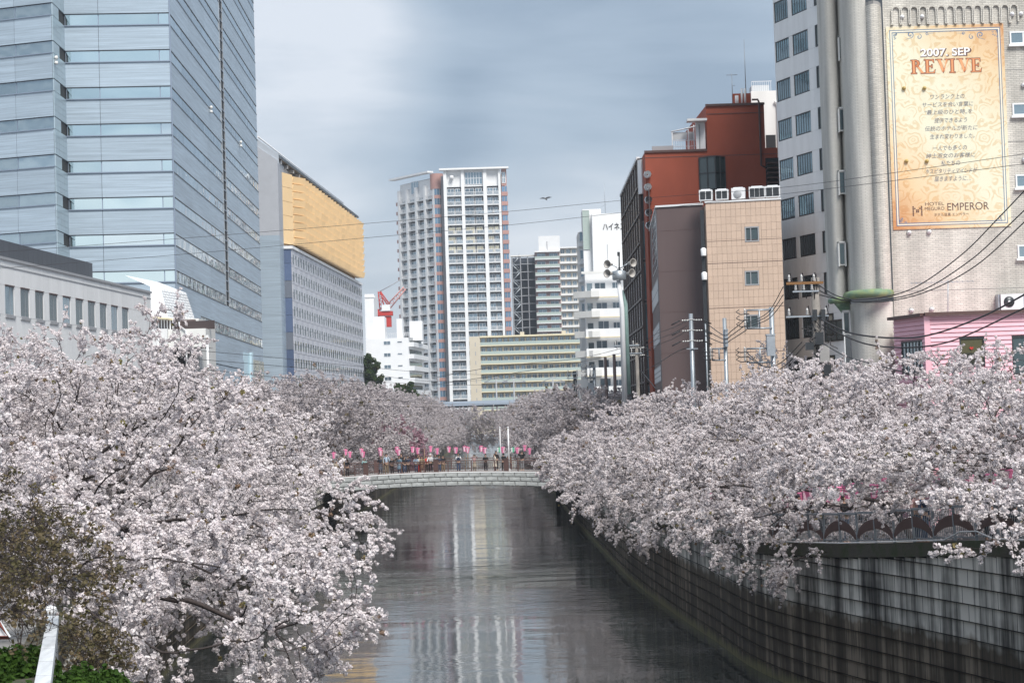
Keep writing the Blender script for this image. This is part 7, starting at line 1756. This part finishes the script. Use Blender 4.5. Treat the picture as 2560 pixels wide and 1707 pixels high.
# ================================================================= lanterns on the footbridge
MT['lan_pink'] = pbr('lantern_pink', (.86, .22, .42), .6); MT['lan_pale'] = pbr('lantern_pale', (.88, .60, .70), .6); MT['lan_green'] = pbr('lantern_green', (.10, .42, .26), .6); MT['lan_white'] = pbr('lantern_white', (.8, .8, .78), .6)
_lan = {}
def lantern_mesh(green=False, striped=True):
    k = (green, striped)
    if k in _lan: return _lan[k]
    n = 6; out = []
    shade, stripe = MB(), MB(); R0, R1, H = .11, .19, .42
    if green: R0, R1, H = .15, .15, .44
    for q in range(n):
        a0, a1 = 2 * PI * q / n, 2 * PI * (q + 1) / n
        v = [(R0 * math.cos(a0), R0 * math.sin(a0), 0), (R0 * math.cos(a1), R0 * math.sin(a1), 0), (R1 * math.cos(a1), R1 * math.sin(a1), H), (R1 * math.cos(a0), R1 * math.sin(a0), H)]
        (stripe if q % 2 else shade).add(v, [(0, 1, 2, 3)])
    cap = MB(); cap.lathe([(0, -.03), (R0, -.03), (R0 * 1.03, .0), (R0, .02)], 6); cap.lathe([(R1, H - .02), (R1 * 1.06, H), (R1 * .9, H + .03), (.02, H + .03)], 6); cap.tube([(0, 0, H), (0, 0, H + .12)], .012, 4)
    _lan[k] = (shade.mesh('shade', MT['lan_green' if green else 'lan_pink']), stripe.mesh('stripe', MT['lan_white' if green else 'lan_pale' if striped else 'lan_pink']), cap.mesh('rim', MT['dark_metal'] if green else MT['lan_pink'])); return _lan[k]
def lantern(label, p, s=1.0, green=False, group='pink paper lanterns strung over the footbridge', striped=True, tilt=0, rz=0.4):
    p = Vector(p); t = thing('paper_lantern', label, 'lantern', p, group); M = Matrix.Translation(p) @ Matrix.Rotation(tilt, 4, 'Y') @ Matrix.Rotation(rz, 4, 'Z') @ Matrix.Diagonal((s, s, s, 1)); a, b_, c = lantern_mesh(green, striped)
    place('shade', a, t, M); place('stripe', b_, t, M); place('rim', c, t, M)
PEOPLE = [  # crop px, crop head-top y, depth offset, pose, top, legs, hair, extra, label
    (125, 412, .8, 'turn', 'mustard', 'black', 'black', 'pack', 'person with an orange backpack at the left end of the footbridge'),
    (172, 432, .7, 'stand', 'navy', 'navy', 'brown', None, 'person in a dark blue top right beside the orange backpack'),
    (205, 428, .9, 'phone', 'cream', 'white', 'black', None, 'person in pale clothes between the dark blue top and the beige coat'),
    (240, 436, .7, 'stand', 'beige', 'beige', 'grey', 'coat', 'person in a long beige coat near the left end of the footbridge'),
    (343, 420, .7, 'stand', 'black', 'black', 'long', None, 'slender person all in black with long dark hair beside the leftmost bamboo pole'),
    (512, 408, .9, 'phone', 'teal', 'teal', 'black', None, 'person in a pale teal top behind the left square pillar'),
    (668, 385, .7, 'phone', 'slate', 'slate', 'grey', 'coat', 'older person in a slate grey coat leaning by the second bamboo pole'),
    (727, 362, .8, 'stand', 'sky', 'khaki', 'black', 'straps', 'tall person in a light blue shirt with backpack straps and khaki trousers'),
    (782, 400, .7, 'fold', 'black', 'black', 'bald', None, 'bald person in a black jacket on the footbridge'),
    (853, 388, .7, 'phone', 'steel', 'denim', 'black', 'coat', 'person in a long steel blue coat holding a camera up'),
    (873, 362, 1.8, 'stand', 'black', 'black', 'black', None, 'person in black standing behind the steel blue coat'),
    (905, 392, .7, 'phone', 'black', 'denim', 'black', None, 'person in a black jacket and dark jeans photographing, right of the steel blue coat'),
    (938, 386, .75, 'phone', 'navy', 'black', 'black', None, 'person in a dark navy jacket, right of the two photographing neighbours'),
    (1018, 410, .7, 'fold', 'sky', 'navy', 'black', None, 'shorter person in a blue and white top with dark trousers, bridge centre'),
    (1040, 368, 1.9, 'stand', 'black', 'black', 'black', None, 'person in black seen behind the railing crowd under the central lantern'),
    (1052, 420, .95, 'stand', 'cream', 'red', 'brown', None, 'person in bright red trousers left of the khaki jacket'),
    (1076, 388, .7, 'fold', 'khaki', 'skin', 'black', None, 'person in a khaki jacket with bare legs beside the red trousers'),
    (1122, 418, .8, 'stand', 'red', 'black', 'brown', None, 'person in a red jacket left of the central square pillar'),
    (1160, 372, .75, 'lean', 'white', 'black', 'cap', None, 'person in a white cap and shirt leaning on the rail left of the central pillar'),
    (1208, 372, 1.2, 'phone', 'greyc', 'black', 'black', None, 'person with dark hair right behind the central square pillar'),
    (1245, 394, .7, 'phone', 'navy', 'denim', 'black', None, 'person in dark blue photographing just right of the central pillar'),
    (1282, 400, .8, 'stand', 'black', 'khaki', 'black', 'pack', 'person in a dark jacket and khaki trousers turned aside, right of the central pillar'),
    (1432, 360, .7, 'phone', 'white', 'denim', 'black', 'vest', 'person in a navy vest over a white shirt and jeans, standing alone'),
    (1588, 378, .7, 'high', 'rose', 'beige', 'brown', 'coat', 'person in a dusty pink top and beige skirt with both arms up'),
    (1700, 368, .7, 'fold', 'black', 'black', 'black', 'coat', 'person in a long black coat looking down at a phone'),
    (1788, 362, .8, 'side', 'cream', 'black', 'long', 'coat', 'person with long black hair in a cream coat near the white lamp posts'),
    (1802, 338, 4.0, 'stand', 'black', 'black', 'black', None, 'person in black farther back behind the cream coat'),
    (1874, 358, 1.4, 'turn', 'black', 'black', 'black', None, 'person in black with back turned between the two white lamp posts'),
    (1926, 393, 1.6, 'stand', 'brown', 'black', 'grey', None, 'grey-haired person in a brown jacket behind the right square pillar'),
    (2056, 342, 5.5, 'high', 'black', 'grey', 'black', None, 'person in a black sweater and grey trousers with raised arms, right end of the bridge'),
]
CL = dict(mustard=(.50, .20, .03), navy=(.03, .045, .09), cream=(.62, .56, .48), beige=(.34, .29, .23), black=(.014, .014, .017), teal=(.30, .50, .50), slate=(.09, .10, .13), sky=(.42, .52, .64), steel=(.14, .22, .29), denim=(.05, .08, .15), khaki=(.22, .17, .11), red=(.50, .03, .03), white=(.72, .73, .75), greyc=(.25, .26, .28), rose=(.42, .26, .26), brown=(.16, .09, .06), grey=(.22, .22, .23), skin=(.52, .33, .24))
CM = {k: pbr('cloth_' + k, v, .8) for k, v in CL.items()}; CM['skin'] = pbr('skin', CL['skin'], .55)
HM = dict(black=pbr('hair_black', (.012, .010, .010), .45), brown=pbr('hair_brown', (.06, .03, .018), .5), grey=pbr('hair_grey', (.28, .27, .26), .5), cap=pbr('cap_white', (.75, .75, .75), .6))
HM['long'] = HM['black']
def skin_mesh(name, verts, edges, radii, mat, sub=1, root=0):
    me = bpy.data.meshes.new('tmp'); me.from_pydata(verts, edges, []); o = bpy.data.objects.new('tmp', me); C.objects.link(o)
    o.modifiers.new('s', 'SKIN'); l = me.skin_vertices[0].data
    for i, r in enumerate(radii): l[i].radius = r if hasattr(r, '__len__') else (r, r); l[i].use_root = (i == root)
    sb = o.modifiers.new('u', 'SUBSURF'); sb.levels = sub; dg = bpy.context.evaluated_depsgraph_get(); dg.update()
    m = bpy.data.meshes.new_from_object(o.evaluated_get(dg)); bpy.data.objects.remove(o); m.name = name; m.materials.clear(); m.materials.append(mat)
    m.polygons.foreach_set('use_smooth', [True] * len(m.polygons)); return m
def arms(pose):     # elbow, wrist, hand tip for right and left, facing -y
    if pose == 'phone': return [((s * .24, -.10, 1.16), (s * .08, -.30, 1.40), (s * .05, -.34, 1.48)) for s in (-1, 1)]
    if pose == 'high': return [((s * .32, -.08, 1.42), (s * .12, -.20, 1.60), (s * .07, -.24, 1.66)) for s in (-1, 1)]
    if pose == 'fold': return [((s * .25, -.04, 1.14), (s * .10, -.26, 1.12), (s * .03, -.31, 1.15)) for s in (-1, 1)]
    if pose == 'lean': return [((s * .27, -.16, 1.16), (s * .20, -.42, 1.04), (s * .12, -.46, 1.06)) for s in (-1, 1)]
    return [((s * .25, .02, 1.14), (s * .26, -.05, .90), (s * .25, -.08, .82)) for s in (-1, 1)]
_bd = {}
def body(pose):
    if pose in _bd: return _bd[pose]
    fw = -.14 if pose == 'lean' else 0
    V = [(0, 0, .94), (0, fw * .3, 1.12), (0, fw * .8, 1.34), (0, fw, 1.45), (0, fw - .01, 1.52), (0, fw - .02, 1.58), (0, fw - .02, 1.67)]
    Rr = [(.145, .10), (.125, .09), (.155, .10), (.07, .06), (.048, .05), (.078, .09), (.07, .08)]
    E = [(0, 1), (1, 2), (2, 3), (3, 4), (4, 5), (5, 6)]
    for s in (-1, 1):
        n = len(V); V += [(s * .095, 0, .84), (s * .10, -.02, .50), (s * .10, .02, .12), (s * .10, -.02, .05), (s * .115, -.15, .035)]; Rr += [.085, .058, .042, .042, .034]; E += [(0, n), (n, n + 1), (n + 1, n + 2), (n + 2, n + 3), (n + 3, n + 4)]
    for (e_, w_, h_), s in zip(arms(pose), (-1, 1)):
        n = len(V); V += [(s * .175, fw * .8, 1.38), e_, w_, h_]; Rr += [.055, .040, .028, .030]; E += [(2, n), (n, n + 1), (n + 1, n + 2), (n + 2, n + 3)]
    me = skin_mesh('body', V, E, Rr, CM['skin'])
    g = 1.22
    TV, TE, TR = [V[0], V[1], V[2], (0, fw, 1.44)], [(0, 1), (1, 2), (2, 3)], [(.16, .115), (.15, .11), (.175, .12), (.08, .07)]
    for (e_, w_, h_), s in zip(arms(pose), (-1, 1)): n = len(TV); TV += [(s * .18, fw * .8, 1.385), e_, w_]; TR += [.068, .055, .042]; TE += [(2, n), (n, n + 1), (n + 1, n + 2)]
    top = skin_mesh('jacket', TV, TE, TR, CM['black'])
    LV, LE_, LR = [(0, 0, .97)], [], [(.155, .11)]
    for s in (-1, 1): n = len(LV); LV += [(s * .095, 0, .84), (s * .10, -.02, .50), (s * .10, .02, .13)]; LR += [.10, .075, .062]; LE_ += [(0, n), (n, n + 1), (n + 1, n + 2)]
    leg = skin_mesh('trousers', LV, LE_, LR, CM['black'])
    b = MB(); b.lathe([(.165, 1.0), (.17, .9), (.20, .62), (.22, .52)], 12, (0, 0, 0)); coat = b.mesh('skirt', CM['black'])
    y = fw
    def hair(long):
        b = MB(); 
        for i in range(5):
            for k in range(10):
                pass
        pr = [(.0, 1.752), (.05, 1.745), (.085, 1.715), (.10, 1.66), (.098, 1.60), (.085, 1.56)]
        b.lathe(pr, 12, (0, y + .012, 0))
        # face opening: push the front of the shell back
        b.v = [(vx * (1.0), (vy if vy > y - .02 or vz > 1.70 else y - .02 + (vy - y) * .15), vz) for vx, vy, vz in b.v]
        if long: n0 = MB(); b.tube([(0, y + .06, 1.66), (0, y + .10, 1.50), (0, y + .12, 1.30), (0, y + .11, 1.18)], [.085, .10, .10, .04], 8)
        return b.mesh('hair', HM['black'])
    fc = MB()
    for s in (-1, 1): fc.lathe([(0, -.012), (.012, 0), (0, .012)], 6, (s * .032, y - .098, 1.635), 'Y', 0)
    fc.add([(-.012, y - .10, 1.595), (.012, y - .10, 1.595), (0, y - .125, 1.602), (0, y - .10, 1.64)], [(0, 1, 2), (1, 3, 2), (0, 2, 3)], 1); fc.box(-.022, .022, y - .104, y - .095, 1.562, 1.57, 2)
    for s in (-1, 1): fc.lathe([(0, -.02), (.022, 0), (0, .02)], 6, (s * .088, y - .005, 1.615), 'Z', 1)
    face = fc.mesh('face', [HM['black'], CM['skin'], CM['rose']])
    ph = None
    if pose in ('phone', 'high', 'fold'):
        a = arms(pose)[0][2]; b = MB(); z = a[2]; b.box(-.075, .075, a[1] - .035, a[1] - .02, z - .02, z + .07); ph = b.mesh('phone', MT['dark_metal'])
    b = MB(); b.box(-.15, .15, .10, .26, 1.02, 1.44); pack = b.mesh('backpack', CM['mustard'])
    b = MB()
    for s in (-1, 1): b.tube([(s * .10, .10, 1.42), (s * .10, -.02, 1.47), (s * .11, -.125, 1.36), (s * .13, -.11, 1.12), (s * .15, .06, 1.06)], .022, 4)
    straps = b.mesh('straps', CM['black'])
    b = MB(); b.lathe([(.172, 1.02), (.175, 1.2), (.16, 1.38)], 12, (0, 0, 0)); b.v = [(x, y_ * .72, z) for x, y_, z in b.v]; vest = b.mesh('vest', CM['navy'])
    _bd[pose] = dict(body=me, top=top, leg=leg, coat=coat, hair=hair(False), long=hair(True), face=face, phone=ph, pack=pack, straps=straps, vest=vest); return _bd[pose]
def person(label, x, y, z, pose, top, legs, hair, extra, face=0.0, h=1.0, group='people on the footbridge'):
    rot = {'turn': PI + .3, 'side': -1.2}.get(pose, 0) + face; d = body('stand' if pose in ('turn', 'side') else pose)
    t = thing('person', label, 'person', (x, y, z), group); M = Matrix.Translation((x, y, z)) @ Matrix.Rotation(rot, 4, 'Z') @ Matrix.Diagonal((h, h, h, 1))
    def part(nm, me, mat=None):
        o = place(nm, me, t, M)
        if mat is not None: o.material_slots[0].link = 'OBJECT'; o.material_slots[0].material = mat
    part('body', d['body']); part('jacket', d['top'], CM[top]); part('face', d['face'])
    if legs != 'skin': part('trousers', d['leg'], CM[legs])
    else: part('shorts', d['coat'], CM['brown'])
    if extra == 'coat': part('skirt', d['coat'], CM[top if top != 'rose' else 'beige'])
    if hair == 'long': part('hair', d['long'], HM['long'])
    elif hair != 'bald': part('hair', d['hair'], HM[hair])
    if extra == 'pack': part('backpack', d['pack'], CM['mustard' if top == 'mustard' else 'navy'])
    if extra == 'straps': part('straps', d['straps'])
    if extra == 'vest': part('vest', d['vest'])
    if d['phone'] and pose in ('phone', 'high', 'fold'): part('phone', d['phone'])
for (cx, cy, off, pose, top, legs, hair, extra, lab) in PEOPLE:
    y = BD + off + .1; px, py = 780 + cx / 3.92, 1040 + cy / 3.92; v = at(px, py, y); zd = zdeck(v.x) + .005
    h = (v.z - zd) / (1.755 * (1.0 if pose != 'lean' else .98)); h = max(.86, min(1.06, h))
    person(lab, v.x, y, zd, pose, top, legs, hair, extra, random.uniform(-.35, .35), h)
LP = [(213, 390, 0), (330, 358, 1), (370, 382, 0), (484, 352, 1), (499, 380, 0), (666, 345, 1), (672, 366, 0), (832, 335, 1), (848, 360, 0), (985, 333, 1), (1035, 347, 0), (1162, 327, 1), (1225, 350, 0), (1342, 331, 1), (1409, 341, 0), (1496, 325, 1), (1524, 337, 0), (1657, 325, 1), (1692, 343, 0), (1871, 337, 0), (2012, 342, 0), (2084, 318, 1), (2130, 350, 0)]
DN = (BD + .2, BD + 9.6); rows = {0: [], 1: []}
for i, (cx, cy, r) in enumerate(LP):
    D_ = DN[r]; v = at(780 + cx / 3.92, 1040 + cy / 3.92, D_); rows[r].append(v)
    lantern('%s pink paper lantern counted from the left along the %s string over the footbridge' % (ORD[len(rows[r]) - 1], ('front', 'rear')[r]), v - Vector((0, 0, .18)), 1.05, rz=.2 * i)
for cx, lab in ((1831, 'green and white lantern left of the thicker white lamp post'), (1967, 'green and white lantern right of the thicker white lamp post')):
    v = at(780 + cx / 3.92, 1040 + 333 / 3.92, DN[1]); lantern(lab, v - Vector((0, 0, .2)), 1.1, True, None)
for r, nm in ((0, 'front lantern string running over the near railing of the footbridge'), (1, 'rear lantern string running over the far railing of the footbridge')):
    P3 = sorted(rows[r], key=lambda v: v.x); b = MB(); b.tube([v + Vector((0, 0, .36)) for v in P3], .012, 4); b.build('lantern_string', MT['wire'], label=nm, category='string')
for cx, cy, r, lab in ((313, 372, 0, 'leftmost bamboo pole holding the lantern string'), (693, 340, 0, 'bamboo pole beside the slate grey coat'), (1100, 316, 0, 'bamboo pole left of the central square pillar'), (1499, 345, 0, 'darker pole right of the person standing alone'), (1525, 360, 1, 'thin pole on the far side of the footbridge, right of the darker pole')):
    D_ = DN[r] + (.25 if r == 0 else 0); v = at(780 + cx / 3.92, 1040 + cy / 3.92, D_); b = MB(); b.tube([(v.x, D_, zdeck(v.x)), (v.x, D_, v.z)], [.035, .025], 6); b.build('bamboo_pole', MT['bamboo'], label=lab, category='pole')
# lanterns and people along the right bank behind the arched railing
GB = 'striped pink lanterns strung along the right bank'
spots = [(2005, 1246, 74.5, .95), (2014, 1242, 73.5, .95), (2026, 1240, 72.6, 1), (2040, 1238, 71.8, 1), (2052, 1236, 71.0, 1), (2065, 1236, 70.2, 1), (2078, 1238, 69.4, 1), (2090, 1234, 68.6, 1), (2120, 1228, 67.4, 1), (2142, 1226, 66.4, 1), (2185, 1226, 64.6, .9), (2212, 1210, 63.4, .9), (2345, 1208, 60.2, .9), (2396, 1209, 59.4, 1.0), (2424, 1204, 58.6, .9), (2481, 1208, 57.6, 1.05), (2513, 1198, 56.6, 1.1), (1965, 1252, 77.0, .8), (1772, 1244, 88.0, .9), (1820, 1254, 84.0, .8)]
for i, (px, py, D_, s) in enumerate(spots):
    v = at(px, py, D_); lantern('%s striped pink lantern from the left along the arched railing of the right bank' % ORD[sorted(range(len(spots)), key=lambda k: spots[k][0]).index(i)], v - Vector((0, 0, .22)), s * 1.05, group=GB, tilt=.1 * math.sin(i * 2.1), rz=i * .7)
P3 = sorted([at(p[0], p[1], p[2]) + Vector((0, 0, .38)) for p in spots], key=lambda v: -v.y); b = MB(); b.tube(P3, .01, 4); b.build('lantern_string', MT['wire'], label='lantern string above the arched railing of the right bank', category='string')
WALK = [(1997, 74.0, 'black', 'black', 'black', 'phone', 'person in black behind the arched railing, left of the lit doorway'), (2056, 71.0, 'black', 'black', 'long', 'turn', 'person with long dark hair seen from behind below the striped lanterns'), (2112, 69.0, 'black', 'denim', 'black', 'phone', 'person in a dark jacket right of the lit doorway behind the railing'),
        (2258, 62.5, 'rose', 'denim', 'brown', 'stand', 'person in a pale pink top half hidden by blossom behind the railing'), (2285, 62.0, 'navy', 'denim', 'black', 'stand', 'person in navy beside the pale pink top behind the railing'), (2422, 58.0, 'black', 'black', 'black', 'stand', 'person in black behind the railing near the right edge lanterns'),
        (2452, 57.0, 'brown', 'black', 'brown', 'phone', 'person in brown holding up a phone near the right edge'), (2476, 56.5, 'black', 'black', 'black', 'turn', 'person in black with back turned under the rightmost lanterns'), (2532, 55.0, 'khaki', 'black', 'black', 'side', 'person in a khaki jacket at the right edge behind the railing')]
for px, D_, top, legs, hair, pose, lab in WALK:
    x = P(px, D_, 1290)[0]; x = max(x, lerp_edge(REs, D_) + .75); person(lab, x, D_, zbank(D_), pose, top, legs, hair, None, random.uniform(-.6, .6) + PI / 2 * .6, random.uniform(.95, 1.03), group='people strolling on the right bank')
# low shop front behind the right bank walkway, seen between the blossoms
fA, fB = (18.6, 80.5), (24.6, 68); f = Fac(fA, fB); t = thing('shop_front', 'pale low shop front with a warm lit doorway glimpsed behind the right bank blossoms', 'shop', (fA[0], fA[1], 4.6))
core(t, [fA, fB, (fB[0] + 3, fB[1] + 6), (fA[0] + 4, fA[1] + 4)], 4.5, 8.3, MT['offwhite'])
MT['warm'] = pbr('warm_interior', (.75, .55, .36), .7); MT['warm'].node_tree.nodes['Principled BSDF'].inputs['Emission Color'].default_value = (1, .72, .42, 1); MT['warm'].node_tree.nodes['Principled BSDF'].inputs['Emission Strength'].default_value = .35
for i in range(6):
    put('door_frame', t, f, 1 + i * 2.0, 5.2, .12, 2.3, .1, MT['bronze_frame']); put('pane', t, f, 1.14 + i * 2.0, 5.2, 1.8, 2.2, .03, MT['warm' if i in (2, 4) else 'glass_mid'])
# ================================================================= the thin air between here and the far towers
b = MB(); b.box(-960, 960, -80, 1860, -2.7, 112)
hz = bpy.data.materials.new('haze_air'); hz.use_nodes = True; t_ = hz.node_tree; t_.nodes.clear(); o_ = N(t_, 'ShaderNodeOutputMaterial'); pv_ = N(t_, 'ShaderNodeVolumePrincipled')
pv_.inputs['Color'].default_value = (.86, .92, 1.0, 1); pv_.inputs['Density'].default_value = .00022; pv_.inputs['Anisotropy'].default_value = .3
t_.links.new(pv_.outputs[0], o_.inputs['Volume'])
b.build('haze', hz, kind='stuff')
